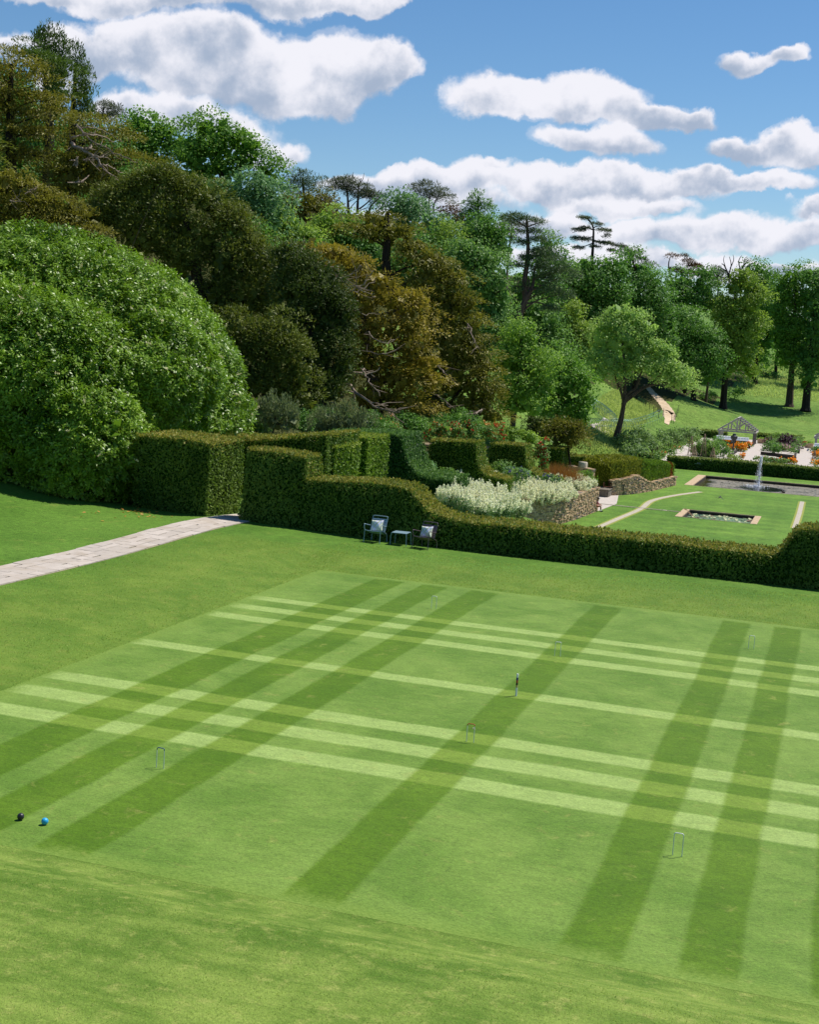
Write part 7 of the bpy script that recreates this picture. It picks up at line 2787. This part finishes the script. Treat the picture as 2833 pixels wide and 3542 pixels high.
for i, (x, y, lab) in enumerate([(1062, 400, 'terracotta pot right of the round planter'), (1540, 445, 'terracotta pot on the right gravel way'), (1553, 430, 'small terracotta pot by the far hedge')]):
    p = kz(x, y)
    mb = MB()
    mb.lathe([(.2, 0), (.3, .5), (.33, .5), (.33, .58), (.27, .58), (.25, .5)], n=14)
    o = mb.build('terracotta_pot', TERRA)
    o.location = tuple(p)
    tag(o, lab, 'pot', 'terracotta pots')

# ------------------------------------------------------------------ orchard row, stakes and the slope beyond
orch = [(1322, 922, 18, 20, 140), (1340, 935, 18, 20, 139), (1352, 915, 18, 18, 146), (1368, 930, 18, 18, 148), (1384, 918, 16, 18, 154), (1398, 928, 15, 16, 158), (1412, 914, 15, 16, 164), (1426, 922, 14, 14, 168), (1440, 910, 14, 14, 174), (1452, 916, 12, 12, 178), (1330, 950, 20, 16, 137), (1462, 908, 10, 11, 184)]
orl = ['first apple bush of the orchard row, behind the sycamore foot', 'second apple bush, lower and nearer than the first', 'third apple bush along the gravel way', 'fourth apple bush along the gravel way', 'apple bush in the middle of the orchard row', 'apple bush just past the middle of the orchard row',
       'seventh apple bush towards the far hedge', 'eighth apple bush towards the far hedge', 'small apple bush near the far hedge', 'next to last apple bush by the far hedge', 'nearest broad apple bush above the short hedge block', 'last small apple bush beside the far dark hedge']
for (u, v, ru, rv, t), lab in zip(orch, orl):
    plant('apple_bush', lab, 'tree', t, [(u, v, ru * .8, rv * .7), (u - ru * .5, v + rv * .4, ru * .7, rv * .7), (u + ru * .5, v + rv * .4, ru * .7, rv * .7), (u, v + rv * .6, ru, rv * .5)], 'apple', .30, group='apple bushes of the orchard row')
low = [(1372, 966, 16, 8, 139), (1390, 958, 14, 8, 146), (1405, 950, 13, 8, 152), (1420, 944, 12, 7, 158), (1435, 938, 11, 6, 166), (1450, 932, 10, 6, 174), (1465, 926, 9, 5, 182)]
for i, (u, v, ru, rv, t) in enumerate(low):
    plant('border_plant', ['nearest leafy clump edging the gravel way', 'second leafy clump edging the gravel way', 'third leafy clump edging the gravel way', 'middle leafy clump edging the gravel way', 'fifth leafy clump edging the gravel way', 'sixth leafy clump edging the gravel way', 'farthest leafy clump edging the gravel way'][i],
          'plant', t, [(u, v, ru, rv), (u + ru * .4, v + 2, ru * .6, rv * .7)], 'border_green', .26, flowers=(F_APRICOT, 10, .18) if i % 2 else None, group='perennials along the gravel way')
STAKE = simple('dark_fence_stake', lin(66, 58, 50), .85, .1)
root = empty('stake_fence', at_z(1385, 968, KZ), 'row of dark wooden stakes holding the apple bushes', 'fence')
ro = np.array(root.location)
for k in range(24):
    f = k / 23
    p = at_z(1372 + 88 * f, 972 - 44 * f, KZ)
    mb = MB()
    q = p - ro
    mb.box(q[0] - .05, q[0] + .05, q[1] - .05, q[1] + .05, -.1, 1.35, bev=.01)
    mb.build('stake', STAKE, root)

# sandy tracks
trk = [at_g(u, v, 120) for (u, v) in [(1362, 812), (1374, 827), (1384, 837), (1393, 846), (1403, 858), (1408, 868), (1409, 880), (1404, 893)]]
ribbon('sandy_track', spline(trk, 60), np.interp(np.linspace(0, 1, 60), [0, .6, .88, 1], [1.0, 1.7, 1.9, .5]) + .22 * np.sin(np.arange(60) * 1.9) * np.sin(np.arange(60) * .63), None, SANDPATH, lift=.05)
trk2 = [at_g(u, v, 120) for (u, v) in [(1296, 882), (1292, 889), (1283, 895), (1268, 902), (1258, 906)]]
ribbon('garden_path', spline(trk2, 24), np.linspace(1.6, 1.9, 24), None, GRAVEL, lift=.05)
trk3 = [at_z(u, v, KZ) for (u, v) in [(1618, 925), (1622, 915), (1624, 911)]]


def post_fence(name, label, pts, h, r, wires=3, big=None):
    P = [at_g(u, v, 120) for (u, v) in pts]
    root = empty(name, P[0], label, 'fence')
    ro = np.array(root.location)
    for i, p in enumerate(P):
        q = p - ro
        rr = r * (3 if big and i in big else 1)
        mb = MB()
        mb.box(q[0] - rr, q[0] + rr, q[1] - rr, q[1] + rr, q[2] - .2, q[2] + h * (1.05 if big and i in big else 1), bev=rr * .2)
        mb.build('post', STAKE, root)
    for w in range(wires):
        mb = MB()
        mb.tube([p - ro + np.array([0, 0, h * (.35 + .28 * w)]) for p in P], .007, 4)
        mb.build('wire', GREENMETAL, root)


post_fence('meadow_fence', 'thin post and wire fence along the left side of the sandy track', [(1306, 828), (1318, 833), (1330, 839), (1341, 846), (1350, 853), (1359, 860), (1367, 867), (1376, 874), (1387, 880), (1397, 876)], 1.25, .03)
post_fence('meadow_fence', 'thin post and wire fence right of the sandy track', [(1414, 890), (1419, 892), (1422, 885), (1425, 878), (1428, 870)], 1.25, .03)


def trellis():
    """bent metal arches with long rods: the tunnel beside the meadow path"""
    M_ = simple('blue_green_metal', lin(112, 150, 140), .45, .5, .4)
    line = spline([at_g(u, v, 120) for (u, v) in [(1222, 904), (1242, 907), (1262, 909), (1282, 909), (1302, 908), (1325, 906), (1350, 900), (1372, 892), (1387, 884)]], 34)
    root = empty('trellis_tunnel', line[0], 'curving blue green metal trellis tunnel below the meadow', 'trellis')
    ro = line[0].copy()
    T_ = np.gradient(line[:, :2], axis=0)
    T_ /= np.linalg.norm(T_, axis=1)[:, None]
    def arch(p, t, w, h, nm='arch'):
        n = np.array([-t[1], t[0], 0])
        pts = [p - ro + n * w * math.cos(a) + BZ * h * math.sin(a) ** .7 for a in np.linspace(0.02, math.pi - .02, 11)]
        mb = MB()
        mb.tube(pts, .017, 4)
        mb.build(nm, M_, root)
        return pts
    rows = []
    for i in range(34):
        rows.append(arch(line[i], T_[i], .75, 1.35))
    for j in (1, 3, 5, 7, 9):
        mb = MB()
        mb.tube([r[j] for r in rows], .013, 4)
        mb.build('rod', M_, root)
    line2 = spline([at_g(u, v, 120) for (u, v) in [(1240, 862), (1250, 868), (1262, 876), (1274, 886), (1284, 896)]], 18)
    root = empty('trellis_tunnel', line2[0], 'bright upper branch of the metal trellis tunnel by the pale path', 'trellis')
    ro = line2[0].copy()
    T2 = np.gradient(line2[:, :2], axis=0)
    T2 /= np.linalg.norm(T2, axis=1)[:, None]
    rows = []
    for i in range(18):
        n = np.array([-T2[i][1], T2[i][0], 0])
        pts = [line2[i] - ro + n * .8 * math.cos(a) + BZ * 1.5 * math.sin(a) ** .7 for a in np.linspace(0.02, math.pi - .02, 11)]
        mb = MB()
        mb.tube(pts, .022, 4)
        mb.build('arch', M_, root)
        rows.append(pts)
    for j in (1, 3, 5, 7, 9):
        mb = MB()
        mb.tube([r[j] for r in rows], .016, 4)
        mb.build('rod', M_, root)


trellis()

# rough growth on the far bank
for i, (u, v, ru, rv, t, lab) in enumerate([(1655, 762, 20, 9, 292, 'bramble patch high on the far grassy bank'), (1600, 770, 16, 10, 285, 'bramble clump at the foot of the far bank'), (1620, 790, 18, 7, 285, 'low bramble spreading on the far bank'), (1570, 812, 14, 6, 262, 'nettle clump at the wood edge'), (1490, 835, 16, 6, 246, 'dark shrub at the wood edge left of the oak'), (1545, 828, 14, 7, 250, 'dark undergrowth below the oak')]):
    plant('bramble_bush', lab, 'bush', t, [(u, v, ru, rv), (u - ru * .5, v + 2, ru * .6, rv * .7), (u + ru * .5, v + 2, ru * .6, rv * .7)], 'mid_green' if i < 3 else 'deep_green', .42, group='rough bushes on the far bank')


def tufts(name, polyuv, n, h, mats_, seed):
    """uncountable long grass blades over a stretch of ground"""
    rng = np.random.RandomState(seed)
    us, vs = [p[0] for p in polyuv], [p[1] for p in polyuv]
    w = [at_g(u, v, 100) for (u, v) in polyuv]
    X0, X1 = min(q[0] for q in w), max(q[0] for q in w)
    Y0, Y1 = min(q[1] for q in w), max(q[1] for q in w)
    poly = [(q[0], q[1]) for q in w]
    P = []
    while len(P) < n:
        x, y = rng.uniform(X0, X1), rng.uniform(Y0, Y1)
        if inpoly(x, y, poly):
            P.append((x, y))
    P = np.array(P)
    z = ground(P[:, 0], P[:, 1])
    B = np.stack([P[:, 0], P[:, 1], z - .03], 1)
    D = np.stack([rng.normal(0, .4, n), rng.normal(0, .4, n), np.ones(n)], 1)
    mb = MB()
    mb.leaves(B, D, rng.normal(size=(n, 3)), h * rng.uniform(.5, 1.3, n), h * .16, 0, .3)
    tag(mb.build(name, mats_), kind='stuff')


HAY = leafmat('meadow_blade', lin(136, 160, 80), lin(196, 204, 128), .5)
tufts('meadow_grass', [(1245, 850), (1345, 838), (1385, 862), (1360, 892), (1250, 905), (1205, 915), (1200, 960), (1300, 960), (1320, 915)], 26000, .42, HAY, 61)
tufts('bank_grass', [(1540, 830), (1640, 745), (1760, 740), (1760, 850), (1640, 840)], 14000, .55, HAY, 62)


def lawn_blades(name, x0, x1, y0, y1, n, h, w, seed, keep, m_):
    rng = np.random.RandomState(seed)
    P = np.stack([rng.uniform(x0, x1, n), rng.uniform(y0, y1, n)], 1)
    P = P[keep(P[:, 0], P[:, 1])]
    n = len(P)
    z = ground(P[:, 0], P[:, 1])
    B = np.stack([P[:, 0], P[:, 1], z - .008], 1)
    D = np.stack([rng.normal(0, .55, n), rng.normal(0, .55, n), np.ones(n)], 1)
    mb = MB()
    mb.leaves(B, D, rng.normal(size=(n, 3)), h * rng.uniform(.5, 1.4, n), w, 0, .35)
    tag(mb.build(name, m_), kind='stuff')


BLADE = leafmat('grass_blade', lin(112, 150, 44), lin(186, 202, 104), .35, .6, .2, third=(lin(186, 178, 112), .93))
lawn_blades('bank_grass_blades', -7, 8, -16.5, -10.0, 90000, .020, .007, 71, lambda x, y: np.abs(np.sin(x * 9137.7 + y * 5791.3)) < np.clip((CY0 + .3 - y) / 2.2, 0, 1) ** 1.3, BLADE)
lawn_blades('bank_grass_blades', -14.2, -7.9, -8, 13, 36000, .034, .012, 72, lambda x, y: x < CX0 + .05, BLADE)
lawn_blades('bank_grass_blades', -9, 8, 10.3, 14.5, 26000, .034, .013, 73, lambda x, y: y > CY1 - .02, BLADE)
